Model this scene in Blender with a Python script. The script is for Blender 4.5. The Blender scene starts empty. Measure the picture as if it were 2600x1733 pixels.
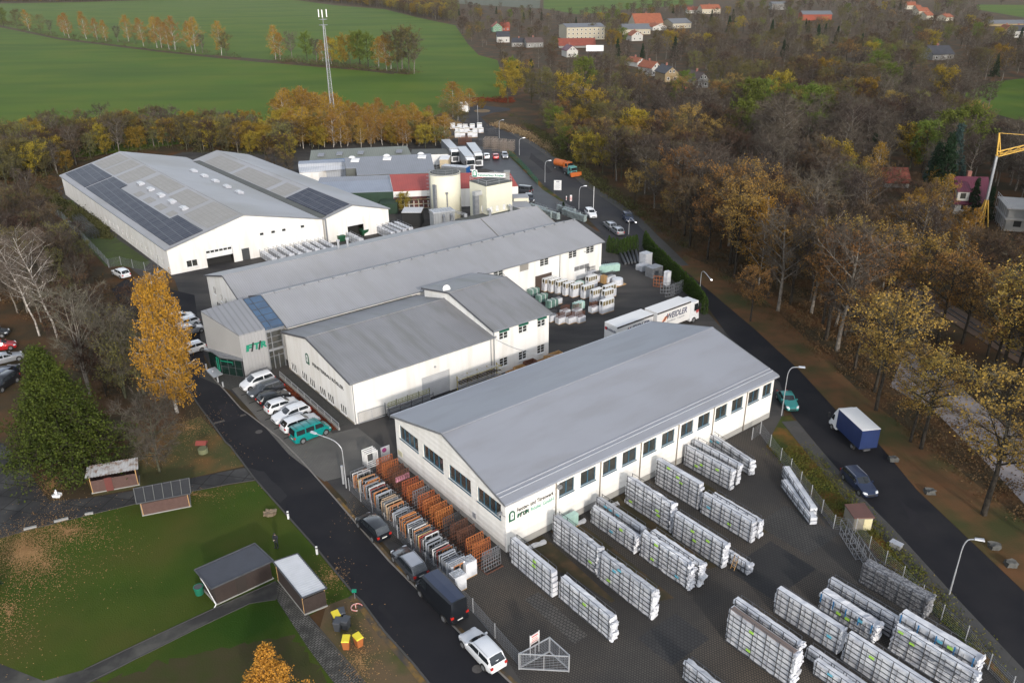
import bpy, math, random
import numpy as np
from mathutils import Vector, Matrix
R = math.radians
random.seed(7); np.random.seed(7)
scn = bpy.context.scene
col = scn.collection
# ---------------------------------------------------------------- camera
FP, PITCH, ROLL, HC = 2045.3, 0.4350, -0.0096, 50.4
_f = np.array([0, math.cos(PITCH), -math.sin(PITCH)]); _u = np.array([0, math.sin(PITCH), math.cos(PITCH)]); _r = np.array([1., 0, 0])
_c, _s = math.cos(ROLL), math.sin(ROLL)
CX = _c*_r+_s*_u; CU = -_s*_r+_c*_u; CF = _f
cam = bpy.data.cameras.new('camera'); camo = bpy.data.objects.new('camera', cam); col.objects.link(camo)
m = Matrix([[CX[i], CU[i], -CF[i], 0] for i in range(3)]+[[0, 0, 0, 1]]); m.translation = (0, 0, HC)
camo.matrix_world = m
cam.sensor_width = 36; cam.lens = FP/2600*36; cam.clip_end = 9000; cam.clip_start = 1
scn.camera = camo
# ---------------------------------------------------------------- light
SUN_AZ, SUN_EL = -72.0, 19.0
w = bpy.data.worlds.new('World'); scn.world = w; w.use_nodes = True
nt = w.node_tree; bg = nt.nodes['Background']
sky = nt.nodes.new('ShaderNodeTexSky'); sky.sky_type = 'NISHITA'; sky.sun_disc = False
sky.sun_elevation = R(SUN_EL); sky.sun_rotation = R(90-SUN_AZ); sky.air_density = 1.0; sky.dust_density = .8
hsv = nt.nodes.new('ShaderNodeHueSaturation'); hsv.inputs['Saturation'].default_value = .38; nt.links.new(sky.outputs[0], hsv.inputs['Color']); nt.links.new(hsv.outputs[0], bg.inputs[0]); bg.inputs[1].default_value = 0.15
sl = bpy.data.lights.new('sun', 'SUN'); sl.energy = 1.12; sl.angle = R(2.5); sl.color = (1, .92, .82)
so = bpy.data.objects.new('sun', sl); col.objects.link(so)
sd = Vector((math.cos(R(SUN_EL))*math.cos(R(SUN_AZ)), math.cos(R(SUN_EL))*math.sin(R(SUN_AZ)), math.sin(R(SUN_EL))))
so.rotation_euler = (-sd).to_track_quat('-Z', 'Y').to_euler(); so.location = (0, 0, 120)
vs = scn.view_settings; vs.view_transform = 'Standard'; vs.look = 'None'; vs.exposure = 1.12; vs.gamma = 1
# ---------------------------------------------------------------- frames of reference
CR = {'V':(0,0,2600),'c1':(0,0,900),'c2':(850,0,900),'c3':(1700,0,900),'c4':(0,550,900),'c5':(850,550,900),'c6':(1700,550,900),'c7':(0,1133,900),'c8':(850,1133,900),'c9':(1700,1133,900),'d1':(740,350,450),'d2':(1050,380,450),'d3':(1300,580,540),'d4':(450,720,450),'d5':(860,1080,450),'d6':(1150,1150,450),'d7':(1050,1433,450),'e1':(0,0,600),'e2':(1200,0,600),'e3':(2000,0,600),'e4':(0,700,600),'e5':(2150,350,450),'e6':(1120,250,450),'g1':(1380,1100,600),'g2':(1700,1333,600),'g3':(2000,1333,600),'g4':(850,1080,600),'g5':(580,880,450)}
def S(c, x, y):
    a = CR[c]; k = a[2]/2352.
    return (a[0]+x*k, a[1]+y*k)
def PS(sx, sy, z=0.):
    v = CF+CX*(sx-1300)/FP-CU*(sy-866.5)/FP
    t = (z-HC)/v[2]
    return Vector((t*v[0], t*v[1], z))
def P(c, x, y, z=0.): return PS(*S(c, x, y), z)
def proj(p):
    q = np.array([p[0], p[1], p[2]-HC]); z = q@CF
    return (1300+FP*(q@CX)/z, 866.5-FP*(q@CU)/z, z)
YAW = R(37.5); O0 = Vector((-.75, 60.94, 0)); AX = Vector((math.cos(YAW), math.sin(YAW), 0)); BX = Vector((-math.sin(YAW), math.cos(YAW), 0))
def W(u, v, z=0.): return O0+AX*u+BX*v+Vector((0, 0, z))
def LU(p): q = Vector(p)-O0; return (q.dot(AX), q.dot(BX))
# ---------------------------------------------------------------- materials
MATS = {}
def mat(name, c1, c2=None, rough=.8, scale=1.0, metal=0, bump=0, bscale=None, island=0, objrand=0, spec=.5, detail=4, c3=None, s3=.1, stripes=None, trans=0, alpha=1, coat=0, brick=None, contrast=.25, split=None, stretch=None):
    if name in MATS: return MATS[name]
    m = bpy.data.materials.new(name); m.use_nodes = True; n = m.node_tree.nodes; l = m.node_tree.links
    b = n['Principled BSDF']; b.inputs['Roughness'].default_value = rough; b.inputs['Metallic'].default_value = metal
    b.inputs['Specular IOR Level'].default_value = spec
    if coat: b.inputs['Coat Weight'].default_value = coat; b.inputs['Coat Roughness'].default_value = .08
    if trans: b.inputs['Transmission Weight'].default_value = trans
    if alpha < 1: b.inputs['Alpha'].default_value = alpha
    tc = n.new('ShaderNodeTexCoord')
    def noise(sc, det=4, dist=0):
        t = n.new('ShaderNodeTexNoise'); t.inputs['Scale'].default_value = sc; t.inputs['Detail'].default_value = det; t.inputs['Distortion'].default_value = dist
        l.new(tc.outputs['Object'], t.inputs['Vector']); return t
    def mix(a, bb, f):
        x = n.new('ShaderNodeMix'); x.data_type = 'RGBA'
        for s_, v_ in ((x.inputs[6], a), (x.inputs[7], bb)):
            if isinstance(v_, tuple): s_.default_value = (*v_, 1)
            else: l.new(v_, s_)
        if isinstance(f, (int, float)): x.inputs[0].default_value = f
        else: l.new(f, x.inputs[0])
        return x.outputs[2]
    def ramp(src, a, bb):
        r = n.new('ShaderNodeMapRange'); r.inputs[1].default_value = a; r.inputs[2].default_value = bb; l.new(src, r.inputs[0]); r.clamp = True
        return r.outputs[0]
    def mathn(op, a, bb):
        x = n.new('ShaderNodeMath'); x.operation = op
        for i, v_ in enumerate((a, bb)):
            if isinstance(v_, (int, float)): x.inputs[i].default_value = v_
            else: l.new(v_, x.inputs[i])
        return x.outputs[0]
    c2 = c2 or tuple(v*.85 for v in c1)
    f = ramp(noise(scale, detail).outputs[0], .5-contrast, .5+contrast)
    if island:
        g = n.new('ShaderNodeNewGeometry'); f = mathn('ADD', mathn('MULTIPLY', f, 1-island), mathn('MULTIPLY', g.outputs['Random Per Island'], island))
    c = mix(c1, c2, f)
    if c3:
        t3 = noise(s3, 5)
        if stretch:
            mp3 = n.new('ShaderNodeMapping'); l.new(tc.outputs['Object'], mp3.inputs[0]); mp3.inputs['Rotation'].default_value[2] = stretch[2]; mp3.inputs['Scale'].default_value = (stretch[0], stretch[1], 1); l.new(mp3.outputs[0], t3.inputs['Vector'])
        c = mix(c, c3, ramp(t3.outputs[0], .46, .66))
    if brick:   # paving or masonry joints: (width, height, mortar colour, joint, rotation)
        mp = n.new('ShaderNodeMapping'); l.new(tc.outputs['Object'], mp.inputs[0]); mp.inputs['Rotation'].default_value[2] = brick[4] if len(brick) > 4 else 0
        bt = n.new('ShaderNodeTexBrick'); l.new(mp.outputs[0], bt.inputs[0]); bt.inputs['Scale'].default_value = 1
        bt.inputs['Brick Width'].default_value = brick[0]; bt.inputs['Row Height'].default_value = brick[1]; bt.inputs['Mortar Size'].default_value = brick[3]
        bt.offset = 0.0 if name in ('solar_cells', 'mossy_roof_patch', 'dark_concrete_slabs') else .5
        bt.inputs['Mortar'].default_value = (0, 0, 0, 1); bt.inputs['Color1'].default_value = (1, 1, 1, 1); bt.inputs['Color2'].default_value = (.8, .8, .8, 1)
        c = mix(brick[2], c, bt.outputs[0])
    if stripes:  # (axis, period, strength)
        wv = n.new('ShaderNodeTexWave'); wv.bands_direction = stripes[0]; wv.inputs['Scale'].default_value = .314/stripes[1]*1.0; l.new(tc.outputs['Object'], wv.inputs[0])
        e = mathn('POWER', wv.outputs[1], 6.0); c = mix(c, tuple(v*.55 for v in c1), mathn('MULTIPLY', e, stripes[2]))
        bp = n.new('ShaderNodeBump'); bp.inputs['Strength'].default_value = .4; bp.inputs['Distance'].default_value = .04; l.new(wv.outputs[1], bp.inputs['Height']); l.new(bp.outputs[0], b.inputs['Normal'])
    if objrand:
        oi = n.new('ShaderNodeObjectInfo'); hs = n.new('ShaderNodeHueSaturation')
        l.new(c, hs.inputs['Color']); l.new(mathn('ADD', mathn('MULTIPLY', oi.outputs['Random'], objrand*.07), .5-objrand*.03), hs.inputs['Hue'])
        l.new(mathn('ADD', mathn('MULTIPLY', oi.outputs['Random'], objrand*.9), 1-objrand*.45), hs.inputs['Value']); c = hs.outputs[0]
    l.new(c, b.inputs['Base Color'])
    if bump and not stripes:
        bp = n.new('ShaderNodeBump'); bp.inputs['Strength'].default_value = bump; bp.inputs['Distance'].default_value = .05
        l.new(noise(bscale or scale*6, 3).outputs[0], bp.inputs['Height']); l.new(bp.outputs[0], b.inputs['Normal'])
    MATS[name] = m
    return m
M = {}
M['white'] = mat('white_plaster', (.80, .775, .74), (.75, .73, .70), .85, .35, bump=.1, c3=(.70, .67, .62), s3=.12, stretch=(9, 9, 0))
M['grid_wall'] = mat('white_panel_wall', (.80, .775, .74), (.74, .72, .68), .8, .5, stripes=('Z', .62, .10), c3=(.70, .675, .63), s3=.12, stretch=(9, 9, 0))
M['plinth'] = mat('grey_plinth', (.36, .35, .33), None, .9, 1.5)
M['roofA'] = mat('grey_membrane_roof', (.258, .268, .30), (.238, .246, .275), .55, .18, c3=(.225, .23, .252), s3=.5, stretch=(.25, .9, 0), bump=.1, contrast=.35)
M['roofB'] = mat('weathered_sheet_roof', (.225, .225, .235), (.19, .19, .20), .6, .25, stripes=('X', .33, .35), c3=(.165, .165, .162), s3=.5, stretch=(1.2, .15, 0))
M['roofC'] = mat('pale_sheet_roof', (.31, .31, .325), (.27, .27, .282), .6, .22, stripes=('X', .33, .4), c3=(.27, .27, .275), s3=.5, stretch=(.9, .12, 0))
M['roofD'] = mat('pale_membrane_roof', (.33, .33, .35), (.29, .29, .305), .6, .12, c3=(.26, .255, .25), s3=.05)
M['mossy'] = mat('mossy_roof_patch', (.262, .252, .236), (.30, .292, .28), .8, .6, brick=(1.2, .9, (.235, .225, .21), .05))
M['trim'] = mat('dark_trim', (.09, .09, .10), None, .6)
M['gutter'] = mat('grey_gutter', (.28, .29, .31), None, .4, metal=.4)
M['pale_trim'] = mat('pale_metal_trim', (.55, .56, .60), None, .35, metal=.5)
M['glass'] = mat('dark_glass', (.025, .032, .036), (.06, .055, .045), .08, 1.2, spec=.7)
M['skyglass'] = mat('blue_roof_glass', (.05, .11, .20), (.04, .07, .12), .05, .6, spec=1)
M['teal'] = mat('blue_window_frame', (.035, .11, .17), None, .5)
M['wframe'] = mat('white_window_frame', (.78, .78, .77), None, .5)
M['green'] = mat('green_paint', (.0, .20, .12), None, .5)
M['greend'] = mat('dark_green_paint', (.02, .10, .06), None, .5)
M['black'] = mat('black_paint', (.02, .02, .022), None, .5)
M['metal'] = mat('galvanised_steel', (.30, .31, .33), (.22, .23, .25), .5, 2, metal=.5)
M['metald'] = mat('dark_steel', (.10, .103, .112), (.065, .067, .075), .55, 2, metal=.4)
M['metalp'] = mat('pale_steel', (.48, .49, .51), None, .45, 2, metal=.4)
M['rust'] = mat('orange_primed_steel', (.48, .15, .045), (.32, .09, .03), .7, 2.5, objrand=.35)
M['rustd'] = mat('rusty_brown_steel', (.15, .06, .03), (.09, .04, .03), .8, 2.5)
M['wrap'] = mat('white_film', (.70, .705, .73), (.56, .57, .60), .35, 1.5, bump=.6, bscale=3, c3=(.44, .45, .49), s3=.8)
M['wrapt'] = mat('torn_grey_film', (.50, .51, .54), (.36, .37, .40), .4, 2.5, bump=.8, bscale=4)
M['wrapg'] = mat('pale_green_film', (.42, .60, .54), (.30, .46, .40), .4, 2)
M['sticker'] = mat('lime_sticker', (.42, .75, .10), None, .6)
M['wood'] = mat('pine_wood', (.50, .31, .13), (.38, .22, .09), .7, 3)
M['woodd'] = mat('brown_boards', (.034, .022, .018), (.025, .016, .014), .85, 3, stripes=('Z', .14, .5))
M['woodr'] = mat('reddish_boards', (.10, .056, .047), (.078, .042, .036), .85, 3, stripes=('Z', .14, .5))
M['cream'] = mat('cream_render', (.70, .67, .53), (.64, .615, .49), .85, .4)
M['red_roof'] = mat('red_sheet_roof', (.33, .07, .06), (.26, .06, .055), .6, .4, stripes=('X', .4, .4))
M['bluegrey'] = mat('bluegrey_sheet_roof', (.24, .27, .33), (.20, .225, .27), .5, .3, stripes=('X', .4, .4))
M['greyroof'] = mat('slategrey_sheet_roof', (.21, .22, .25), (.18, .19, .21), .5, .3, stripes=('X', .45, .4))
M['greenroof'] = mat('greengrey_arched_roof', (.17, .185, .165), (.14, .155, .14), .6, .3, stripes=('X', .5, .4))
M['bitumen'] = mat('dark_bitumen', (.075, .078, .075), (.10, .105, .095), .9, .5)
M['solar'] = mat('solar_cells', (.009, .012, .030), (.013, .017, .038), .45, .5, spec=.12, brick=(1.0, 1.65, (.12, .125, .14), .045))
M['concrete'] = mat('concrete', (.30, .295, .28), (.24, .235, .22), .9, .8, bump=.3)
M['kerb'] = mat('kerb_stone', (.22, .20, .18), (.15, .14, .125), .9, 1.5)
M['tyre'] = mat('tyre_rubber', (.018, .018, .018), None, .9)
M['rim'] = mat('alloy_rim', (.42, .43, .45), None, .35, metal=.7)
M['carglass'] = mat('car_glass', (.018, .022, .026), None, .06, spec=.8)
M['redlight'] = mat('red_lamp_lens', (.45, .02, .015), None, .3)
M['headlight'] = mat('headlamp_lens', (.65, .67, .70), None, .15)
M['plate'] = mat('number_plate', (.65, .65, .62), None, .5)
M['yellow'] = mat('yellow_plastic', (.72, .58, .03), None, .5)
M['orange'] = mat('orange_paint', (.50, .12, .02), None, .5)
M['craney'] = mat('crane_yellow', (.55, .32, .04), None, .5)
M['blue'] = mat('blue_tarpaulin', (.008, .024, .10), (.006, .018, .075), .5, .8, bump=.3)
M['sign'] = mat('sign_white', (.75, .75, .75), None, .5)
M['navy'] = mat('navy_lettering', (.02, .03, .09), None, .5)
M['lettergrey'] = mat('grey_lettering', (.25, .26, .30), None, .5)
M['letterorange'] = mat('orange_lettering', (.65, .22, .05), None, .5)
M['redp'] = mat('red_paint', (.50, .03, .03), None, .5)
M['tarp'] = mat('white_tarpaulin', (.72, .71, .70), (.66, .65, .64), .5, .5)
M['darkcloth'] = mat('dark_clothing', (.02, .022, .03), None, .9)
M['skin'] = mat('skin', (.45, .28, .20), None, .6)
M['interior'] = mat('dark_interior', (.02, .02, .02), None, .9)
# ---------------------------------------------------------------- helpers
def tag(o, label=None, cat=None, group=None, kind=None):
    if label: o['label'] = label
    if cat: o['category'] = cat
    if group: o['group'] = group
    if kind: o['kind'] = kind
    return o
def thing(name, label, cat, loc=(0, 0, 0), rz=0, group=None):
    o = bpy.data.objects.new(name, None); col.objects.link(o); o.location = loc; o.rotation_euler = (0, 0, rz)
    o.empty_display_size = .3
    return tag(o, label, cat, group)
class MB:
    def __init__(s): s.v = []; s.f = []; s.mi = []; s.cur = 0
    def face(s, pts):
        n = len(s.v); s.v += [tuple(p) for p in pts]; s.f.append(tuple(range(n, n+len(pts)))); s.mi.append(s.cur); return s
    def add(s, vs_, fs):
        n = len(s.v); s.v += [tuple(p) for p in vs_]; s.f += [tuple(i+n for i in f) for f in fs]; s.mi += [s.cur]*len(fs); return s
    def hexa(s, p):  # 8 points: bottom 4 ccw, top 4
        return s.add(p, [(0, 3, 2, 1), (4, 5, 6, 7), (0, 1, 5, 4), (1, 2, 6, 5), (2, 3, 7, 6), (3, 0, 4, 7)])
    def box(s, x0, y0, z0, x1, y1, z1):
        return s.hexa([(x0, y0, z0), (x1, y0, z0), (x1, y1, z0), (x0, y1, z0), (x0, y0, z1), (x1, y0, z1), (x1, y1, z1), (x0, y1, z1)])
    def bar(s, a, b, r=.03, r2=None, n=4):
        a = Vector(a); b = Vector(b); d = b-a
        if d.length < 1e-5: return s
        d.normalize(); up = Vector((0, 0, 1)) if abs(d.z) < .9 else Vector((1, 0, 0))
        x = d.cross(up).normalized(); y = d.cross(x); r2 = r if r2 is None else r2; vs_ = []
        for (c, rr) in ((a, r), (b, r2)):
            for i in range(n):
                t = 2*math.pi*(i+.5)/n; vs_.append(c+x*math.cos(t)*rr+y*math.sin(t)*rr)
        fs = [(i, (i+1) % n, n+(i+1) % n, n+i) for i in range(n)]+[tuple(range(n))[::-1], tuple(range(n, 2*n))]
        return s.add(vs_, fs)
    def tube(s, pts, r=.05, n=6):
        for a, b in zip(pts[:-1], pts[1:]): s.bar(a, b, r, n=n)
        return s
    def disc(s, c, r, h, n=20, ax='z', r2=None):
        c = Vector(c); e = {'z': (Vector((1, 0, 0)), Vector((0, 1, 0)), Vector((0, 0, 1))), 'y': (Vector((1, 0, 0)), Vector((0, 0, 1)), Vector((0, 1, 0))), 'x': (Vector((0, 1, 0)), Vector((0, 0, 1)), Vector((1, 0, 0)))}[ax]
        r2 = r if r2 is None else r2
        vs_ = [c+e[0]*math.cos(2*math.pi*i/n)*r+e[1]*math.sin(2*math.pi*i/n)*r for i in range(n)]+[c+e[2]*h+e[0]*math.cos(2*math.pi*i/n)*r2+e[1]*math.sin(2*math.pi*i/n)*r2 for i in range(n)]
        return s.add(vs_, [(i, (i+1) % n, n+(i+1) % n, n+i) for i in range(n)]+[tuple(range(n))[::-1], tuple(range(n, 2*n))])
    def build(s, name, m, parent=None, smooth=False, mats=None):
        me = bpy.data.meshes.new(name); me.from_pydata(s.v, [], s.f)
        for mm in (mats or [m]): me.materials.append(mm)
        if mats: me.polygons.foreach_set('material_index', s.mi)
        if smooth: me.polygons.foreach_set('use_smooth', [True]*len(s.f))
        me.update(); o = bpy.data.objects.new(name, me); col.objects.link(o)
        if parent: o.parent = parent
        return o
def kids(o): return [c for c in ALLCH.get(o.name, [])]
def copy_tree(o, loc=None, rz=None, label=None, group=None, scale=None, parent=None):
    c = o.copy(); col.objects.link(c)
    if parent is not None: c.parent = parent
    if loc is not None: c.location = loc
    if rz is not None: c.rotation_euler = (0, 0, rz)
    if label: c['label'] = label
    if group: c['group'] = group
    if scale: c.scale = scale
    for ch in list(o.children): copy_tree(ch, parent=c)
    return c
def poly(name, pts, m, z, kind='structure', thick=0):
    mb = MB(); mb.face([(p[0], p[1], z) for p in pts])
    o = mb.build(name, m); tag(o, kind=kind); return o
def pl(c, *xy): return [P(c, xy[i], xy[i+1]) for i in range(0, len(xy), 2)]
_fc = {}
def text_verts(s, size, bold=0.0):
    k = (s, bold)
    if k not in _fc:
        cu = bpy.data.curves.new('t', 'FONT'); cu.body = s; cu.size = 1; cu.offset = bold; cu.resolution_u = 3
        ob = bpy.data.objects.new('t', cu); col.objects.link(ob); dg = bpy.context.evaluated_depsgraph_get()
        me = bpy.data.meshes.new_from_object(ob.evaluated_get(dg)); vs_ = [tuple(v.co) for v in me.vertices]; fs = [tuple(p.vertices) for p in me.polygons]
        bpy.data.objects.remove(ob); bpy.data.curves.remove(cu); bpy.data.meshes.remove(me); _fc[k] = (vs_, fs)
    return _fc[k]
def text(name, s, origin, xd, up, width, height, m, parent, bold=.02, depth=.025, slant=0):
    vs_, fs = text_verts(s, 1, bold); xs = [v[0] for v in vs_]; ys = [v[1] for v in vs_]
    x0, x1, y0, y1 = min(xs), max(xs), min(ys), max(ys); xd = Vector(xd).normalized(); up = Vector(up).normalized(); nn = xd.cross(up); o = Vector(origin)
    pts = [o+xd*((v[0]-x0)/(x1-x0)*width+slant*(v[1]-y0)/(y1-y0)*height)+up*((v[1]-y0)/(y1-y0)*height) for v in vs_]
    mb = MB(); n = len(pts); mb.add([p+nn*depth for p in pts], fs)
    cnt = {}
    for f in fs:
        for i in range(len(f)):
            e = (f[i], f[(i+1) % len(f)]); cnt[e] = 1
    side = [(a, b, b+n, a+n) for (a, b) in cnt if (b, a) not in cnt]
    mb.add([p+nn*depth for p in pts]+pts, side)
    return mb.build(name, m, parent)
# ---------------------------------------------------------------- ground
G = {}
_m0 = mat
def mat(name, *a, **k):
    k.setdefault('spec', .15); return _m0(name, *a, **k)
G['litter'] = mat('leaf_litter_ground', (.060, .040, .022), (.038, .033, .018), .95, .25, c3=(.10, .048, .02), s3=.12, bump=.6, bscale=3, detail=8)
G['meadow'] = mat('meadow_grass', (.054, .108, .004), (.080, .115, .006), .95, .035, c3=(.044, .088, .004), s3=.045, stretch=(.2, .7, R(-17)), bump=.5, bscale=1.5, detail=8, contrast=.2)
G['field2'] = mat('far_field', (.11, .11, .085), (.085, .10, .07), .95, .02)
G['lawn'] = mat('garden_lawn', (.038, .070, .006), (.062, .064, .012), .95, .13, c3=(.020, .050, .004), s3=.07, bump=.7, bscale=8, detail=10, contrast=.22)
G['verge'] = mat('verge_grass', (.052, .066, .013), (.035, .045, .013), .95, .8, c3=(.15, .075, .02), s3=.35, bump=.8, bscale=6, detail=9)
G['asphalt'] = mat('dark_asphalt', (.014, .014, .018), (.019, .019, .022), .9, .35, c3=(.026, .025, .027), s3=.12, bump=.15, bscale=20, detail=8)
G['asphalt2'] = mat('worn_asphalt', (.085, .079, .073), (.054, .051, .049), .9, .14, c3=(.036, .035, .037), s3=.12, stretch=(.3, 1.6, .9), bump=.2, bscale=15, detail=8)
G['asphaltr'] = mat('upper_road_asphalt', (.045, .045, .050), (.034, .034, .038), .9, .15, c3=(.058, .056, .055), s3=.06, bump=.15, bscale=15, detail=7)
G['pave'] = mat('honeycomb_paving', (.095, .086, .076), (.046, .044, .044), .9, .10, c3=(.12, .096, .074), s3=.07, brick=(.22, .22, (.034, .032, .030), .028, YAW), detail=6, contrast=.15)
G['pave2'] = mat('grey_block_paving', (.17, .16, .145), (.12, .115, .105), .9, .4, c3=(.085, .082, .078), s3=.13, brick=(.45, .22, (.08, .075, .07), .02, -YAW), detail=6)
G['slabs'] = mat('dark_concrete_slabs', (.045, .044, .046), (.030, .030, .031), .9, .6, c3=(.075, .074, .073), s3=.3, brick=(2.0, 2.0, (.020, .020, .018), .05, R(12)), detail=6)
G['bricks'] = mat('weathered_brick_path', (.17, .16, .15), (.06, .058, .055), .9, 1.2, brick=(.4, .2, (.03, .03, .025), .04, R(-50)), detail=6, contrast=.15)
G['path'] = mat('asphalt_footpath', (.052, .05, .048), (.034, .033, .032), .9, .7, c3=(.12, .115, .10), s3=.25)
G['pavement'] = mat('pale_pavement', (.085, .08, .076), (.06, .058, .055), .9, .5, c3=(.07, .07, .07), s3=.3, brick=(1.6, 1.6, (.06, .058, .052), .03, R(45)))
G['gravel'] = mat('pale_gravel', (.30, .27, .27), (.22, .20, .20), .95, .4, bump=.6, bscale=8, detail=8)
G['ballast'] = mat('brown_ballast', (.14, .095, .065), (.10, .07, .055), .95, 1.5, bump=.8)
G['cobble'] = mat('dark_cobbles', (.075, .073, .068), (.04, .04, .038), .9, 5, bump=.8, bscale=12)
def blobby(pts, amp=.5, sub=6, seed=1):
    r = random.Random(seed); out = []; n = len(pts)
    for i in range(n):
        a_, b_ = Vector(pts[i]), Vector(pts[(i+1) % n])
        for k in range(sub): out.append(a_.lerp(b_, k/sub)+Vector((r.uniform(-amp, amp), r.uniform(-amp, amp), 0)))
    return out
o = poly('ground', [(-2600, -500), (2800, -500), (2800, 5000), (-2600, 5000)], G['litter'], 0)
mead = [PS(*p) for p in ((-500, 350), (-900, 60), (-120, 10), (25, 9), (200, 6), (380, 1), (560, -12), (760, 2), (850, 14), (976, 24), (1064, 46), (1156, 65), (1187, 111), (1215, 140), (1263, 153), (1271, 180), (1290, 215), (1262, 255), (1180, 262), (1090, 300), (850, 318), (560, 352), (200, 400))]
poly('meadow', mead, G['meadow'], .01)
poly('far_meadow', [PS(*p) for p in ((1380, 22), (1475, 38), (1590, 24), (1760, 12), (1760, -30), (1380, -30))], G['meadow'], .01)
poly('far_ploughed_field', [PS(*p) for p in ((1130, 8), (1370, 22), (1375, -30), (1130, -30))], G['field2'], .01)
poly('far_pasture', [PS(*p) for p in ((2480, 24), (2640, 52), (2760, 40), (2700, 14), (2480, 12))], G['meadow'], .01)
poly('clearing', [PS(*p) for p in ((2440, 240), (2520, 208), (2640, 195), (2700, 300), (2600, 310), (2530, 290))], G['meadow'], .01)
poly('far_track', [PS(*p) for p in ((520, 138.5), (760, 158), (1000, 186), (1000, 189), (760, 161), (520, 142))], G['litter'], .02)
# hedge bank strips in the meadow
poly('hedge_bank', [PS(*p) for p in ((-200, 40), (0, 64), (150, 96), (400, 127), (600, 148), (800, 164), (1040, 184), (1040, 190), (800, 170), (600, 153), (400, 132), (150, 101), (0, 70), (-200, 50))], G['litter'], .03)
# industrial yard
site = [P('V', *p) for p in ((455, 790), (400, 640), (330, 640), (155, 500), (130, 430), (420, 350), (620, 345), (1000, 280), (1078, 262), (1160, 340), (1230, 420), (1300, 480), (1370, 530), (1400, 540), (1480, 585), (1600, 690), (1650, 745), (1800, 880), (1800, 985), (1860, 1060), (1920, 1160), (2030, 1300), (2352, 1560), (2700, 1850), (1300, 1800), (1160, 1560), (790, 1145), (690, 1040), (640, 1002), (500, 870))]
poly('yard', site, G['asphalt2'], .012)
yard2 = [P('c8', 40, 420), P('c8', 420, 20), W(0, 0), W(0, -.1), W(38, -.2), P('c6', 600, 1440), P('c9', 640, 0), P('c9', 820, 190), P('c9', 1060, 560), P('c9', 1340, 720), P('c9', 1560, 950), P('c9', 1800, 1170), P('c9', 2130, 1470), P('c9', 2500, 1850), P('V', 1250, 1800), P('c8', 1240, 1568), P('c8', 1000, 1180), P('c8', 600, 760)]
poly('paved_yard', yard2, G['pave'], .022)
for i, (x0, y0, x1, y1) in enumerate(((14.5, -19.5, 21.0, -14.5), (2, -19, 6.6, -15.3), (-2.5, -12.5, -1.0, -6.0), (4.2, -30, 9, -27), (22, -18, 27, -12))):
    poly('repair_patch', [W(x0, y0), W(x1, y0), W(x1, y1), W(x0, y1)], mat('patch%d' % i, *(((.048, .046, .045), (.04, .04, .042)), ((.062, .06, .06), (.05, .05, .052)), ((.12, .11, .10), (.09, .085, .08)), ((.13, .11, .09), (.08, .075, .07)), ((.085, .08, .075), (.06, .058, .055)))[i], .9, .4, brick=(.32, .32, (.03, .03, .03), .03, YAW)), .030)
poly('muddy_strip', [W(x, y) for x, y in ((.9, -.15), (4.3, -.15), (4.2, -2.5), (3.9, -7), (3.6, -11), (3.2, -11), (2.6, -6), (1.2, -3))], mat('mud', (.06, .05, .03), (.035, .035, .02), .9, 1.2, c3=(.09, .06, .035), s3=.6, detail=8), .028)
for u in (5.3, 12.2, 20.4): poly('muddy_strip', [W(u, -.15), W(u+3.3, -.15), W(u+3, -7.5), (W(u+2.6, -14)), W(u+.2, -13), W(u+.1, -5)], MATS['mud'], .028)
# streets
lst = pl('c4', 830, 415, 740, 480, 830, 640, 1000, 800, 1180, 1020, 1310, 1240, 1400, 1360, 1500, 1500)+pl('c7', 1530, 0, 1690, 215, 1880, 430, 2110, 690, 2352, 985)+pl('c8', 180, 1030, 330, 1230, 520, 1440, 680, 1640, 900, 1900)
rst = pl('c4', 1290, 520, 1330, 800, 1375, 1030, 1490, 1150, 1600, 1275, 1650, 1310, 1850, 1465)+pl('g5', 960, 1500)+pl('c8', 0, 345, 150, 520, 360, 760, 560, 960, 800, 1205, 1000, 1410, 1180, 1580, 1420, 1850)
poly('left_street', lst+rst[::-1], G['asphalt'], .032)
def strip(name, pts, w_, h, m, z0=0.0, kind='structure'):
    mb = MB(); pts = [Vector((p[0], p[1], 0)) for p in pts]; off = []
    for i, p in enumerate(pts):
        d = (pts[min(i+1, len(pts)-1)]-pts[max(i-1, 0)]).normalized(); off.append(Vector((-d.y, d.x, 0))*w_/2)
    for i in range(len(pts)-1):
        a, b, oa, ob = pts[i], pts[i+1], off[i], off[i+1]
        if h > 0: mb.hexa([a-oa+Vector((0, 0, z0)), b-ob+Vector((0, 0, z0)), b+ob+Vector((0, 0, z0)), a+oa+Vector((0, 0, z0)), a-oa+Vector((0, 0, z0+h)), b-ob+Vector((0, 0, z0+h)), b+ob+Vector((0, 0, z0+h)), a+oa+Vector((0, 0, z0+h))])
        else: mb.face([a-oa+Vector((0, 0, z0)), b-ob+Vector((0, 0, z0)), b+ob+Vector((0, 0, z0)), a+oa+Vector((0, 0, z0))])
    return tag(mb.build(name, m), kind=kind)
strip('cobble_band', pl('c4', 1418, 1372, 1520, 1345, 1632, 1312), .45, 0, mat('cobble_band_stone', (.12, .11, .10), (.06, .055, .05), .9, 4), .040)
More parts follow.
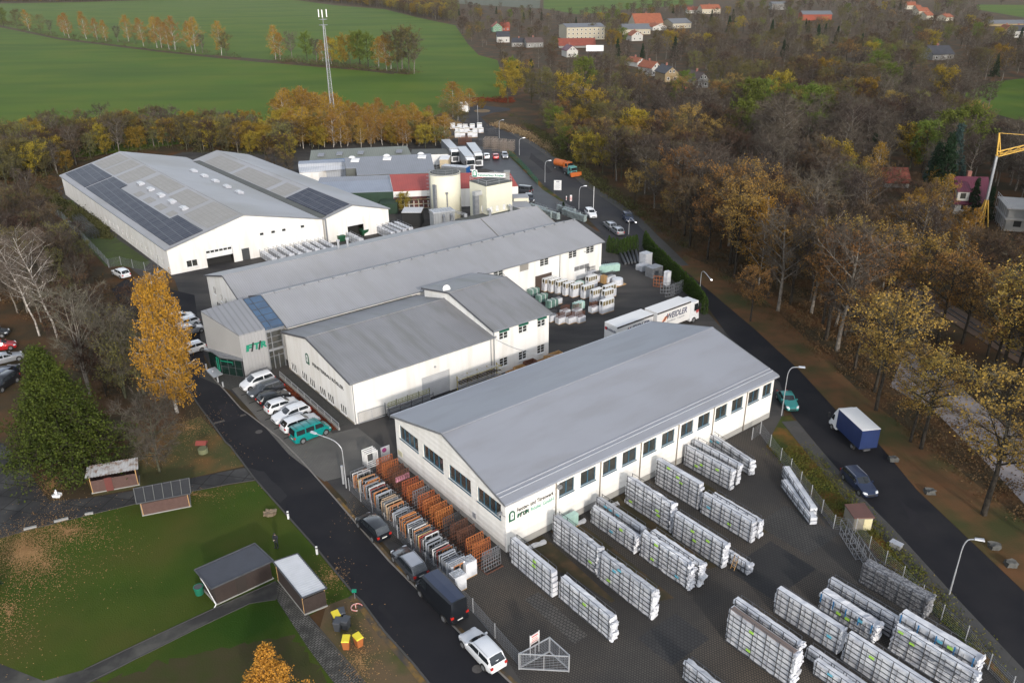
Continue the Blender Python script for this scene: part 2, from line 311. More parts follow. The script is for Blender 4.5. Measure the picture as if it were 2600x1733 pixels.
for nm_, pp_, cc_ in (('asphalt_patch', blobby(pl('c7', 1640, 140, 1760, 170, 1900, 330, 1860, 380, 1700, 225), .15, 3, 3), (.030, .030, .033)), ('asphalt_patch', blobby(pl('c8', 330, 1040, 520, 1290, 470, 1320, 280, 1070), .2, 3, 4), (.021, .021, .024)), ('asphalt_patch', blobby(pl('c4', 1440, 1260, 1530, 1230, 1600, 1330, 1500, 1370), .15, 3, 5), (.024, .023, .027)), ('asphalt_patch', blobby(pl('c9', 1500, 330, 1640, 440, 1760, 620, 1620, 540), .2, 3, 6), (.024, .023, .025)), ('asphalt_patch', blobby(pl('c6', 880, 1160, 960, 1180, 1090, 1340, 1010, 1400), .2, 3, 7), (.022, .022, .025)), ('asphalt_patch', blobby(pl('e6', 1200, 720, 1330, 830, 1480, 980, 1420, 1000, 1180, 800), .3, 3, 8), (.034, .033, .036))): poly(nm_, pp_, mat('patch_tone_%d' % (cc_[0]*1000), cc_, tuple(v*.8 for v in cc_), .9, .8, detail=8), .046)
strip('street_kerb', lst[3:], .16, .12, G['pavement']); strip('street_kerb', rst[2:], .14, .08, M['kerb'])
leafedge = mat('leafy_gutter', (.20, .12, .035), (.07, .06, .05), .95, .9, c3=(.06, .055, .05), s3=.5, detail=8, contrast=.12)
strip('street_gutter', [p+Vector((.25, 0, 0)) for p in rst[8:]], .42, 0, leafedge, .040)
strip('street_gutter', [p+Vector((-.3, -.1, 0)) for p in lst[12:]], .6, 0, leafedge, .036)
rl = pl('c2', 860, 708, 880, 790, 1000, 885, 1080, 960, 1180, 1010, 1245, 1080, 1390, 1240, 1530, 1345, 1660, 1430, 1800, 1580)+pl('c6', -60, 330, 200, 520, 380, 780, 730, 1120, 810, 1310, 1000, 1540)+pl('c9', 1290, 350, 1500, 560, 1900, 1000, 2352, 1480, 2900, 2050)
rr = pl('c2', 960, 770, 1010, 820, 1150, 880, 1280, 950, 1440, 1060, 1640, 1220, 1800, 1330, 1960, 1440)+pl('c6', -150, 120, 60, 330, 270, 500, 560, 745, 850, 1010, 1100, 1280, 1380, 1500)+pl('c9', 1640, 290, 2352, 965, 2900, 1480)
poly('right_road', rl+rr[::-1], G['asphaltr'], .034)
poly('road_resurfacing', pl('c6', 20, 400, 200, 525, 380, 780, 730, 1100, 812, 1310, 1000, 1540)+pl('c9', 1290, 350, 1500, 560, 1900, 1000, 2352, 1480, 2900, 2050, 2900, 1480, 2352, 965, 1640, 290)+pl('c6', 1380, 1500, 1100, 1280, 850, 1010, 560, 745, 270, 500, 120, 380), G['asphalt'], .040)
poly('road_end_loop', pl('e6', 285, 100, 600, 100, 900, 130, 930, 160, 700, 190, 520, 250, 480, 300, 345, 285), G['asphaltr'], .030)
strip('pavement', [p+Vector((-1.0, .1, 0)) for p in [P('c6', 850, 1360)]+rl[15:]], 1.9, .06, G['pavement'])
strip('pavement', [p+Vector((1.0, .3, 0)) for p in rr[2:10]], 2.0, .05, G['pavement'])
poly('upper_car_park', pl('c2', 880, 960, 1160, 1000, 1230, 1090, 1360, 1230, 1520, 1330, 1640, 1420, 1300, 1420, 1200, 1240, 1150, 1160, 1000, 1120, 700, 1150, 700, 980), mat('wet_asphalt', (.035, .037, .045), (.05, .052, .058), .5, .3, c3=(.03, .03, .035), s3=.12), .026)
poly('hedge_verge', pl('c2', 1140, 985, 1190, 1010, 1250, 1090, 1390, 1235, 1530, 1340, 1500, 1335, 1380, 1260, 1230, 1110, 1150, 1030), G['verge'], .040)
poly('roadside_verge', pl('c6', 690, 1425, 745, 1325, 800, 1320, 900, 1430, 1000, 1580)+pl('c9', 930, 0, 1270, 370, 1480, 600, 1880, 1030, 2352, 1570, 2600, 1830, 2500, 1840, 2130, 1470, 1800, 1150, 1560, 900, 1340, 660, 1230, 570, 1080, 500, 830, 180, 640, 0), G['verge'], .028)
poly('roadside_litter', pl('c6', 60, 320, 270, 495, 560, 740, 850, 1005, 1100, 1275, 1380, 1495)+pl('c9', 1640, 285, 2352, 960, 2900, 1480, 3100, 1100, 2352, 500, 1850, 100)+pl('c6', 1700, 1500, 1300, 1200, 1000, 900, 600, 520, 280, 330, 100, 250), mat('rusty_litter', (.15, .07, .032), (.085, .055, .025), .95, .5, c3=(.055, .055, .02), s3=.15, bump=.6, bscale=5, detail=9), .016)
poly('gravel_track', [PS(*p) for p in ((2300, 890), (2380, 930), (2480, 1020), (2620, 1130), (2760, 1260), (2760, 1420), (2620, 1300), (2500, 1170), (2380, 1050), (2260, 980))], G['gravel'], .02)
# garden
poly('lawn', pl('c7', -600, 560, 0, 610, 560, 450, 900, 380, 1260, 300, 1710, 225, 1890, 440, 2120, 700, 2352, 985, 2160, 1060, 2020, 1140, 2352, 1560, 2500, 1900, -700, 1900), G['lawn'], .014)
poly('shaded_lawn', pl('c7', 620, 330, 960, 270, 1280, 205, 1620, 130, 1530, 0, 1330, -200, 900, -60, 560, 200), mat('thin_lawn', (.085, .07, .03), (.05, .06, .02), .95, .4, c3=(.15, .08, .03), s3=.25, bump=.6, bscale=8, detail=9), .014)
poly('slab_yard', pl('c7', -700, -200, 20, -20, 180, 130, 250, 260, 330, 360, 560, 345, 890, 292, 1280, 208, 1640, 138, 1705, 220, 1520, 250, 1260, 302, 900, 380, 560, 460, 240, 540, 0, 605, -700, 760), G['slabs'], .020)
poly('footpath', pl('c7', -300, 1280, 0, 1440, 290, 1555, 560, 1480, 1000, 1270, 1430, 1070, 1830, 895, 1900, 960, 1830, 1015, 1660, 1040, 1320, 1200, 1000, 1360, 620, 1560, 300, 1640, -100, 1580), G['path'], .022)
poly('brick_path', pl('c7', 1835, 900, 1900, 940, 2060, 1150, 2200, 1310, 2352, 1490, 2560, 1750, 2420, 1850, 2240, 1600, 2040, 1330, 1840, 1020), G['bricks'], .026)
poly('bare_earth', pl('c7', 2165, 1055, 2352, 985)+pl('c8', 180, 1030, 330, 1230, 520, 1440, 680, 1640, 300, 1900, 120, 1640, -30, 1450, -120, 1280), mat('brown_earth', (.13, .085, .045), (.10, .075, .045), .95, .8, c3=(.06, .07, .02), s3=.2, bump=.5, bscale=7, detail=9), .018)
poly('brown_patch', blobby(pl('c7', 640, 1568, 1100, 1420, 1600, 1300, 1960, 1260, 2080, 1440, 2200, 1640, 1600, 1760, 600, 1700), .45, 9), mat('brown_grass', (.055, .042, .022), (.038, .046, .012), .95, .5, bump=.5, bscale=7, detail=9), .016)
for v_ in (32.4, 35.2, 38.0, 40.7, 43.3, 46.0): poly('bay_line', [W(-8.3, v_), W(-3.6, v_+.3), W(-3.6, v_+.55), W(-8.3, v_+.25)], mat('bay_line_stone', (.035, .034, .032)), .040)
# parking bays in front of the glazing works and cobbled bed
poly('parking_bays', [W(x, y) for x, y in ((-8.6, 49.5), (-3.6, 49.8), (-3.2, 30), (-.2, 29.4), (0, 22), (-3, 20.2), (-8.4, 21.5), (-9.2, 29))], G['pave2'], .036)
poly('cobbled_bed', [W(x, y) for x, y in ((-2.0, 48), (-.25, 48), (-.25, 30.8), (-1.7, 30.8))], G['cobble'], .044)
poly('red_plant_bed', [W(x, y) for x, y in ((-3.5, 47.5), (-2.35, 47.5), (-2.35, 30.5), (-3.3, 31)) ], mat('red_ground_cover', (.14, .035, .02), (.06, .02, .015), .95, 2.5, bump=1, bscale=6), .046)
poly('entrance_paving', [W(x, y) for x, y in ((-9.5, 57), (-8, 53.7), (-6, 50.6), (-3.3, 50.4), (-3.6, 49), (-9, 48.6), (-10.8, 55))], G['cobble'], .040)
poly('hall_grass', pl('c1', 300, 1310, 480, 1330, 560, 1420, 740, 1568)+pl('c4', 745, 125, 1000, 300, 950, 350, 820, 330, 700, 330, 560, 170, 400, 0), mat('hall_grass', (.07, .10, .025), (.05, .06, .03), .95, .5, bump=.5), .02)
strip('railway_ballast', [PS(*p) for p in ((1430, 215), (1516, 268), (1613, 328), (1700, 380), (1991, 545), (2335, 745), (2470, 830), (2700, 970))], 4.2, .15, G['ballast'])
for s_ in (-.72, .72):
    strip('rail', [PS(*p)+Vector((s_*.75, s_*.6, 0)) for p in ((1430, 215), (1516, 268), (1613, 328), (1700, 380), (1991, 545), (2335, 745), (2470, 830), (2700, 970))], .09, .14, M['metald'], .15)
strip('railway_bank', [PS(*p)+Vector((4.5, 4, 0)) for p in ((1430, 215), (1516, 268), (1613, 328), (1700, 380), (1991, 545))], 5, 0, mat('dry_grass', (.24, .17, .10), (.15, .11, .06), .95, .5, detail=8), .02)
for pp in (pl('c7', 560, 1480, 1000, 1270, 1430, 1070, 1830, 895), pl('c7', 560, 1575, 1000, 1360, 1320, 1200, 1660, 1040, 1830, 1015), pl('c7', 0, 606, 240, 541, 560, 461, 900, 381), pl('c7', 1260, 301, 1520, 249, 1700, 222), pl('c7', 1880, 920, 2060, 1140, 2200, 1300, 2352, 1480, 2560, 1740)): strip('path_edging', pp, .09, .06, G['pavement'])
mat = _m0
# ---------------------------------------------------------------- building kit
def wall(mb, p0, p1, z0, z1, holes=(), depth=.16):
    p0 = Vector((p0[0], p0[1], 0)); p1 = Vector((p1[0], p1[1], 0)); Lw = (p1-p0).length; d = (p1-p0)/Lw; nin = Vector((-d.y, d.x, 0))
    ss = sorted({0, Lw, *[h[0] for h in holes], *[h[1] for h in holes]}); zs = sorted({z0, z1, *[h[2] for h in holes], *[h[3] for h in holes]})
    q = lambda s_, z_, k=0: p0+d*s_+nin*k+Vector((0, 0, z_))
    for i in range(len(ss)-1):
        for j in range(len(zs)-1):
            sm = (ss[i]+ss[i+1])/2; zm = (zs[j]+zs[j+1])/2
            if any(h[0] < sm < h[1] and h[2] < zm < h[3] for h in holes): continue
            mb.face([q(ss[i], zs[j]), q(ss[i+1], zs[j]), q(ss[i+1], zs[j+1]), q(ss[i], zs[j+1])])
    for h in holes:
        a, b, c, d_ = h[:4]
        mb.face([q(a, c), q(a, c, depth), q(a, d_, depth), q(a, d_)]); mb.face([q(b, c), q(b, c, depth), q(b, d_, depth), q(b, d_)])
        mb.face([q(a, c), q(b, c), q(b, c, depth), q(a, c, depth)]); mb.face([q(a, d_), q(b, d_), q(b, d_, depth), q(a, d_, depth)])
def window(parent, p0, p1, h, fm, panes=2, rows=1, gm=None, fw=.07, sill=True, name='window', depth=.16, sm=None, shutter=None):
    p0 = Vector((p0[0], p0[1], 0)); p1 = Vector((p1[0], p1[1], 0)); d = (p1-p0).normalized(); nin = Vector((-d.y, d.x, 0))
    q = lambda s_, z_, k=0: p0+d*s_+nin*k+Vector((0, 0, z_))
    def slab(mb, a, b, c, e, k0, k1): mb.hexa([q(a, c, k0), q(b, c, k0), q(b, c, k1), q(a, c, k1), q(a, e, k0), q(b, e, k0), q(b, e, k1), q(a, e, k1)])
    a, b, c, e = h[:4]; mb = MB(); k0, k1 = depth-.07, depth+.02
    slab(mb, a+.002, a+fw, c+.002, e-.002, k0, k1); slab(mb, b-fw, b-.002, c+.002, e-.002, k0, k1); slab(mb, a+fw, b-fw, c+.002, c+fw, k0, k1); slab(mb, a+fw, b-fw, e-fw, e-.002, k0, k1)
    for i in range(1, panes): x = a+(b-a)*i/panes; slab(mb, x-fw*.7, x+fw*.7, c+fw, e-fw, k0, k1)
    for i in range(1, rows): z = c+(e-c)*i/rows; slab(mb, a+fw, b-fw, z-fw*.35, z+fw*.35, k0+.02, k1-.01)
    fo = mb.build(name, fm, parent)
    mb = MB(); k = depth-.02; mb.face([q(a+fw*.5, c+fw*.5, k), q(b-fw*.5, c+fw*.5, k), q(b-fw*.5, e-fw*.5, k), q(a+fw*.5, e-fw*.5, k)]); mb.build('pane', gm or M['glass'], fo)
    if sill:
        mb = MB(); slab(mb, a-.06, b+.06, c-.07, c-.003, -.09, depth-.075); mb.build('sill', sm or fm, fo)
    return fo
def gable_roof(parent, L, Wd, e0, e1, rv, rz, m, over=.35, t=.14, x0=0, x1=None, gut=True, name='roof', verge=None, fascia=None):
    x1 = L if x1 is None else x1; xa, xb = x0-over, x1+over; s0 = (rz-e0)/rv; s1 = (rz-e1)/(Wd-rv)
    mb = MB()
    for (ya, za, yb, zb) in ((-over, e0-s0*over, rv, rz), (Wd+over, e1-s1*over, rv, rz)):
        mb.hexa([(xa, ya, za+.02), (xb, ya, za+.02), (xb, yb, zb+.02), (xa, yb, zb+.02), (xa, ya, za+t+.02), (xb, ya, za+t+.02), (xb, yb, zb+t+.02), (xa, yb, zb+t+.02)])
    ro = mb.build(name, m, parent)
    vm = verge or M['trim']
    for x in (xa-.05, xb+.002):
        mb = MB()
        for (ya, za, yb, zb) in ((-over-.02, e0-s0*over, rv, rz), (Wd+over+.02, e1-s1*over, rv, rz)):
            mb.hexa([(x, ya, za-.06), (x+.048, ya, za-.06), (x+.048, yb, zb-.06), (x, yb, zb-.06), (x, ya, za+t+.07), (x+.048, ya, za+t+.07), (x+.048, yb, zb+t+.07), (x, yb, zb+t+.07)])
        mb.build('verge', vm, ro)
    if gut:
        mb = MB(); mb.box(xa, -over-.14, e0-s0*over-.04, xb, -over-.003, e0-s0*over+t); mb.box(xa, Wd+over+.003, e1-s1*over-.04, xb, Wd+over+.14, e1-s1*over+t); mb.build('gutter', fascia or M['gutter'], ro)
    mb = MB(); mb.box(xa-.06, rv-.16, rz+t+.0, xb+.06, rv+.16, rz+t+.07); mb.build('ridge_cap', m, ro)
    return ro
def gable_walls(parent, L, Wd, e0, e1, rv, rz, m, front=(), left=(), right=(), back=(), name='wall', plinth=None):
    mb = MB(); wall(mb, (0, 0), (L, 0), 0, e0, front); mb.build(name, m, parent)
    mb = MB(); wall(mb, (L, Wd), (0, Wd), 0, e1, back); mb.build(name, m, parent)
    em = min(e0, e1)
    for (a, b, hs, x) in (((0, Wd), (0, 0), left, 0), ((L, 0), (L, Wd), right, L)):
        mb = MB(); wall(mb, a, b, 0, em, hs)
        mb.face([(x, 0, em), (x, Wd, em), (x, Wd, e1), (x, rv, rz), (x, 0, e0)]); mb.build(name, m, parent)
def wins(parent, p0, p1, hs, fm, panes=2, rows=1, **k):
    for h in hs: window(parent, p0, p1, h, fm, h[4] if len(h) > 4 else panes, rows, **k)
# ---------------------------------------------------------------- front storage hall
A = thing('storage_hall', 'large white storage hall with blue-framed windows and smooth grey gable roof in the foreground', 'warehouse', W(0, 0), YAW)
AL, AW = 40.6, 20.1
AF = [(6.55, 8.5), (9.35, 11.4), (12.4, 14.35), (15.15, 17.2), (18.2, 20.2), (21.05, 23.05), (24.1, 26.1), (26.9, 28.9), (29.9, 31.9), (32.75, 34.8), (35.8, 37.85), (38.5, 40.2)]
AF = [(a, b, 3.42, 5.05, 2) for a, b in AF]; AG = [(a, b, 3.4, 5.12, 4) for a, b in ((.9, 4.75), (5.75, 9.6), (10.65, 14.5), (15.6, 19.38))]
gable_walls(A, AL, AW, 5.75, 5.75, AW/2, 8.35, M['grid_wall'], AF, AG)
gable_roof(A, AL, AW, 5.75, 5.75, AW/2, 8.35, M['roofA'], over=.3, verge=M['gutter'], fascia=M['pale_trim'])
wins(A, (0, 0), (AL, 0), AF, M['teal']); wins(A, (0, AW), (0, 0), AG, M['teal'])
for i in range(0, 12, 2):
    mb = MB(); mb.box(AF[i][1]+.02, -.03, 3.45, AF[i+1][0]-.02, .0, 5.03); mb.build('infill_panel', M['wframe'], A)
for u in (6.1, 12.0, 17.8, 23.6, 29.5, 35.4):
    mb = MB(); mb.bar((u, -.1, 5.5), (u, -.1, .1), .055, n=6); mb.build('downpipe', mat('stained_downpipe', (.26, .22, .17), (.20, .17, .14), .7, 2), A)
mb = MB(); mb.box(.2, -.025, .0, AL, -.003, .75); mb.build('plinth', M['plinth'], A)
mb = MB(); mb.box(-.025, .1, .0, -.003, AW-.1, .6); mb.build('plinth', M['plinth'], A)
mb = MB(); s_ = (8.35-5.75)/(AW/2)
for y in (.55, 1.0): mb.hexa([(-.3, y, 5.75+s_*y+.16), (AL+.3, y, 5.75+s_*y+.16), (AL+.3, y+.07, 5.75+s_*(y+.07)+.16), (-.3, y+.07, 5.75+s_*(y+.07)+.16), (-.3, y, 5.75+s_*y+.24), (AL+.3, y, 5.75+s_*y+.24), (AL+.3, y+.07, 5.75+s_*(y+.07)+.24), (-.3, y+.07, 5.75+s_*(y+.07)+.24)])
mb.build('snow_guard', M['pale_trim'], A)
text('lettering', 'Fenster- und Türenwerk', (1.32, -.01, 4.08), (1, 0, 0), (0, 0, 1), 4.5, .44, M['black'], A, .012)
text('lettering', 'Rösler GmbH', (3.0, -.01, 3.42), (1, 0, 0), (0, 0, 1), 2.85, .42, mat('pale_green_letters', (.18, .42, .33), None, .5), A, .02)
def ftr(parent, origin, xd, up, wd, h, m1, m2, depth=.03):
    o = Vector(origin); x = Vector(xd).normalized(); up = Vector(up)
    w1 = wd*.31
    for i, ch in enumerate('FTR'):
        text('letter', ch, o+x*(wd*.36*i), x, up, w1, h, m1, parent, .05, depth, slant=.15)
    for i in (0, 1):
        text('slash', '/', o+x*(wd*(.235+.35*i))-up*h*.15, x, up, wd*.20, h*1.3, m2, parent, .035, depth*1.3)
def arch(parent, origin, xd, up, wd, h, m1, m2, depth=.05):
    o = Vector(origin); x = Vector(xd).normalized(); up = Vector(up); nn = x.cross(up); r = wd/2
    def shape(ww, y0, y1, k0, k1, mm, nm):
        rr = ww/2; pts = [o+x*(r-rr)+up*y0, o+x*(r+rr)+up*y0]+[o+x*(r+math.cos(t)*rr)+up*(y1-rr+math.sin(t)*rr) for t in [math.pi*i/10 for i in range(11)]]
        mb = MB(); n = len(pts); mb.add([p+nn*k1 for p in pts]+[p+nn*k0 for p in pts], [tuple(range(n))]+[(i, (i+1) % n, n+(i+1) % n, n+i) for i in range(n)]); return mb.build(nm, mm, parent)
    shape(wd, 0, h, 0, depth, m1, 'emblem'); shape(wd*.5, h*.2, h*.86, depth, depth+.012, m2, 'emblem_field')
    mb = MB(); 
    for t in range(8):
        a_ = t/8*2*math.pi; c = o+x*r+up*h*.55+nn*(depth+.016)
        mb.bar(c, c+x*math.cos(a_)*wd*.13+up*math.sin(a_)*h*.1, wd*.02)
    mb.build('emblem_figure', m1, parent)
ftr(A, (1.34, -.01, 3.43), (1, 0, 0), (0, 0, 1), 1.45, .42, M['greend'], M['black'])
arch(A, (.36, -.01, 3.36), (1, 0, 0), (0, 0, 1), .72, 1.15, M['greend'], M['wframe'])
mb = MB(); mb.box(-.04, 4.85, 1.0, -.005, 5.4, 1.62); mb.build('notice_board', M['pale_trim'], A)
mb = MB(); mb.box(-.05, 19.0, 1.0, -.005, 19.9, 1.6); mb.build('notice_board', mat('pale_yellow_board', (.60, .57, .40), None, .6), A)
for (x, y, z) in ((6.3, -.35, 4.9), (-.35, .5, 4.4)):
    mb = MB(); mb.box(x-.22, y-.15, z-.15, x+.22, y+.1, z+.15); mb.bar((x, y, z), (max(x, .0), 0, z-.25), .03); mb.build('floodlight', M['metal'], A)
# ---------------------------------------------------------------- glazing works (lettered gable)
B = thing('lettered_workshop', 'white workshop with black lettering on its gable behind the parked cars', 'workshop', W(-.1, 30.2), YAW)
BL, BW = 21, 19.4
BG = [(49.6-a, 49.6-b, .28, 1.5, 3) for a, b in ((48.7, 47.0), (45.3, 43.6), (42.9, 41.2), (39.8, 38.05), (37.5, 35.75), (33.9, 32.3))]
BF = [(9.7, 13.95, 0, 3.2)]
gable_walls(B, BL, BW, 5.75, 5.5, 11.5, 7.5, M['white'], BF, BG)
gable_roof(B, BL, BW+.3, 5.75, 5.4, 11.5, 7.5, M['roofB'], over=.3)
wins(B, (0, BW), (0, 0), BG, M['wframe'], fw=.045, depth=.07)
mb = MB(); mb.box(9.72, .12, 0, 13.93, .18, 3.18); mb.build('roller_door', mat('grey_roller_door', (.52, .52, .53), None, .5, stripes=('Z', .25, .4)), B)
mb = MB(); mb.box(-.03, .1, 0, -.003, BW, .24); mb.build('plinth', mat('stone_plinth', (.32, .28, .22), (.22, .20, .16), .9, 3), B)
for x, y in ((.1, -.1), (20.6, -.1)):
    mb = MB(); mb.bar((x, y, 5.6), (x, y, .1), .055, n=6); mb.build('downpipe', M['gutter'], B)
text('lettering', 'FENSTERBAU RÖSLER', (-.01, 10.9, 3.82), (0, -1, 0), (0, 0, 1), 8.7, .56, M['black'], B, .012, .03)
arch(B, (-.01, 12.9, 3.45), (0, -1, 0), (0, 0, 1), 1.0, 1.55, M['greend'], M['wframe'])
mb = MB(); mb.box(11.6, -.3, 4.2, 11.8, 0, 4.35); mb.build('wall_lamp', M['metalp'], B)
B2 = thing('two_storey_annex', 'taller two-storey white annex with green window blinds at the end of the lettered workshop', 'workshop', W(20.9, 29.95), YAW)
UH = [(21.8-20.9, 23.3-20.9), (25.1-20.9, 26.6-20.9), (28.4-20.9, 29.85-20.9)]
HH = [(a, b, 5.02, 6.45, 2) for a, b in UH]+[(a, b-.1, .95, 2.25, 2) for a, b in UH]
gable_walls(B2, 9.55, 17.2, 6.75, 7.5, 10.2, 8.95, M['white'], HH)
gable_roof(B2, 9.55, 17.2, 6.75, 7.5, 10.2, 8.95, M['roofB'], over=.3)
wins(B2, (0, 0), (9.55, 0), HH, M['wframe'], rows=3)
for a, b in UH:
    mb = MB(); mb.hexa([(a-.05, -.22, 6.2), (b+.05, -.22, 6.2), (b+.05, -.01, 6.3), (a-.05, -.01, 6.3), (a-.05, -.22, 6.42), (b+.05, -.22, 6.42), (b+.05, -.01, 6.52), (a-.05, -.01, 6.52)]); mb.build('blind', mat('blind_green', (.0, .10, .06), None, .6), B2)
mb = MB(); mb.bar((-.05, -.1, 6.6), (-.05, -.1, .1), .055, n=6); mb.build('downpipe', M['gutter'], B2)
dish = MB(); dish.disc((0, 0, 0), .55, .12, 18, 'y', r2=.3); dish.bar((0, .1, -.1), (0, .25, -.9), .04); dish.box(-.2, .1, -1.0, .2, .4, -.9)
do = dish.build('satellite_dish', M['wframe']); do.location = P('c5', 742, 478, 9.0); do.rotation_euler = (R(-15), 0, R(20)); tag(do, 'white satellite dish standing on the roof of the two-storey annex', 'satellite dish')
mb = MB(); mb.box(-.3, 50.0, 5.2, 20.5, 50.38, 5.5); o = mb.build('valley_gutter', M['bitumen']); o.location = W(0, 0)-O0+O0; o.rotation_euler = (0, 0, YAW); tag(o, 'dark flat gutter roof between the lettered workshop and the long hall', 'roof')
# ---------------------------------------------------------------- long double hall
C1 = thing('long_hall', 'long white two-storey hall with grey metal roof facing the pallet yard', 'factory hall', W(.8, 50.4), YAW)
CLn = 59.2
CF_ = [(a-.8, b-.8, 4.36, 5.68, 2) for a, b in ((36.0, 38.0), (45.75, 47.7), (52.2, 54.1), (56.3, 58.2))]
CB_ = [(40.57, 42.6, 4.36, 5.68)]; CD = [(43.9, 47.65, 0, 2.9), (52.75, 56.4, 0, 2.93)]
gable_walls(C1, CLn, 12.9, 5.95, 6.3, 7.75, 8.05, M['white'], CF_+CB_+CD)
gable_roof(C1, CLn, 12.9, 5.95, 6.3, 7.75, 8.05, M['roofC'], over=.35)
wins(C1, (0, 0), (CLn, 0), CF_, M['wframe'], rows=3)
o = window(C1, (0, 0), (CLn, 0), CB_[0], M['wframe'], 1, gm=mat('taupe_shutter', (.30, .28, .25), None, .7, stripes=('Z', .12, .4)))
mb = MB(); mb.box(43.92, .1, 0, 47.63, .16, 2.88); mb.build('brown_roller_door', mat('brown_roller', (.075, .05, .038), None, .6, stripes=('Z', .2, .5)), C1)
mb = MB(); mb.box(52.77, .1, 0, 56.38, .16, 2.91); dd = mb.build('sectional_door', M['wframe'], C1)
mb = MB()
for i in range(3): mb.box(52.85+i*1.18, .08, 1.75, 53.95+i*1.18, .098, 2.5)
mb.build('door_window', mat('grey_pane', (.20, .20, .20), None, .3), dd)
mb = MB(); mb.bar((49.3, -.1, 5.8), (49.3, -.1, .1), .06, n=6); mb.build('downpipe', M['gutter'], C1)
mb = MB()
for x in (36.9, 54.9): mb.bar((x, 0, 5.05), (x-.1, -.9, 5.1), .05)
mb.build('wall_lamp', M['metal'], C1)
mb = MB()
for i in range(26): x = 1.5+i*2.3; mb.box(x, 7.2, 8.2, x+.06, 7.75, 8.42)
mb.build('roof_hook', M['metal'], C1)
C2 = thing('rear_long_hall', 'long grey-roofed hall lying behind the hall with the roof hooks', 'factory hall', W(-.9, 63.3), YAW)
C2G = [(15.2-(76.2-63.3), 15.2-(74.9-63.3), 3.3, 4.6), (15.2-(73.0-63.3), 15.2-(71.9-63.3), 3.0, 4.3), (15.2-(71.2-63.3), 15.2-(70.1-63.3), 3.0, 4.3), (15.2-(75.6-63.3), 15.2-(73.6-63.3), .9, 2.2)]
gable_walls(C2, 47.5, 15.2, 6.0, 5.6, 5.9, 8.2, M['white'], (), C2G)
gable_roof(C2, 47.5, 15.2, 6.0, 5.6, 5.9, 8.2, M['roofC'], over=.3)
wins(C2, (0, 15.2), (0, 0), C2G, M['wframe'], fw=.06, depth=.07)
mb = MB()
for x in (20.2, 21.9): mb.bar((x, 8.2, 7.3), (x, 8.2, 9.0), .2, n=10); mb.disc((x, 8.2, 9.0), .32, .25, 10)
mb.build('roof_vent', M['metalp'], C2)
C3 = thing('far_hall_bay', 'last bay of the rear long hall with a sandy stain across its roof', 'factory hall', W(46.9, 63.3), YAW)
gable_walls(C3, 13.3, 6.9, 6.0, 7.8, 5.9, 8.2, M['white']); gable_roof(C3, 13.3, 6.9, 6.0, 7.8, 5.9, 8.2, M['roofC'], over=.2, x0=.35, verge=mat('sandy_verge', (.30, .27, .21), (.24, .22, .18), .8, 1))
FB = thing('flat_roof_annex', 'dark flat bitumen roof between the rear long hall and the cream tower', 'annex', W(46.9, 70.6), YAW)
mb = MB(); mb.box(0, 0, 0, 19, 13.2, 3.9); mb.build('wall', M['cream'], FB); mb = MB(); mb.box(-.2, 0.05, 3.9, 19.2, 13.4, 4.1); mb.build('roof', M['bitumen'], FB)
mb = MB()
for x, y in ((11.0, 10.6), (16.3, 10.4)):
    mb.tube([(x, y, 4.1), (x, y, 5.1), (x-.15, y, 5.4), (x-.5, y+.2, 5.6)], .3, 8)
mb.build('vent_pipe', M['metalp'], FB)
# ---------------------------------------------------------------- entrance pavilion
E0 = thing('entrance_pavilion', 'grey metal-clad entrance pavilion with green letters and glazed stair', 'entrance building', W(0, 0), YAW)
zr = lambda v: 6.05+(v-50.3)*.265
up = [(-5.9, 50.7), (-2.3, 50.7), (-2.3, 58.3), (-8.3, 57.7)]
clad = mat('grey_cladding', (.29, .29, .295), (.265, .265, .27), .5, .5, stripes=('X', .45, .22)); cladh = mat('ribbed_cladding', (.38, .375, .37), (.35, .345, .34), .5, .5, stripes=('Z', .12, .2))
mb = MB(); mb.hexa([(p[0], p[1], zr(p[1])) for p in up]+[(p[0], p[1], zr(p[1])+.18) for p in up]); r0 = mb.build('roof', mat('seamed_grey_roof', (.235, .24, .255), (.21, .215, .23), .45, .4, stripes=('X', .8, .6)), E0)
mb = MB(); mb.hexa([(-5.9, 50.7, 0), (-2.3, 50.7, 0), (-2.3, 50.95, 0), (-5.9, 50.95, 0), (-5.9, 50.7, zr(50.7)), (-2.3, 50.7, zr(50.7)), (-2.3, 50.95, zr(50.9)), (-5.9, 50.95, zr(50.9))]); mb.build('front_cladding', clad, E0)
mb = MB(); a_, b_ = (-5.9, 50.7), (-8.3, 57.7); mb.hexa([(a_[0]-.02, a_[1], 2.95), (a_[0]+.3, a_[1]+.3, 2.95), (b_[0]+.3, b_[1]-.1, 2.6), (b_[0], b_[1], 2.6), (a_[0]-.02, a_[1], zr(50.7)), (a_[0]+.3, a_[1]+.3, zr(50.7)), (b_[0]+.3, b_[1]-.1, zr(57.7)), (b_[0], b_[1], zr(57.7))]); mb.build('side_cladding', cladh, E0)
mb = MB(); mb.hexa([(-6.0, 50.6, 2.6), (-5.5, 51, 2.6), (-7.9, 57.7, 2.4), (-8.9, 57.7, 2.4), (-6.0, 50.6, 2.95), (-5.5, 51, 2.95), (-7.9, 57.7, 2.62), (-8.9, 57.7, 2.62)]); mb.hexa([(-6.05, 50.65, 2.6), (-6.0, 50.7, 2.6), (-8.3, 57, 2.5), (-8.1, 53.7, 2.6), (-6.05, 50.65, 2.7), (-6.0, 50.7, 2.7), (-8.3, 57, 2.6), (-8.1, 53.7, 2.7)]); mb.build('canopy', M['gutter'], E0)
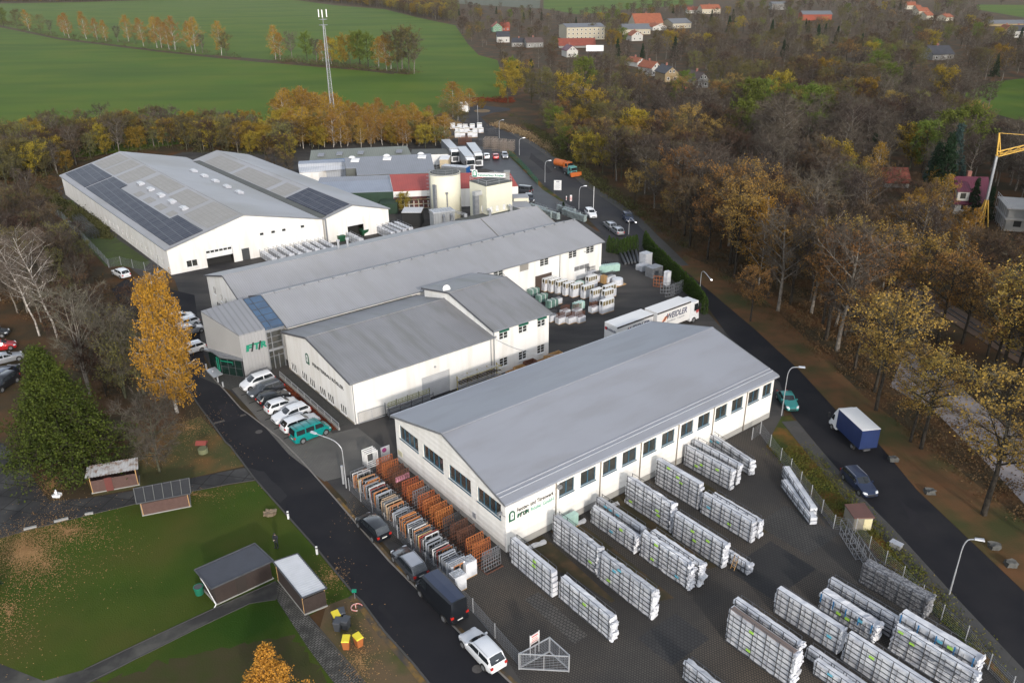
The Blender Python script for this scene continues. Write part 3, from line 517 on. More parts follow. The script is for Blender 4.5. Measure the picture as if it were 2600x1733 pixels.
mb = MB(); mb.face([(-6.1, 50.85, .1), (-8.0, 53.72, .1), (-8.0, 53.72, 2.6), (-6.1, 50.85, 2.6)]); mb.face([(-8.0, 53.72, .1), (-8.5, 57, .1), (-8.5, 57, 2.55), (-8.0, 53.72, 2.6)]); gl = mb.build('shop_glass', mat('green_tinted_glass', (.006, .016, .014), (.01, .024, .02), .12, 1, spec=.4), E0)
mb = MB()
for t in (0, .33, .66, 1): mb.bar((-6.1-1.9*t, 50.85+2.87*t, .0), (-6.1-1.9*t, 50.85+2.87*t, 2.65), .045)
for z in (.1, 1.3, 2.5): mb.bar((-6.1, 50.85, z), (-8.0, 53.72, z), .04)
mb.build('glazing_bar', M['metald'], E0)
mb = MB(); mb.bar((-6.9, 52.1, 2.1), (-8.0, 53.72, 2.1), .09); mb.bar((-6.9, 52.1, 1.7), (-6.9, 52.1, 2.2), .05)
for y in (54.1, 54.6): mb.bar((-8.1-(y-53.7)*.15, y, .3), (-8.1-(y-53.7)*.15, y, 2.4), .07)
mb.build('green_frame', M['green'], E0)
mb = MB(); mb.hexa([(-2.28, 50.75, zr(50.7)-.1), (.45, 50.75, zr(50.7)-.1), (.45, 58.3, zr(58.3)-.1), (-2.28, 58.3, zr(58.3)-.1), (-2.28, 50.75, zr(50.7)+.05), (.45, 50.75, zr(50.7)+.05), (.45, 58.3, zr(58.3)+.05), (-2.28, 58.3, zr(58.3)+.05)]); mb.build('glass_roof', M['skyglass'], E0)
mb = MB(); 
for i in range(6): v = 50.8+i*1.48; mb.bar((-2.28, v, zr(v)+.07), (.45, v, zr(v)+.07), .035)
for x in (-2.2, -1.3, .4): mb.bar((x, 50.8, zr(50.8)+.07), (x, 58.2, zr(58.2)+.07), .035)
mb.build('glazing_bar', M['metald'], E0)
mb = MB(); mb.face([(-2.25, 50.9, 0), (.0, 50.9, 0), (.0, 50.9, 5.9), (-2.25, 50.9, 5.9)]); mb.build('stair_glass', M['glass'], E0)
mb = MB(); mb.box(-2.3, 50.72, 2.75, .05, 50.86, 3.1); mb.box(-2.3, 50.72, 5.6, .4, 50.86, 6.0)
for x in (-2.25, -1.6, -.1): mb.box(x, 50.75, 0, x+.1, 50.88, 5.7)
for z in (3.9, 4.8, 1.9): mb.box(-2.2, 50.78, z, 0, 50.87, z+.06)
mb.box(-.9, 50.76, 0, -.8, 50.87, 2.2); mb.build('glazing_frame', M['metal'], E0)
ftr(E0, (-5.3, 50.69, 3.7), (1, 0, 0), (0, 0, 1), 2.85, .95, M['green'], M['black'], .05)
# forecourt: plinth table, bollards, bed wall with rail
mb = MB(); p = [P('d4', *q, .55) for q in ((380, 1140), (500, 1100), (605, 1195), (485, 1245))]; mb.hexa([q-Vector((0, 0, .06)) for q in p]+p); t_ = mb.build('info_table', M['metalp']); tag(t_, 'low tilted grey table top standing outside the entrance pavilion', 'table')
for i, (x, y) in enumerate(((390, 1130), (545, 1305), (612, 1370), (480, 1210))):
    b_ = MB(); b_.disc((0, 0, 0), .11, .75, 10); o = b_.build('bollard', M['metalp']); o.location = P('d4', x, y); tag(o, ('bollard at the far end of the grey table by the pavilion', 'bollard nearest the first parked white car', 'bollard at the kerb corner nearest the street below the table', 'bollard right beside the grey table')[i], 'bollard', 'steel bollards in front of the pavilion')
rw = thing('planter_wall', 'low grey wall with tubular rail between parking bays and lettered gable', 'wall', W(-2.2, 47.8), YAW)
mb = MB(); mb.box(-.1, -17.6, 0, .1, 0, .35); mb.build('base', M['concrete'], rw)
mb = MB(); mb.bar((0, 0, .95), (0, -17.6, .95), .04); mb.bar((0, 0, .65), (0, -17.6, .65), .025)
for i in range(10): mb.bar((0, -i*1.95, .3), (0, -i*1.95, .95), .03)
mb.build('rail', M['metalp'], rw)
# ---------------------------------------------------------------- solar hall
def shear(root, k):
    sm = Matrix(((1, k, 0, 0), (k, 1, 0, 0), (0, 0, 1, 0), (0, 0, 0, 1)))
    seen = set()
    def rec(o):
        for c in o.children:
            if c.type == 'MESH' and c.data.name not in seen: seen.add(c.data.name); c.data.transform(sm)
            rec(c)
    bpy.context.view_layer.update(); rec(root)
def tiles(parent, name, x0, x1, y0, y1, zf, m, nx, ny, h=.1, gap=.0):
    mb = MB(); mb.hexa([(x0, y0, zf(y0)+.0), (x1, y0, zf(y0)), (x1, y1, zf(y1)), (x0, y1, zf(y1)), (x0, y0, zf(y0)+h), (x1, y0, zf(y0)+h), (x1, y1, zf(y1)+h), (x0, y1, zf(y1)+h)])
    return mb.build(name, m, parent)
D1 = thing('solar_hall', 'huge white hall with dark solar panels along its left eave', 'factory hall', W(28.6, 97.8), YAW+R(90))
DW, DL = 29.9, 76
DG = [(2.95, 4.95, .75, 2.05, 2), (6.6, 11.6, 0, 3.4), (13.2, 14.7, 0, 2.3), (17.1, 17.95, 4.1, 5.25, 1), (19.35, 20.2, 4.1, 5.25, 1), (21.5, 22.35, 4.1, 5.25, 1), (25.3, 26.15, 4.1, 5.25, 1)]
DG = [(a, b, c, min(d, 4.72) if c > 3 else d, *e) for (a, b, c, d, *e) in DG]
DB = [(DL-(v-97.8)-1.1, DL-(v-97.8), 1.0, 2.2, 2) for v in [101+3.05*i for i in range(13)]]
gable_walls(D1, DL, DW, 5.2, 4.8, 15.4, 8.7, M['white'], (), DG, (), DB)
gable_roof(D1, DL, DW, 5.2, 4.8, 15.4, 8.7, M['roofD'], over=.25, verge=M['gutter'])
wins(D1, (0, DW), (0, 0), [h for h in DG if len(h) == 5], M['wframe']); wins(D1, (DL, DW), (0, DW), DB, M['wframe'], fw=.05, depth=.06, sill=False)
mb = MB(); mb.box(.1, DW-11.55, 1.7, .18, DW-6.65, 3.38); dd = mb.build('sectional_door', M['wframe'], D1)
mb = MB()
for i in range(6): mb.box(.07, DW-11.4+i*.8, 2.7, .098, DW-10.75+i*.8, 3.1)
mb.build('door_window', M['glass'], dd)
mb = MB(); mb.box(.12, DW-14.7, 0, .16, DW-13.2, 2.3); mb.build('door', mat('anthracite_door', (.06, .065, .07), None, .5), D1)
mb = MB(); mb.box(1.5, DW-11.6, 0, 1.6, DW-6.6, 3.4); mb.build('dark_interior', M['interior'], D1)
sl_ = (8.7-4.8)/(DW-15.4); zf = lambda y: 8.7-(y-15.4)*sl_+.18
ye = DW
def upr(x): return ye-x
for (v0, v1, x0, x1) in ((.8, 14, .9, 7.1), (14, 46, .9, 5.5), (46, 56.6, .9, 7.1), (57.6, 75.3, .9, 7.1)):
    tiles(D1, 'solar_array', v0, v1, upr(x1), upr(x0), zf, M['solar'], 8, 4)
for (v0, v1, x0, x1) in ((1, 13, 8, 14), (15, 27, 9.8, 13.8), (29, 44, 10.4, 14), (47, 56, 7.6, 14), (58, 65, 7.6, 13.8), (66.5, 75, 7.6, 13.8), (15, 18, 6, 7.6), (21, 25, 6, 7.6), (28, 32, 6, 7.6), (35, 38.5, 6, 7.6)):
    tiles(D1, 'moss_patch', v0, v1, upr(x1), upr(x0), zf, M['mossy'], 1, 1, .02)
def dome(parent, x, y, z, yy=0, w_=2.0, d_=1.3):
    mb = MB(); mb.box(x-w_/2, y-d_/2, z-.1, x+w_/2, y+d_/2, z+.35); o = mb.build('skylight_kerb', M['pale_trim'], parent)
    mb = MB(); mb.hexa([(x-w_/2+.08, y-d_/2+.08, z+.352), (x+w_/2-.08, y-d_/2+.08, z+.352), (x+w_/2-.08, y+d_/2-.08, z+.352), (x-w_/2+.08, y+d_/2-.08, z+.352), (x-w_/2+.4, y-d_/2+.35, z+.6), (x+w_/2-.4, y-d_/2+.35, z+.6), (x+w_/2-.4, y+d_/2-.35, z+.6), (x-w_/2+.4, y+d_/2-.35, z+.6)])
    mb.build('skylight_dome', mat('milky_dome', (.45, .46, .48), None, .4), o)
for i in range(5):
    v = 16.1+i*6.7; dome(D1, v, upr(9.1), zf(upr(9.1)))
    v = 24+i*6.7; y = 6.6; dome(D1, v, y, 5.2+y*(8.7-5.2)/15.4+.18)
D2 = thing('rear_solar_hall', 'smaller white hall with one square solar array beside the valley of the huge hall', 'factory hall', W(43.3, 97.3), YAW+R(90))
D2G = [(3.0, 3.7, 0, 2.1), (4.85, 8.45, 0, 4.15)]
gable_walls(D2, 71, 14.3, 4.8, 5.2, 8.0, 6.9, M['white'], (), D2G); gable_roof(D2, 71, 14.3, 4.8, 5.2, 8.0, 6.9, M['roofD'], over=.25, verge=M['gutter'])
s2_ = (6.9-5.2)/6.3; zf2 = lambda y: 6.9-(y-8.0)*s2_+.18
tiles(D2, 'solar_array', .6, 18.4, 14.3-6.0, 14.3-.7, zf2, M['solar'], 1, 1)
for (v0, v1) in ((20, 27), (29, 48), (50, 66)): tiles(D2, 'moss_patch', v0, v1, 9.2, 13.4, zf2, M['mossy'], 1, 1, .02)
mb = MB(); mb.box(.1, 14.3-8.42, 2.6, .18, 14.3-4.88, 4.13); mb.build('roller_door', M['wframe'], D2)
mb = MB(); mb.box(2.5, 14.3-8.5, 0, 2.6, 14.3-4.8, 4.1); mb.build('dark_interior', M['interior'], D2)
mb = MB(); mb.box(.1, 14.3-3.7, 0, .16, 14.3-3.0, 2.1); mb.build('door', M['wframe'], D2)
shear(D1, .037); shear(D2, .037)
mb = MB(); mb.bar((0, 0, 0), (0, 0, 5.2), .16, n=8); o = mb.build('rain_pipe', M['gutter']); o.location = W(29.1, 97.4); tag(o, 'thick grey rain pipe at the valley between the two solar-panelled halls', 'drainpipe')
mb = MB(); mb.box(-.85, .2, .1, .85, 69, .62); o = mb.build('valley_roof', M['bitumen']); o.location = W(28.95, 97.8, 4.95); o.rotation_euler = (0, 0, YAW+R(2.1)); tag(o, 'dark box gutter running between the two solar-panelled halls', 'gutter')
# ---------------------------------------------------------------- silo and cream tower
SI = thing('silo', 'cream cylindrical silo with dark top and caged ladder', 'silo', W(57.9, 97.6), YAW)
mb = MB(); mb.disc((0, 0, 0), 3.35, 10.3, 48); mb.build('shell', M['cream'], SI, True); MB
for pgn in SI.children[0].data.polygons:
    if len(pgn.vertices) > 4: pgn.use_smooth = False
mb = MB(); mb.disc((0, 0, 10.31), 3.2, .03, 48); mb.build('roof', M['bitumen'], SI)
mb = MB(); mb.disc((0, 0, 10.1), 3.42, .18, 48); mb.build('rim', M['gutter'], SI)
mb = MB()
for i in range(12): t = i/12*6.283; mb.bar((3.1*math.cos(t), 3.1*math.sin(t), 10.3), (3.1*math.cos(t), 3.1*math.sin(t), 11.3), .025)
for z in (10.8, 11.3): mb.tube([(3.1*math.cos(t/24*6.2832), 3.1*math.sin(t/24*6.2832), z) for t in range(25)], .025, 4)
mb.build('railing', M['metal'], SI)
lad = MB(); ang = R(-195); lx, ly = 3.5*math.cos(ang), 3.5*math.sin(ang); tx, ty = -math.sin(ang), math.cos(ang)
for k in (-.3, .3): lad.bar((lx+tx*k, ly+ty*k, .5), (lx+tx*k, ly+ty*k, 11.2), .05)
for i in range(34): lad.bar((lx-tx*.3, ly-ty*.3, .6+i*.3), (lx+tx*.3, ly+ty*.3, .6+i*.3), .025)
for i in range(12):
    z = 1.8+i*.8; lad.tube([(lx+tx*.45*math.cos(t)+math.cos(ang)*.7*math.sin(t), ly+ty*.45*math.cos(t)+math.sin(ang)*.7*math.sin(t), z) for t in (0, .8, 1.57, 2.3, 3.14)], .03, 4)
lad.build('caged_ladder', M['metal'], SI)
mb = MB(); mb.box(-3.65, -1.5, 2.5, -3.2, -.6, 8.2); mb.build('service_shaft', M['metal'], SI)
mb = MB(); a1 = R(-118); x1, y1 = 3.5*math.cos(a1), 3.5*math.sin(a1); mb.tube([(x1, y1, 6.6), (x1, y1, 3.4), (x1-.8, y1, 2.2), (x1-.8, y1, 0)], .13, 8); mb.box(x1-.25, y1-.15, 6.3, x1+.25, y1+.2, 6.7); mb.build('pipe', M['metal'], SI)
CT = thing('cream_tower', 'square cream tower with dark railed roof beside the silo', 'tower', W(58, 82.4), YAW)
CH = [(.75, 1.5, 4.5, 5.6, 1), (2.3, 3.05, 4.5, 5.6, 1), (4.1, 4.85, 4.5, 5.6, 1)]
mb = MB(); wall(mb, (0, 0), (6.6, 0), 0, 10, CH); wall(mb, (6.6, 0), (6.6, 6), 0, 10); wall(mb, (6.6, 6), (0, 6), 0, 10); LH = [(2.6, 3.2, 4.5, 6.0, 1), (4.0, 4.6, 4.5, 5.7, 1)]; wall(mb, (0, 6), (0, 0), 0, 10, LH); mb.build('wall', M['cream'], CT)
wins(CT, (0, 0), (6.6, 0), CH, M['wframe'], gm=M['wframe']); wins(CT, (0, 6), (0, 0), LH, M['wframe'], gm=M['wframe'])
mb = MB(); mb.box(-.08, -.08, 10, 6.68, 6.08, 10.12); mb.build('roof', M['bitumen'], CT)
mb = MB()
pts = [(.1, .1), (6.5, .1), (6.5, 5.9), (.1, 5.9), (.1, .1)]
for z in (10.6, 11.1): mb.tube([(x, y, z) for x, y in pts], .03, 4)
for (x, y) in ((.1, .1), (3.3, .1), (6.5, .1), (6.5, 3), (6.5, 5.9), (3.3, 5.9), (.1, 5.9), (.1, 3)): mb.bar((x, y, 10.1), (x, y, 11.1), .03)
mb.build('railing', M['metalp'], CT)
SB = thing('roof_sign', 'white roof sign reading Fensterbau Rösler on posts above the cream tower', 'sign', W(58.2, 87.7, 10.1), YAW+math.atan2(-5.1, 5.0))
mb = MB(); mb.box(0, -.06, .9, 7.0, .06, 1.75); mb.box(0, -.062, 1.75, 1.15, .062, 2.35); mb.build('board', M['sign'], SB)
mb = MB()
for x in (.5, 3.4, 6.5): mb.bar((x, .1, 0), (x, .1, 1.2), .04)
mb.build('post', M['metald'], SB)
text('lettering', 'Fensterbau Rösler', (1.25, -.065, 1.07), (1, 0, 0), (0, 0, 1), 5.5, .5, M['green'], SB, .02, .02); arch(SB, (.12, -.065, .95), (1, 0, 0), (0, 0, 1), .92, 1.32, M['green'], M['wframe'], .02)
DU = thing('air_duct', 'stacked rectangular steel air duct climbing the left wall of the cream tower', 'duct', W(57.1, 84.6, 0), YAW)
for i in range(5): mb = MB(); mb.box(-.9, -.7, 3.9+i*.82, .1, .3, 3.9+i*.82+.78); mb.build('duct_section', M['metal'], DU)
mb = MB(); mb.box(-.9, -.7, 8.0, .9, .3, 8.8); mb.build('duct_elbow', M['metalp'], DU)
FI = thing('filter_unit', 'big ribbed steel filter cabinet standing in front of the silo', 'filter unit', W(45.6, 83.2), YAW-R(14))
ribm = mat('ribbed_steel', (.33, .34, .35), (.27, .28, .29), .45, .8, metal=.3, stripes=('X', .6, .5))
mb = MB(); mb.box(0, 0, 0, 4.4, 2.6, 6.4); mb.build('cabinet', ribm, FI); mb = MB(); mb.box(-.1, -.1, 6.4, 4.5, 2.7, 6.6)
for i in range(8): mb.box(-.1+i*.62, -.1, 6.6, -.02+i*.62, 2.7, 6.7)
mb.build('lid', M['metalp'], FI); mb = MB(); mb.box(1.4, -1.2, 3.0, 4.3, -.003, 4.2); mb.tube([(2.0, -.5, 4.2), (2.0, -.5, 5.6), (2.0, 0, 5.9)], .28, 8); mb.tube([(3.6, -.5, 4.2), (3.6, -.5, 5.6), (3.6, 0, 5.9)], .28, 8); mb.build('blower', M['metal'], FI)
CV = thing('conveyor', 'slanting lattice conveyor running from silo foot to the flat roof', 'conveyor', (0, 0, 0))
mb = MB(); a_ = P('d2', 405, 790, 6.0); b_ = P('d2', 690, 880, 4.4)
for k in (0, .35): mb.bar(a_+Vector((0, 0, k)), b_+Vector((0, 0, k)), .05); mb.bar(a_+Vector((.4, .3, k)), b_+Vector((.4, .3, k)), .05)
for i in range(14): p = a_.lerp(b_, i/14); q = a_.lerp(b_, (i+1)/14); mb.bar(p, q+Vector((0, 0, .35)), .025)
mb.build('lattice', M['metal'], CV); mb = MB(); mb.disc(b_+Vector((0, 0, -.2)), .35, .6, 10); mb.build('motor', M['metalp'], CV)
# ---------------------------------------------------------------- old sheds behind
def roofs(name, label, cat, planes, wallm, parts='roof', t=.12, ridge=None):
    r = thing(name, label, cat, (0, 0, 0))
    for pts, m_ in planes:
        mb = MB(); n = len(pts); pts = [Vector(p) for p in pts]; tp = [p+Vector((0, 0, t)) for p in pts]
        mb.add(pts+tp, [tuple(range(n))[::-1], tuple(range(n, 2*n))]+[(i, (i+1) % n, n+(i+1) % n, n+i) for i in range(n)]); mb.build('roof', m_, r)
        mb = MB(); ins = [p for p in pts]
        for i in range(n): a_, b_ = ins[i], ins[(i+1) % n]; mb.face([(a_.x, a_.y, 0), (b_.x, b_.y, 0), (b_.x, b_.y, b_.z-.01), (a_.x, a_.y, a_.z-.01)])
        mb.build('wall', wallm, r)
    return r
def recentre(r):
    bpy.context.view_layer.update(); pts = [Vector(v.co) for c in r.children for v in c.data.vertices]
    if not pts: return
    c0 = Vector(((min(p.x for p in pts)+max(p.x for p in pts))/2, (min(p.y for p in pts)+max(p.y for p in pts))/2, 0))
    def rec(o):
        for c in o.children:
            if c.type == 'MESH': c.data.transform(Matrix.Translation(-c0))
            rec(c)
    rec(r); r.location = c0
def quad(c, a_, za, b_, zb): # front edge pixels a_ at za, rear edge pixels b_ at zb
    return [P(c, *a_[0], za), P(c, *a_[1], za), P(c, *b_[1], zb), P(c, *b_[0], zb)]
f_ = quad('d1', ((240, 300), (1590, 222)), 4.5, ((260, 170), (1535, 112)), 6.0)
back = [f_[3], f_[2], f_[2]+(f_[2]-f_[1])*Vector((1, 1, 0))+Vector((0, 0, -1.5))*1, f_[3]+(f_[3]-f_[0])*Vector((1, 1, 0))+Vector((0, 0, -1.5))]
E1 = roofs('arched_store', 'long low store with dull green-grey roof in front of the birch grove', 'shed', [(f_, M['greenroof']), (back, M['greenroof'])], mat('blue_edge', (.02, .12, .35), None, .6))
for (x, y, z) in ((395, 240, 5.2), (640, 222, 5.2), (920, 210, 5.2), (1432, 192, 5.2)):
    p = P('d1', x, y, z); mb = MB(); mb.hexa([p+Vector(q) for q in ((-.8, -.9, .0), (.8, -.9, .0), (.8, .9, .4), (-.8, .9, .4), (-.8, -.9, .2), (.8, -.9, .2), (.8, .9, .6), (-.8, .9, .6))]); mb.build('rooflight', M['greyroof'], E1)
recentre(E1)
g_ = [P('d1', 870, 500, 5.5), P('d1', 1910, 462, 5.5), P('d1', 1850, 215, 7.5), P('d1', 700, 270, 7.5), P('d1', 720, 410, 6.3), P('d1', 855, 405, 6.3)]
E2 = roofs('slate_grey_shed', 'wide shed with blue-grey corrugated roof and three square rooflights', 'shed', [(g_, M['greyroof'])], M['bitumen'])
for (x, y) in ((848, 320), (1272, 298), (1733, 275)):
    p = P('d1', x, y, 6.9); mb = MB(); mb.hexa([p+Vector(q) for q in ((-1, -.9, -.3), (1, -.9, -.3), (1, .9, .2), (-1, .9, .2), (-1, -.9, .45), (1, -.9, .45), (1, .9, .7), (-1, .9, .7))]); mb.build('rooflight', M['tarp'], E2)
for (x, y) in ((803, 262), (1262, 238), (1717, 212)):
    p = P('d1', x, y, 7.6); mb = MB(); mb.disc(p, .9, .35, 12, r2=.5); mb.build('roof_vent', M['tarp'], E2)
recentre(E2)
h_ = [P('d1', 88, 350, 5.2), P('d1', 705, 325, 5.2), P('d1', 695, 285, 5.6), P('d1', 98, 315, 5.6)]
E3 = roofs('pale_side_block', 'pale sheet-clad block at the left end of the old sheds', 'shed', [(h_, M['bluegrey'])], mat('pale_blue_sheet', (.40, .42, .46), (.34, .36, .40), .5, .4, stripes=('X', .6, .4)))
k_ = [P('d1', 105, 458, 3.6), P('d1', 735, 412, 3.6), P('d1', 705, 330, 4.9), P('d1', 95, 352, 4.9)]
mb = MB(); mb.hexa([p-Vector((0, 0, .15)) for p in k_]+k_); mb.build('lean_to_roof', mat('pale_sheet', (.42, .44, .48), (.36, .38, .42), .5, .4, stripes=('X', .6, .4)), E3)
mb = MB(); a_, b_ = k_[0], P('d1', 355, 452, 3.6); mb.hexa([(a_.x, a_.y, 0), (b_.x, b_.y, 0), (b_.x+2, b_.y+4, 0), (a_.x+2, a_.y+4, 0), (a_.x, a_.y, 3.4), (b_.x, b_.y, 3.4), (b_.x+2, b_.y+4, 3.5), (a_.x+2, a_.y+4, 3.5)]); mb.build('wall', M['white'], E3)
recentre(E3)
l_ = [P('d1', 440, 745, 4.0), P('d1', 1350, 713, 4.0), P('d1', 1320, 557, 5.2), P('d1', 350, 597, 5.2)]; l2 = [P('d1', 350, 596, 5.2), P('d1', 1320, 556, 5.2), P('d1', 1300, 499, 5.6), P('d1', 380, 530, 5.6)]
E4 = roofs('blue_grey_shed', 'shed with two-pitch pale blue sheet roof adjoining the red roof', 'shed', [(l_, M['bluegrey']), (l2, mat('faded_bluegrey', (.22, .235, .27), (.19, .20, .23), .5, .4, stripes=('X', .5, .4)))], mat('green_boards', (.018, .045, .026), (.014, .035, .02), .8, .5)); recentre(E4)
ra, rb = P('d1', 1352, 715, 4.2), P('d2', 1388, 487, 4.2); rc, rd = P('d2', 1272, 302, 6.6), P('d1', 1302, 492, 6.6)
E5 = roofs('red_roofed_shed', 'long shed with red corrugated roof passing behind the silo', 'shed', [([ra, rb, rc, rd], M['red_roof'])], M['white'])
mb = MB(); dv = (rb-ra).normalized(); nv = Vector((dv.y, -dv.x, 0)); 
if nv.y > 0: nv = -nv
q0 = ra+nv*.06; mb.hexa([q0+Vector((0, 0, -2.3)), q0+dv*11+Vector((0, 0, -2.3)), q0+dv*11+nv*.05+Vector((0, 0, -2.3)), q0+nv*.05+Vector((0, 0, -2.3)), q0+Vector((0, 0, -1.3)), q0+dv*11+Vector((0, 0, -1.3)), q0+dv*11+nv*.05+Vector((0, 0, -1.3)), q0+nv*.05+Vector((0, 0, -1.3))]); 
for i in range(10):
    for j in range(2): p = q0+dv*(.3+i*1.08)+Vector((0, 0, -3.9+j*1.0)); mb.hexa([p+Vector(z_) for z_ in ((0, 0, 0), tuple(dv*.85), tuple(dv*.85+nv*.3), tuple(nv*.3), (0, 0, .75), tuple(dv*.85+Vector((0, 0, .75))), tuple(dv*.85+nv*.3+Vector((0, 0, .75))), tuple(nv*.3+Vector((0, 0, .75))))])
mb.build('shelf_goods', mat('dark_red_goods', (.10, .03, .025), (.03, .025, .025), .8, .8, contrast=.05), E5)
mb = MB(); 
for i in range(5): p = q0+dv*(i*2.75)+nv*.5; mb.bar((p.x, p.y, 0), (p.x, p.y, 2.4), .07)
for z in (.35, 1.35, 2.35): p = q0+nv*.5; mb.bar((p.x, p.y, z), (p.x+dv.x*11, p.y+dv.y*11, z), .05)
mb.build('shelf_frame', mat('yellowish_frame', (.45, .36, .2), None, .6), E5); recentre(E5)
def boxthing(name, label, cat, c, pa, pb, z, depth, m, roofm=None, group=None):
    a_, b_ = P(c, *pa, z), P(c, *pb, z); d = (b_-a_); L_ = d.length; rz = math.atan2(d.y, d.x)
    t_ = thing(name, label, cat, (a_.x, a_.y, 0), rz, group); mb = MB(); mb.box(0, 0, 0, L_, depth, z-.1); mb.build('wall', m, t_); mb = MB(); mb.box(-.1, -.1, z-.1, L_+.1, depth+.1, z+.02); mb.build('roof', roofm or M['metalp'], t_); return t_
boxthing('flat_shed', 'low dark flat-roofed shed right of the green-grey store', 'shed', 'd1', (1590, 222), (2082, 210), 3.0, 7, M['wframe'], M['bitumen'])
boxthing('beige_cabin', 'tall beige cabin between slate-grey shed and parked lorries', 'cabin', 'd1', (1965, 285), (2080, 285), 3.0, 5, mat('beige', (.55, .45, .30), None, .8), M['tarp'])
boxthing('low_annex', 'low cream annex with grey roof right of the cream tower', 'annex', 'd2', (1332, 640), (1527, 632), 3.4, 3.2, M['cream'], M['roofC'])
boxthing('lean_to', 'grey sheet lean-to between cream tower and long hall roof', 'annex', 'd2', (1332, 770), (1565, 755), 2.6, 5.0, M['metalp'], M['roofC'])
boxthing('corrugated_canopy', 'small corrugated canopy left of the filter cabinet', 'canopy', 'd1', (1465, 988), (1715, 988), 3.2, 4, M['interior'], mat('corrugated_white', (.55, .55, .56), None, .5, stripes=('X', .35, .6)))
boxthing('green_net_bay', 'dark green boarded bay under the blue-grey shed', 'bay', 'd1', (1170, 875), (1400, 870), 2.4, 4.5, MATS['green_boards'], MATS['green_boards'])
boxthing('parapet_block', 'grey parapet block rising behind the roof sign', 'annex', 'd2', (1200, 300), (1272, 300), 7.6, 2, M['concrete'], M['concrete'])
boxthing('parapet_wall', 'long grey parapet behind the sign above the red roof', 'wall', 'd2', (850, 312), (1198, 300), 6.9, .3, M['concrete'], M['concrete'])
# ---------------------------------------------------------------- vehicles
def lerp(a, b, t): return a+(b-a)*t
def interp(x, pts):
    if x <= pts[0][0]: return pts[0][1]
    for (a, b), (c, d) in zip(pts[:-1], pts[1:]):
        if x <= c: return lerp(b, d, (x-a)/(c-a) if c > a else 0)
    return pts[-1][1]
SPEC = {  # L W H ground, deck profile (front positive x, fractions of L), cabin x: base_f, roof_f, roof_r, base_r
 'hatch': (4.25, 1.78, 1.46, .95, (.24, .06, -.36, -.475)),
 'wagon': (4.75, 1.83, 1.47, .95, (.22, .06, -.38, -.475)),
 'suv': (4.55, 1.85, 1.66, 1.06, (.24, .10, -.38, -.47)),
 'mpv': (4.50, 1.82, 1.64, 1.00, (.30, .10, -.40, -.475)),
 'sedan': (4.45, 1.74, 1.42, .92, (.20, .04, -.22, -.36)),
 't4': (4.80, 1.84, 1.94, 1.12, (.36, .22, -.46, -.492)),
 'van': (5.95, 2.05, 2.55, 1.30, (.385, .27, -.485, -.497)),
}
def paint(name, c, metal=.15): return mat(name, c, tuple(v*.92 for v in c), .28, .3, metal=metal, coat=.6)
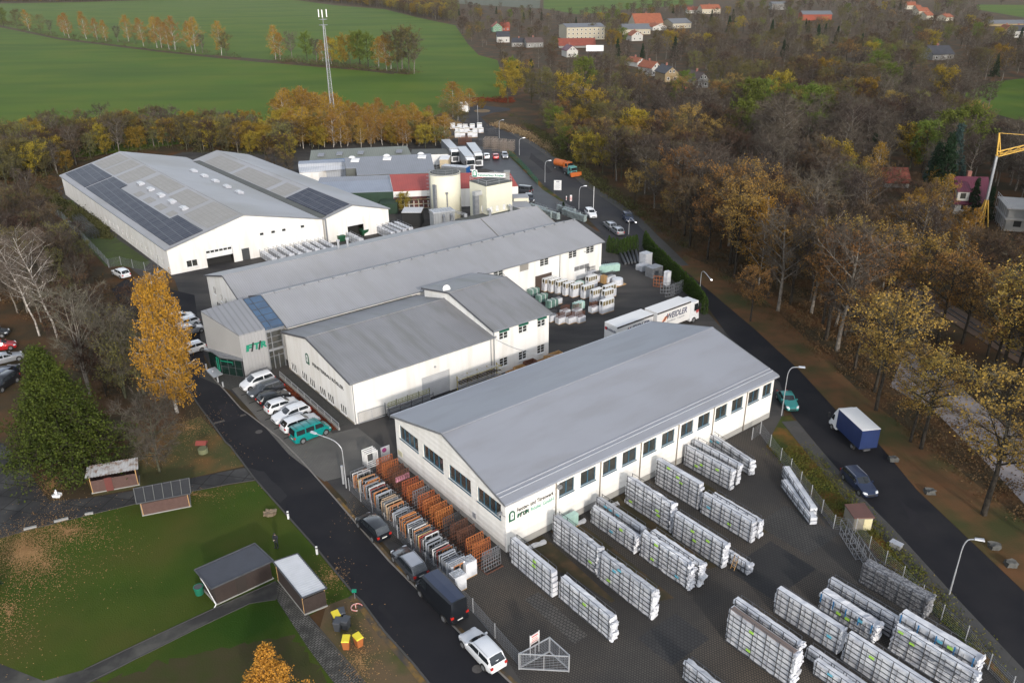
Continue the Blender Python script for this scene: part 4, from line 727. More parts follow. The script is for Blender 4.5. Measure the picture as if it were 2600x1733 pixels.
def make_car(kind, pm, name, label, cat, dark_roof=None, rails=False, racks=False, roofm=None, dark=False):
    L_, Wd, H, belt, (bf, rf, rr, br) = SPEC[kind]; t = thing(name, label, cat); x1, x2, x3, x4 = bf*L_, rf*L_, rr*L_, br*L_; hw = Wd/2
    nose = belt-.16 if kind not in ('van', 't4') else belt-.12
    deck = [(-L_/2, .55), (-L_/2+.03, belt-.25 if kind != 'sedan' else .72), (x4-.02 if kind == 'sedan' else -L_/2+.1, belt+.02), (x1, belt+.03), (L_/2-.45, nose), (L_/2-.12, nose-.12), (L_/2, .48)]
    cab = [(x4, 0), (x3, H), (lerp(x3, x2, .5), H+.02), (x2, H-.03), (x1, 0)]
    st = sorted({-L_/2, -L_/2+.03, -L_/2+.12, x4, lerp(x4, x3, .5), x3, x3+.2, lerp(x3, x2, .5), x2, lerp(x2, x1, .33), lerp(x2, x1, .66), x1, lerp(x1, L_/2, .4), L_/2-.45, L_/2-.2, L_/2-.06, L_/2})
    def sec(x):
        d = interp(x, deck); e = abs(2*x/L_); w_ = hw*(1-.16*e**7-(.05 if x > 0 else .02)*e**3)
        if x4 < x < x1:
            if x < x3: z = lerp(d, H, (x-x4)/(x3-x4))
            elif x > x2: z = lerp(H-.03, d, (x-x2)/(x1-x2))
            else: z = interp(x, cab)
            z = max(z, d)
        else: z = d
        k = min(1, max(0, (z-d)/(H-belt))); wr = lerp(w_*.86, w_*(.80 if kind not in ('t4', 'van') else .90), k)
        lo = .22 if e < .93 else .30
        return [(w_*.93, lo), (w_*.995, .45), (w_*1.0, d*.76), (w_*.95, d), (wr, lerp(d, z, .93) if k > 0 else d+.01), (wr*.86, z if k > 0 else d+.03), (0, z+.035 if k > 0 else d+.05)]
    vs_ = []; fs = []
    for x in st:
        s_ = sec(x); row = [(x, y, z) for y, z in s_]+[(x, -y, z) for y, z in s_[-2::-1]]; vs_ += row
    n = 13
    for i in range(len(st)-1):
        for j in range(n-1): fs.append((i*n+j, i*n+j+1, (i+1)*n+j+1, (i+1)*n+j))
        fs.append((i*n+n-1, i*n, (i+1)*n, (i+1)*n+n-1))
    fs.append(tuple(range(n))[::-1]); fs.append(tuple(range((len(st)-1)*n, len(st)*n)))
    mb = MB(); mb.add(vs_, fs); body = mb.build('body', pm, t, smooth=True)
    try: body.data.set_sharp_from_angle(angle=R(38))
    except Exception: pass
    # side glass
    def side(xa, xb, sgn, nm='side_window'):
        mb = MB(); N = 5; a_ = []; b_ = []
        for i in range(N+1):
            x = lerp(xa, xb, i/N); s_ = sec(x); p3, p4 = s_[3], s_[4]; o_ = .012
            a_.append((x, sgn*(lerp(p3[0], p4[0], .10)+o_), lerp(p3[1], p4[1], .10)+.0)); b_.append((x, sgn*(lerp(p3[0], p4[0], .9)+o_), lerp(p3[1], p4[1], .9)))
        for i in range(N): mb.face([a_[i], a_[i+1], b_[i+1], b_[i]])
        mb.build(nm, M['carglass'], t)
    if kind == 'van': cuts = [(x2-.75, lerp(x2, x1, .55))]
    elif kind == 't4': cuts = [(x3+.12, x3+1.15), (x3+1.3, x3+2.35), (x3+2.5, lerp(x2, x1, .45))]
    else:
        mid = lerp(x3, x2, .52); cuts = [(lerp(x4, x3, .55), mid-.05), (mid+.05, lerp(x2, x1, .55))]
    for sgn in (1, -1):
        for xa, xb in cuts: side(xa, xb, sgn)
    def cross(xa, xb, nm, m_, f=.98):
        mb = MB(); N = 3; rows = []
        for i in range(N+1):
            x = lerp(xa, xb, i/N); s_ = sec(x); e = Vector((1 if xa > 0 else -1, 0, 1)).normalized()*.014; y5, z5 = s_[5]; y4, z4 = s_[4]
            rows.append([(x+e.x, -y5*f, z5+e.z), (x+e.x, 0, s_[6][1]+e.z), (x+e.x, y5*f, z5+e.z)])
        for i in range(N):
            for j in range(2): mb.face([rows[i][j], rows[i][j+1], rows[i+1][j+1], rows[i+1][j]])
        mb.build(nm, m_, t)
    cross(lerp(x2, x1, .06), lerp(x2, x1, .93), 'windscreen', M['carglass'])
    if kind != 'van': cross(lerp(x4, x3, .3), lerp(x4, x3, .92), 'rear_window', M['carglass'])
    if kind in ('t4', 'mpv', 'suv', 'wagon', 'hatch') :
        mb = MB(); z0_ = belt+.05; s_ = sec(lerp(x4, x3, .5)); xx = x4-.0; mb.face([(xx-.03, -hw*.72, z0_), (xx-.03, hw*.72, z0_), (lerp(x4, x3, .9)-.035, hw*.68, H-.12), (lerp(x4, x3, .9)-.035, -hw*.68, H-.12)]); mb.build('rear_window', M['carglass'], t)
    if roofm or dark_roof:
        mb = MB(); rows = []
        for x in (x3+.1, lerp(x3, x2, .5), x2-.1): s_ = sec(x); rows.append([(x, -s_[5][0]*.92, s_[5][1]+.012), (x, 0, s_[6][1]+.012), (x, s_[5][0]*.92, s_[5][1]+.012)])
        for i in range(2):
            for j in range(2): mb.face([rows[i][j], rows[i][j+1], rows[i+1][j+1], rows[i+1][j]])
        mb.build('roof_panel', roofm or M['black'], t)
    wr_ = .33 if kind not in ('van', 'suv', 't4') else .36; wx = (L_*.30 if kind != 'van' else L_*.31)
    for sx, xx in ((1, wx+.08), (-1, -wx-.02)):
        for sy in (1, -1):
            mb = MB(); mb.disc((0, -sy*.02 if sy > 0 else .0, 0), wr_, .22*1, 18, 'y'); wv = mb.v
            wh = MB(); wh.disc((xx, (hw-.2)*sy-(.0 if sy > 0 else .215), wr_), wr_, .215, 20, 'y'); w_ = wh.build('wheel', M['tyre'], t)
            rm = MB(); yy = (hw-.2)*sy+(.218 if sy > 0 else -.228); rm.disc((xx, yy, wr_), wr_*.66, .012, 14, 'y'); rm.build('rim', M['rim'], w_)
            ar = MB(); yy = hw*.98*sy-(.0 if sy > 0 else 0.006); ar.disc((xx, yy, wr_+.02), wr_*1.16, .008, 20, 'y'); ar.build('wheel_arch', M['black'], t)
    for sy in (1, -1):
        mb = MB(); s_ = sec(L_/2-.16); mb.hexa([(L_/2-.30, sy*hw*.58, .62), (L_/2-.05, sy*hw*.50, .60), (L_/2-.12, sy*hw*.86, .62), (L_/2-.34, sy*hw*.93, .64), (L_/2-.30, sy*hw*.58, .76), (L_/2-.10, sy*hw*.50, .72), (L_/2-.17, sy*hw*.84, .76), (L_/2-.36, sy*hw*.92, .80)]); mb.build('headlight', M['headlight'], t)
        zt = belt-.22 if kind != 'van' else 1.0; zb = zt-.0
        mb = MB(); mb.box(-L_/2-.012, min(sy*hw*.60, sy*hw*.86), zt-.08, -L_/2+.22, max(sy*hw*.60, sy*hw*.86), zt+.14); mb.build('tail_light', M['redlight'], t)
        mb = MB(); mb.box(x1-.32, min(sy*hw*.94, sy*(hw+.16)), belt+.02, x1-.2, max(sy*hw*.94, sy*(hw+.16)), belt+.17); mb.build('wing_mirror', pm, t)
    mb = MB(); mb.box(-L_/2-.02, -.26, .62 if kind != 'van' else .55, -L_/2+.03, .26, .73 if kind != 'van' else .66); mb.build('number_plate', M['plate'], t)
    mb = MB(); mb.box(L_/2-.1, -hw*.45, .38, L_/2+.012, hw*.45, .56); mb.build('grille', M['black'], t)
    if rails or racks:
        mb = MB()
        if rails:
            for sy in (1, -1): mb.bar((x3+.1, sy*hw*.68, H+.035), (x2-.05, sy*hw*.70, H+.035), .022)
        if racks:
            for i in range(4): x = lerp(x3, x2, .1+.27*i); mb.bar((x, -hw*.8, H+.06), (x, hw*.8, H+.06), .025)
        mb.build('roof_rails', M['metald'] if not rails else M['metalp'], t)
    return t
def place(t, ctr, head, copy=False): t.location = (ctr[0], ctr[1], 0.045); t.rotation_euler = (0, 0, head); return t
PW = paint('white_car_paint', (.72, .73, .75), 0); PB = paint('black_car_paint', (.012, .014, .018)); PG = paint('dark_grey_car_paint', (.05, .055, .065)); PS_ = paint('silver_car_paint', (.38, .39, .42), .5); PR = paint('red_car_paint', (.42, .015, .02)); PT = paint('teal_van_paint', (.0, .20, .19), 0); PN = paint('navy_car_paint', (.015, .025, .06)); PGR = paint('teal_green_car_paint', (.02, .20, .19), .2)
row = [('mpv', PW, 47.4, -1, 'white people carrier parked first in the row beside the pavilion', 'parked_car', 'car', dict(roofm=M['black'] and None)), ('wagon', PG, 44.6, -1, 'dark grey estate car parked second in the row, nose to the street', 'parked_car', 'car', dict(rails=True)), ('hatch', PB, 42.0, 1, 'black compact car parked third in the row, tail to the street', 'parked_car', 'car', {}), ('hatch', PW, 39.4, 1, 'white hatchback with dark rear window between black car and white estate', 'parked_car', 'car', {}), ('wagon', PW, 36.6, -1, 'long white estate car parked nose to the street in the row', 'parked_car', 'car', dict(rails=True)), ('wagon', PW, 33.9, 1, 'white estate car parked tail to the street next to the teal van', 'parked_car', 'car', {}), ('t4', PT, 31.0, 1, 'teal minibus with roof bars at the end of the parked row', 'parked_van', 'van', dict(racks=True))]
for k, pm, v, sg, lab, nm, cat, kw in row:
    kw = {a: b for a, b in kw.items() if b}
    c_ = make_car(k, pm, nm, lab, cat, **kw); c_['group'] = 'vehicles parked in front of the lettered gable'
    place(c_, W(-5.5, v), YAW+R(3)+(0 if sg > 0 else math.pi))
def by_wheels(t, c, fx, fy, rx, ry, hw, side='L'):
    f = P(c, fx, fy); r = P(c, rx, ry); d = (f-r).normalized(); n = Vector((d.y, -d.x, 0)) if side == 'L' else Vector((-d.y, d.x, 0)); place(t, (f+r)/2+n*hw*.95, math.atan2(d.y, d.x))
st_g = 'cars parked along the left street'
t = make_car('mpv', PB, 'parked_car', 'black people carrier parked first along the fence of the frame racks', 'car'); t['group'] = st_g; by_wheels(t, 'c8', 162, 545, 250, 632, .91)
t = make_car('wagon', PG, 'parked_car', 'dark estate car with pale bonnet and roof parked directly ahead of the black van', 'car', rails=True, roofm=PS_); t['group'] = st_g; by_wheels(t, 'c8', 398, 775, 487, 880, .91)
t = make_car('van', PB, 'parked_van', 'tall black panel van parked by the wrapped white crates', 'van', roofm=PN); by_wheels(t, 'c8', 572, 1002, 722, 1163, 1.02)
t = make_car('wagon', PW, 'parked_car', 'white estate car parked closest to the bottom edge beside the sliding gate', 'car', rails=True); t['group'] = st_g; by_wheels(t, 'c8', 855, 1342, 985, 1485, .91)
def by_axis(t, c, fx, fy, rx, ry): f = P(c, fx, fy); r = P(c, rx, ry); d = f-r; place(t, (f+r)/2, math.atan2(d.y, d.x))
by_axis(make_car('sedan', PGR, 'parked_car', 'turquoise saloon beside the lamp post behind the storage hall corner', 'car'), 'c6', 808, 1290, 748, 1200)
by_axis(make_car('wagon', PN, 'parked_car', 'dark navy estate car on the right road below the blue lorry', 'car', rails=True), 'c9', 1318, 335, 1185, 200)
by_axis(make_car('suv', PN, 'moving_car', 'dark blue off-roader driving on the upper road', 'car', rails=True), 'c2', 1965, 1488, 1925, 1440)
by_axis(make_car('wagon', PS_, 'parked_car', 'silver estate car, upper one of two at the hedge', 'car'), 'c2', 1805, 1495, 1845, 1528)
by_axis(make_car('wagon', PS_, 'parked_car', 'silver estate car, lower one of two at the hedge', 'car', rails=True), 'c2', 1845, 1528, 1895, 1565)
by_axis(make_car('suv', PW, 'parked_car', 'white car parked beside the tall white mast pole on the upper road', 'car'), 'c2', 1710, 1448, 1685, 1425)
by_axis(make_car('hatch', PW, 'parked_car', 'white car parked beside the lorry cabs before the timber lattice', 'car'), 'e6', 590, 770, 610, 815)
by_axis(make_car('hatch', PR, 'parked_car', 'red hatchback between the white and the silver car in the upper yard', 'car'), 'e6', 716, 775, 730, 818)
by_axis(make_car('hatch', PS_, 'parked_car', 'silver grey car nearest the green fence in the upper yard', 'car'), 'e6', 855, 805, 835, 765)
by_axis(make_car('t4', PG, 'parked_van', 'dark minibus parked behind the cream tower', 'van'), 'd2', 1400, 570, 1505, 585)
by_axis(make_car('wagon', PB, 'parked_car', 'black estate car parked below the dark minibus', 'car'), 'd2', 1560, 712, 1520, 650)
by_axis(make_car('wagon', PW, 'parked_car', 'lone white estate car on the track by the wire fence', 'car', rails=True), 'c4', 765, 372, 850, 415)
for i, (v, u, pm, lab) in enumerate(((76.3, -6.6, PW, 'white car, farthest of the four behind the golden birch'), (73.4, -6.8, PW, 'white car, second farthest of the four behind the golden birch'), (70.3, -7.0, PS_, 'pale silver car, third of the four behind the golden birch'), (63.4, -9.2, PW, 'white car partly hidden by the corner of the entrance pavilion'))):
    t = make_car('hatch', pm, 'parked_car', lab, 'car'); place(t, W(u, v), YAW+R(4)+math.pi*(i % 2)); t['group'] = 'cars parked behind the birch'
for (p0, p1, k, pm, lab) in (((20, 790), (-90, 800), 'hatch', PB, 'black car cut by the left picture edge, topmost of the group'), ((75, 872), (-60, 895), 'hatch', PR, 'red car at the left picture edge'), ((118, 945), (-20, 980), 'sedan', PS_, 'silver saloon between the red car and the green conifer'), ((105, 1010), (0, 1110), 'wagon', PN, 'dark blue estate car half hidden by the green conifer'), ((0, 1150), (60, 1110), 'suv', PB, 'black car with red tail light, lowest at the left edge')):
    by_axis(make_car(k, pm, 'parked_car', lab, 'car'), 'c4', *p0, *p1)
# ---- lorries
def wheel(t, x, y, r=.5, wd=.3):
    wh = MB(); wh.disc((x, y-wd/2, r), r, wd, 20, 'y'); w_ = wh.build('wheel', M['tyre'], t); s_ = 1 if y > 0 else -1
    rm = MB(); rm.disc((x, y+s_*(wd/2+.004) - (0 if s_ > 0 else .012), r), r*.55, .012, 14, 'y'); rm.build('rim', M['rim'], w_)
def cabin(t, xf, Lc, wd, h, pm, zb=.5, slope=.25):
    mb = MB(); mb.hexa([(xf-Lc, -wd/2, zb), (xf, -wd/2*.97, zb), (xf, wd/2*.97, zb), (xf-Lc, wd/2, zb), (xf-Lc, -wd/2*.96, h), (xf-slope, -wd/2*.9, h-.1), (xf-slope, wd/2*.9, h-.1), (xf-Lc, wd/2*.96, h)]); c_ = mb.build('cab', pm, t)
    md = c_.modifiers.new('b', 'BEVEL'); md.width = .09; md.segments = 2
    z0, z1 = zb+(h-zb)*.50, zb+(h-zb)*.86; k0 = xf-slope*.5+.02; k1 = xf-slope*.84+.02
    mb = MB(); mb.face([(k0+.01, -wd/2*.88, z0), (k0+.01, wd/2*.88, z0), (k1+.01, wd/2*.82, z1), (k1+.01, -wd/2*.82, z1)]); mb.build('windscreen', M['carglass'], t)
    for s_ in (1, -1):
        mb = MB(); y = s_*(wd/2+.005); y2 = s_*(wd/2*.965+.01); mb.face([(xf-slope*.5-.15, y*.985+s_*.01, z0), (xf-Lc*.6, y*.99+s_*.01, z0), (xf-Lc*.6, y2*.985, z1), (xf-slope*.8-.2, y2*.965, z1)]); mb.build('side_window', M['carglass'], t)
        mb = MB(); mb.box(xf-.25, min(y, y+s_*.28), z0, xf-.12, max(y, y+s_*.28), z1-.1); mb.build('wing_mirror', M['black'], t)
        mb = MB(); mb.box(xf-.02, min(s_*wd*.28, s_*wd*.44), zb+.12, xf+.02, max(s_*wd*.28, s_*wd*.44), zb+.32); mb.build('headlight', M['headlight'], t)
    mb = MB(); mb.box(xf-.02, -wd*.3, zb+.35, xf+.015, wd*.3, z0-.15); mb.build('grille', M['metald'], t)
def boxbody(t, x0, x1, wd, zb, zt, m, roofm=None, edge=None, name='box_body'):
    mb = MB(); mb.box(x0, -wd/2, zb, x1, wd/2, zt-.05); b_ = mb.build(name, m, t)
    mb = MB(); mb.box(x0-.02, -wd/2-.02, zt-.05, x1+.02, wd/2+.02, zt); mb.build('box_roof', roofm or M['tarp'], t)
    if edge:
        mb = MB()
        for s_ in (1, -1): mb.box(x0, min(s_*(wd/2+.01), s_*(wd/2+.05)), zt-.28, x1, max(s_*(wd/2+.01), s_*(wd/2+.05)), zt-.06)
        mb.build('roof_edge', edge, t)
    return b_
def chassis(t, x0, x1, wd=.9, z=.75): mb = MB(); mb.box(x0, -wd/2, z, x1, wd/2, z+.25); mb.build('chassis', M['metald'], t)
wa, wb = P('d3', 1610, 935, 4), P('d3', 1980, 800, 4); wd_ = (wb-wa).normalized(); wang = math.atan2(wd_.y, wd_.x); wn = Vector((-wd_.y, wd_.x, 0))
T1 = thing('curtain_lorry', 'white curtain-sided lorry with cab and navy haulage lettering near the hedge', 'lorry', (wa+wn*1.27)*Vector((1, 1, 0)), wang)
boxbody(T1, 0, 7.5, 2.5, 1.0, 4.0, M['tarp'], edge=M['black']); chassis(T1, 0, 9.6); cabin(T1, 9.9, 2.25, 2.48, 3.6, PW, .45, .3)
for x in (1.6, 2.9, 8.6):
    for s_ in (1, -1): wheel(T1, x, s_*1.08)
wa2, wb2 = P('d3', 1165, 1090, 4), P('d3', 1565, 955, 4)
T2 = thing('curtain_trailer', 'white curtain-sided trailer with dark roof edge standing behind the lorry', 'trailer', (wa2+wn*1.27)*Vector((1, 1, 0)), wang)
boxbody(T2, 0, 7.5, 2.5, 1.0, 4.0, M['tarp'], edge=M['black']); chassis(T2, 0, 8.6)
for x in (1.8, 5.8):
    for s_ in (1, -1): wheel(T2, x, s_*1.08)
for T in (T1, T2):
    text('lettering', 'WEIDLER', (2.0, -1.27, 2.35), (1, 0, 0), (0, 0, 1), 4.7, .95, M['navy'], T, .02, .01, slant=.2)
    text('small_lettering', 'Spedition · Logistik', (2.2, -1.27, 1.75), (1, 0, 0), (0, 0, 1), 4.0, .42, M['lettergrey'], T, .0, .01, slant=.2)
    for i in range(3):
        mb = MB(); o_ = Vector((.9+i*.34, -1.262, 2.0+i*.1)); mb.face([o_, o_+Vector((.28, 0, .0)), o_+Vector((1.05, 0, .95)), o_+Vector((.85, 0, .98))]); mb.build('swoosh', (M['letterorange'], M['navy'], M['letterorange'])[i], T)
text('rear_lettering', 'WEIDLER', (-.012, .55, 2.9), (0, -1, 0), (0, 0, 1), 1.6, .35, M['navy'], T2, .02, .01)
mb = MB(); mb.box(-.02, .8, 2.9, -.003, 1.15, 3.35); mb.build('emblem', M['redp'], T2); mb = MB(); mb.box(-.02, .62, 2.9, -.003, .79, 3.35); mb.build('emblem', M['navy'], T2)
text('cab_lettering', 'W', (8.95, -1.26, 1.5), (1, 0, 0), (0, 0, 1), .7, .6, M['redp'], T1, .03, .01)
BT = thing('box_lorry', 'small lorry with blue tarpaulin box and white roof driving on the right road', 'lorry'); f = P('c6', 1075, 1412); r = P('c6', 1200, 1535); d = (f-r).normalized()
boxbody(BT, -3.2, 1.75, 2.2, .9, 3.35, M['blue'], M['tarp']); cabin(BT, 3.6, 1.8, 1.95, 2.35, PW, .4, .75); chassis(BT, -3.1, 3.0, .8, .5)
mb = MB(); mb.hexa([(1.8, -.95, 2.3), (2.8, -.85, 2.25), (2.8, .85, 2.25), (1.8, .95, 2.3), (1.8, -.95, 3.3), (2.3, -.8, 3.1), (2.3, .8, 3.1), (1.8, .95, 3.3)]); mb.build('wind_deflector', PW, BT)
for x in (-1.7, 2.7):
    for s_ in (1, -1): wheel(BT, x, s_*.9, .36, .25)
place(BT, P('c6', 1225, 1480), math.atan2(d.y, d.x)); BT.location = (f+r)/2+Vector((d.y, -d.x, 0))*.95-d*.6; BT.location.z = .045
semis = [((870, 238), (415, 613), PW, 'white lorry with long grey trailer, nearest of the three to the parked cars', M['metal']), ((765, 300), (292, 663), PW, 'white lorry with long grey trailer, middle one of the three', M['metal']), ((560, 185), (130, 617), PW, 'white lorry with long grey trailer, leftmost of the three', M['metal'])]
for fp, rp, pm, lab, m_ in semis:
    f = P('d2', *fp); r = P('e6', *rp, 4); d = Vector((f.x-r.x, f.y-r.y, 0)).normalized(); t = thing('parked_lorry', lab, 'lorry', f, math.atan2(d.y, d.x), 'lorries parked in the upper yard')
    boxbody(t, -15.5, -2.3, 2.5, 1.1, 3.95, m_, M['metalp']); cabin(t, 0, 2.2, 2.45, 3.7, pm, .4, .25); chassis(t, -15, -1)
    for x in (-1.2, -4.5, -11, -12.3, -13.6):
        for s_ in (1, -1): wheel(t, x, s_*1.08)
t = thing('parked_lorry', 'small white box lorry standing at the far end of the road', 'lorry', P('e6', 322, 218), R(100)); boxbody(t, 0, 7, 2.4, 1, 3.8, M['tarp']); chassis(t, 0, 8.5); cabin(t, 9.2, 2, 2.3, 2.9, PW)
for x in (1.5, 8): [wheel(t, x, s_*1.0) for s_ in (1, -1)]
t = thing('swap_body', 'grey swap body with blue end wall standing before the lorry cabs', 'container', P('d2', 395, 200, 2.9)*Vector((1, 1, 0)), R(-22)); boxbody(t, 0, 7.2, 2.4, .2, 2.9, M['metal'], M['metalp']); mb = MB(); mb.box(7.2, -1.2, .2, 7.26, 1.2, 2.85); mb.build('end_wall', mat('blue_door', (.01, .10, .32), None, .5), t)
OT = thing('tipper_lorry', 'orange tanker lorry parked on the right verge of the upper road', 'lorry', P('e6', 1610, 945), R(-48)); chassis(OT, -2.6, 2.8); cabin(OT, 3.0, 1.7, 2.2, 2.5, M['orange'], .5, .2)
mb = MB(); mb.disc((-2.6, 0, 1.75), .95, 3.6, 16, 'x'); mb.build('tank', M['orange'], OT)
for x in (-1.8, 2.2): [wheel(OT, x, s_*.95, .45) for s_ in (1, -1)]
OT2 = thing('snow_plough_lorry', 'teal-cabbed lorry with orange plough blade standing in front of the orange tanker', 'lorry', P('e6', 1722, 1020), R(-62)); chassis(OT2, -2.3, 2.4); cabin(OT2, 1.6, 1.7, 2.1, 2.6, mat('teal_cab', (.10, .30, .28), None, .5), .5, .15)
mb = MB(); mb.box(-2.3, -1.0, .9, -.2, 1.0, 1.7); mb.build('box_body', M['metald'], OT2); mb = MB(); mb.hexa([(2.6, -1.7, .3), (2.9, -1.7, .3), (2.9, 1.5, .3), (2.6, 1.5, .3), (2.3, -1.8, 1.3), (2.7, -1.8, 1.35), (2.7, 1.6, 1.35), (2.3, 1.6, 1.3)]); mb.build('plough_blade', M['orange'], OT2)
for x in (-1.4, 1.0): [wheel(OT2, x, s_*.9, .45) for s_ in (1, -1)]
# ---------------------------------------------------------------- profile racks
def blob_box(mb, x0, y0, z0, x1, y1, z1, rnd, amp=.05, nx=10, ny=3, nz=2):
    def pt(i, j, k, n): 
        return (i, j, k)
    idx = {}; 
    def v(i, j, k):
        key = (i, j, k)
        if key not in idx:
            x = lerp(x0, x1, i/nx); y = lerp(y0, y1, j/ny); z = lerp(z0, z1, k/nz)
            idx[key] = len(mb.v); e = 1 if (0 < j < ny or 0 < k < nz) else .6
            mb.v.append((x+rnd.uniform(-amp, amp)*e, y+rnd.uniform(-amp, amp)*e, z+rnd.uniform(-amp, amp)*e))
        return idx[key]
    for i in range(nx):
        for j in range(ny):
            for k_ in (0, nz): mb.f.append((v(i, j, k_), v(i+1, j, k_), v(i+1, j+1, k_), v(i, j+1, k_))); mb.mi.append(mb.cur)
        for k in range(nz):
            for j_ in (0, ny): mb.f.append((v(i, j_, k), v(i+1, j_, k), v(i+1, j_, k+1), v(i, j_, k+1))); mb.mi.append(mb.cur)
    for j in range(ny):
        for k in range(nz):
            for i_ in (0, nx): mb.f.append((v(i_, j, k), v(i_, j+1, k), v(i_, j+1, k+1), v(i_, j, k+1))); mb.mi.append(mb.cur)
def rack(name, label, u, v0, L_, h, levels, wd=.72, m=None, amp=.035, seed=0, group='racks of long wrapped profiles', skip=(), sticker=True, fm=None, ang=0, bfrac=.76, top_extra=.30, blue=False):
    # root at the far end (v0), rack runs towards -v
    rnd = random.Random(seed); t = thing(name, label, 'profile rack', W(u, v0), YAW-R(90)+ang, group); fm = fm or M['metald']; lh = h/levels
    mb = MB(); np_ = 6
    for s_ in (0, wd):
        for i in range(np_): x = .15+i*(L_-.3)/(np_-1); mb.bar((x, s_, 0), (x, s_, h+top_extra), .034)
        for i in range(np_-1): x = .55+i*(L_-.3)/(np_-1); mb.bar((x, s_, 0), (x, s_, h*.96), .018)
        for k in range(levels): mb.bar((0.02, s_, .10+k*lh), (L_-.02, s_, .10+k*lh), .028)
        mb.bar((0.1, s_, h+top_extra), (L_-.1, s_, h+top_extra), .024)
    for k in range(levels):
        for i in range(0, np_): x = .15+i*(L_-.3)/(np_-1); mb.bar((x, 0, .10+k*lh), (x, wd, .10+k*lh), .022)
    mb.build('frame', fm, t)
    for k in range(levels):
        if k in skip: continue
        mb = MB(); e0, e1 = rnd.uniform(-.12, .05), rnd.uniform(-.05, .16); am = amp*rnd.uniform(.6, 1.5)
        blob_box(mb, e0, .05, .13+k*lh, L_+e1, wd-.05, .13+k*lh+lh*bfrac, rnd, am, 14); mm = m or (M['wrap'] if rnd.random() < .85 else M['wrapt'])
        if amp > .02: blob_box(mb, L_+e1-.05, .0, .12+k*lh, L_+e1+rnd.uniform(.05, .22), wd, .12+k*lh+lh*.85, rnd, amp*1.9, 3, 4, 3)
        mb.build('wrapped_bundle', mm, t)
    if sticker and levels > 2:
        for q in range(rnd.randint(1, 3)):
            x = rnd.uniform(.3, L_-1); k = rnd.randint(1, levels-1); mb = MB(); z = .2+k*lh; y_ = .05-.045-amp; mb.hexa([(x, y_-.01, z), (x+.42, y_-.01, z+.02), (x+.42, y_, z+.02), (x, y_, z), (x, y_-.01, z+lh*.5), (x+.42, y_-.01, z+lh*.5), (x+.42, y_, z+lh*.5), (x, y_, z+lh*.5)]); mb.build('sticker', M['sticker'] if rnd.random() < .7 else mat('cyan_print', (.15, .50, .65), None, .5), t)
    if blue:
        mb = MB()
        for i in range(5): x = .15+i*(L_-.3)/4; mb.box(x-.05, -.06, h*.55, x+.05, -.035, h+.1)
        mb.build('blue_strap', mat('blue_strap', (.02, .18, .42), None, .5), t)
    return t
RK = [('tidy low rack in front of the green lettering, right at the hall corner', -.6, -1.4, 5.9, 2.75, 5, dict(amp=.012)), ('rack of five tidy levels standing alone nearest the sliding gate', -.1, -7.8, 6.3, 2.4, 5, dict(amp=.04)),
 ('tall untidy rack touching the wall right of the green lettering', 4.45, -1.5, 6.2, 3.0, 7, dict(amp=.07)), ('tall rack with pale blue top film directly in front of the untidy wall rack', 4.3, -8.2, 6.3, 2.95, 6, dict(amp=.045)),
 ('low four-level rack by the second window pair', 9.3, -1.7, 6.0, 1.95, 4, dict(amp=.05)), ('slim higher rack right behind the low four-level rack', 10.4, -1.2, 6.2, 2.2, 4, dict(amp=.02)),
 ('front half of the double rack ending in crumpled film', 9.5, -8.2, 5.8, 2.75, 6, dict(amp=.07)), ('rear half of the double rack ending in crumpled film', 10.5, -8.4, 6.0, 2.5, 6, dict(amp=.06)),
 ('tallest wall rack below the third window pair with torn film', 14.3, -1.5, 6.1, 3.2, 7, dict(amp=.07)), ('tall neat rack in front of the torn-film rack', 14.1, -8.1, 6.0, 2.7, 6, dict(amp=.03)), ('tiny short rack with a ladder leaning on it', 15.2, -13.6, 2.4, 1.1, 2, dict(amp=.06)),
 ('open-ended rack with dark stand between third and fourth window pair', 19.2, -1.1, 5.8, 3.1, 7, dict(amp=.015, top_extra=.05)), ('long neat rack with square white ends in the middle row', 19.1, -7.4, 6.1, 2.35, 5, dict(amp=.012)), ('low dusty rack hidden behind the long neat middle rack', 20.3, -7.6, 5.7, 1.9, 4, dict(amp=.03)),
 ('front half of the strapped double rack at the fourth window pair', 24.4, -.6, 6.2, 2.45, 5, dict(amp=.015)), ('rear half of the strapped double rack at the fourth window pair', 25.7, -.5, 6.2, 2.6, 5, dict(amp=.015)),
 ('last rack along the hall wall nearest the wire fence corner', 29.4, .9, 7.2, 1.7, 4, dict(amp=.04, ang=-R(8)))]
for i, (lab, u, v, L_, h, lv, kw) in enumerate(RK): rack('profile_rack', lab, u, v, L_, h, lv, seed=i, **kw)
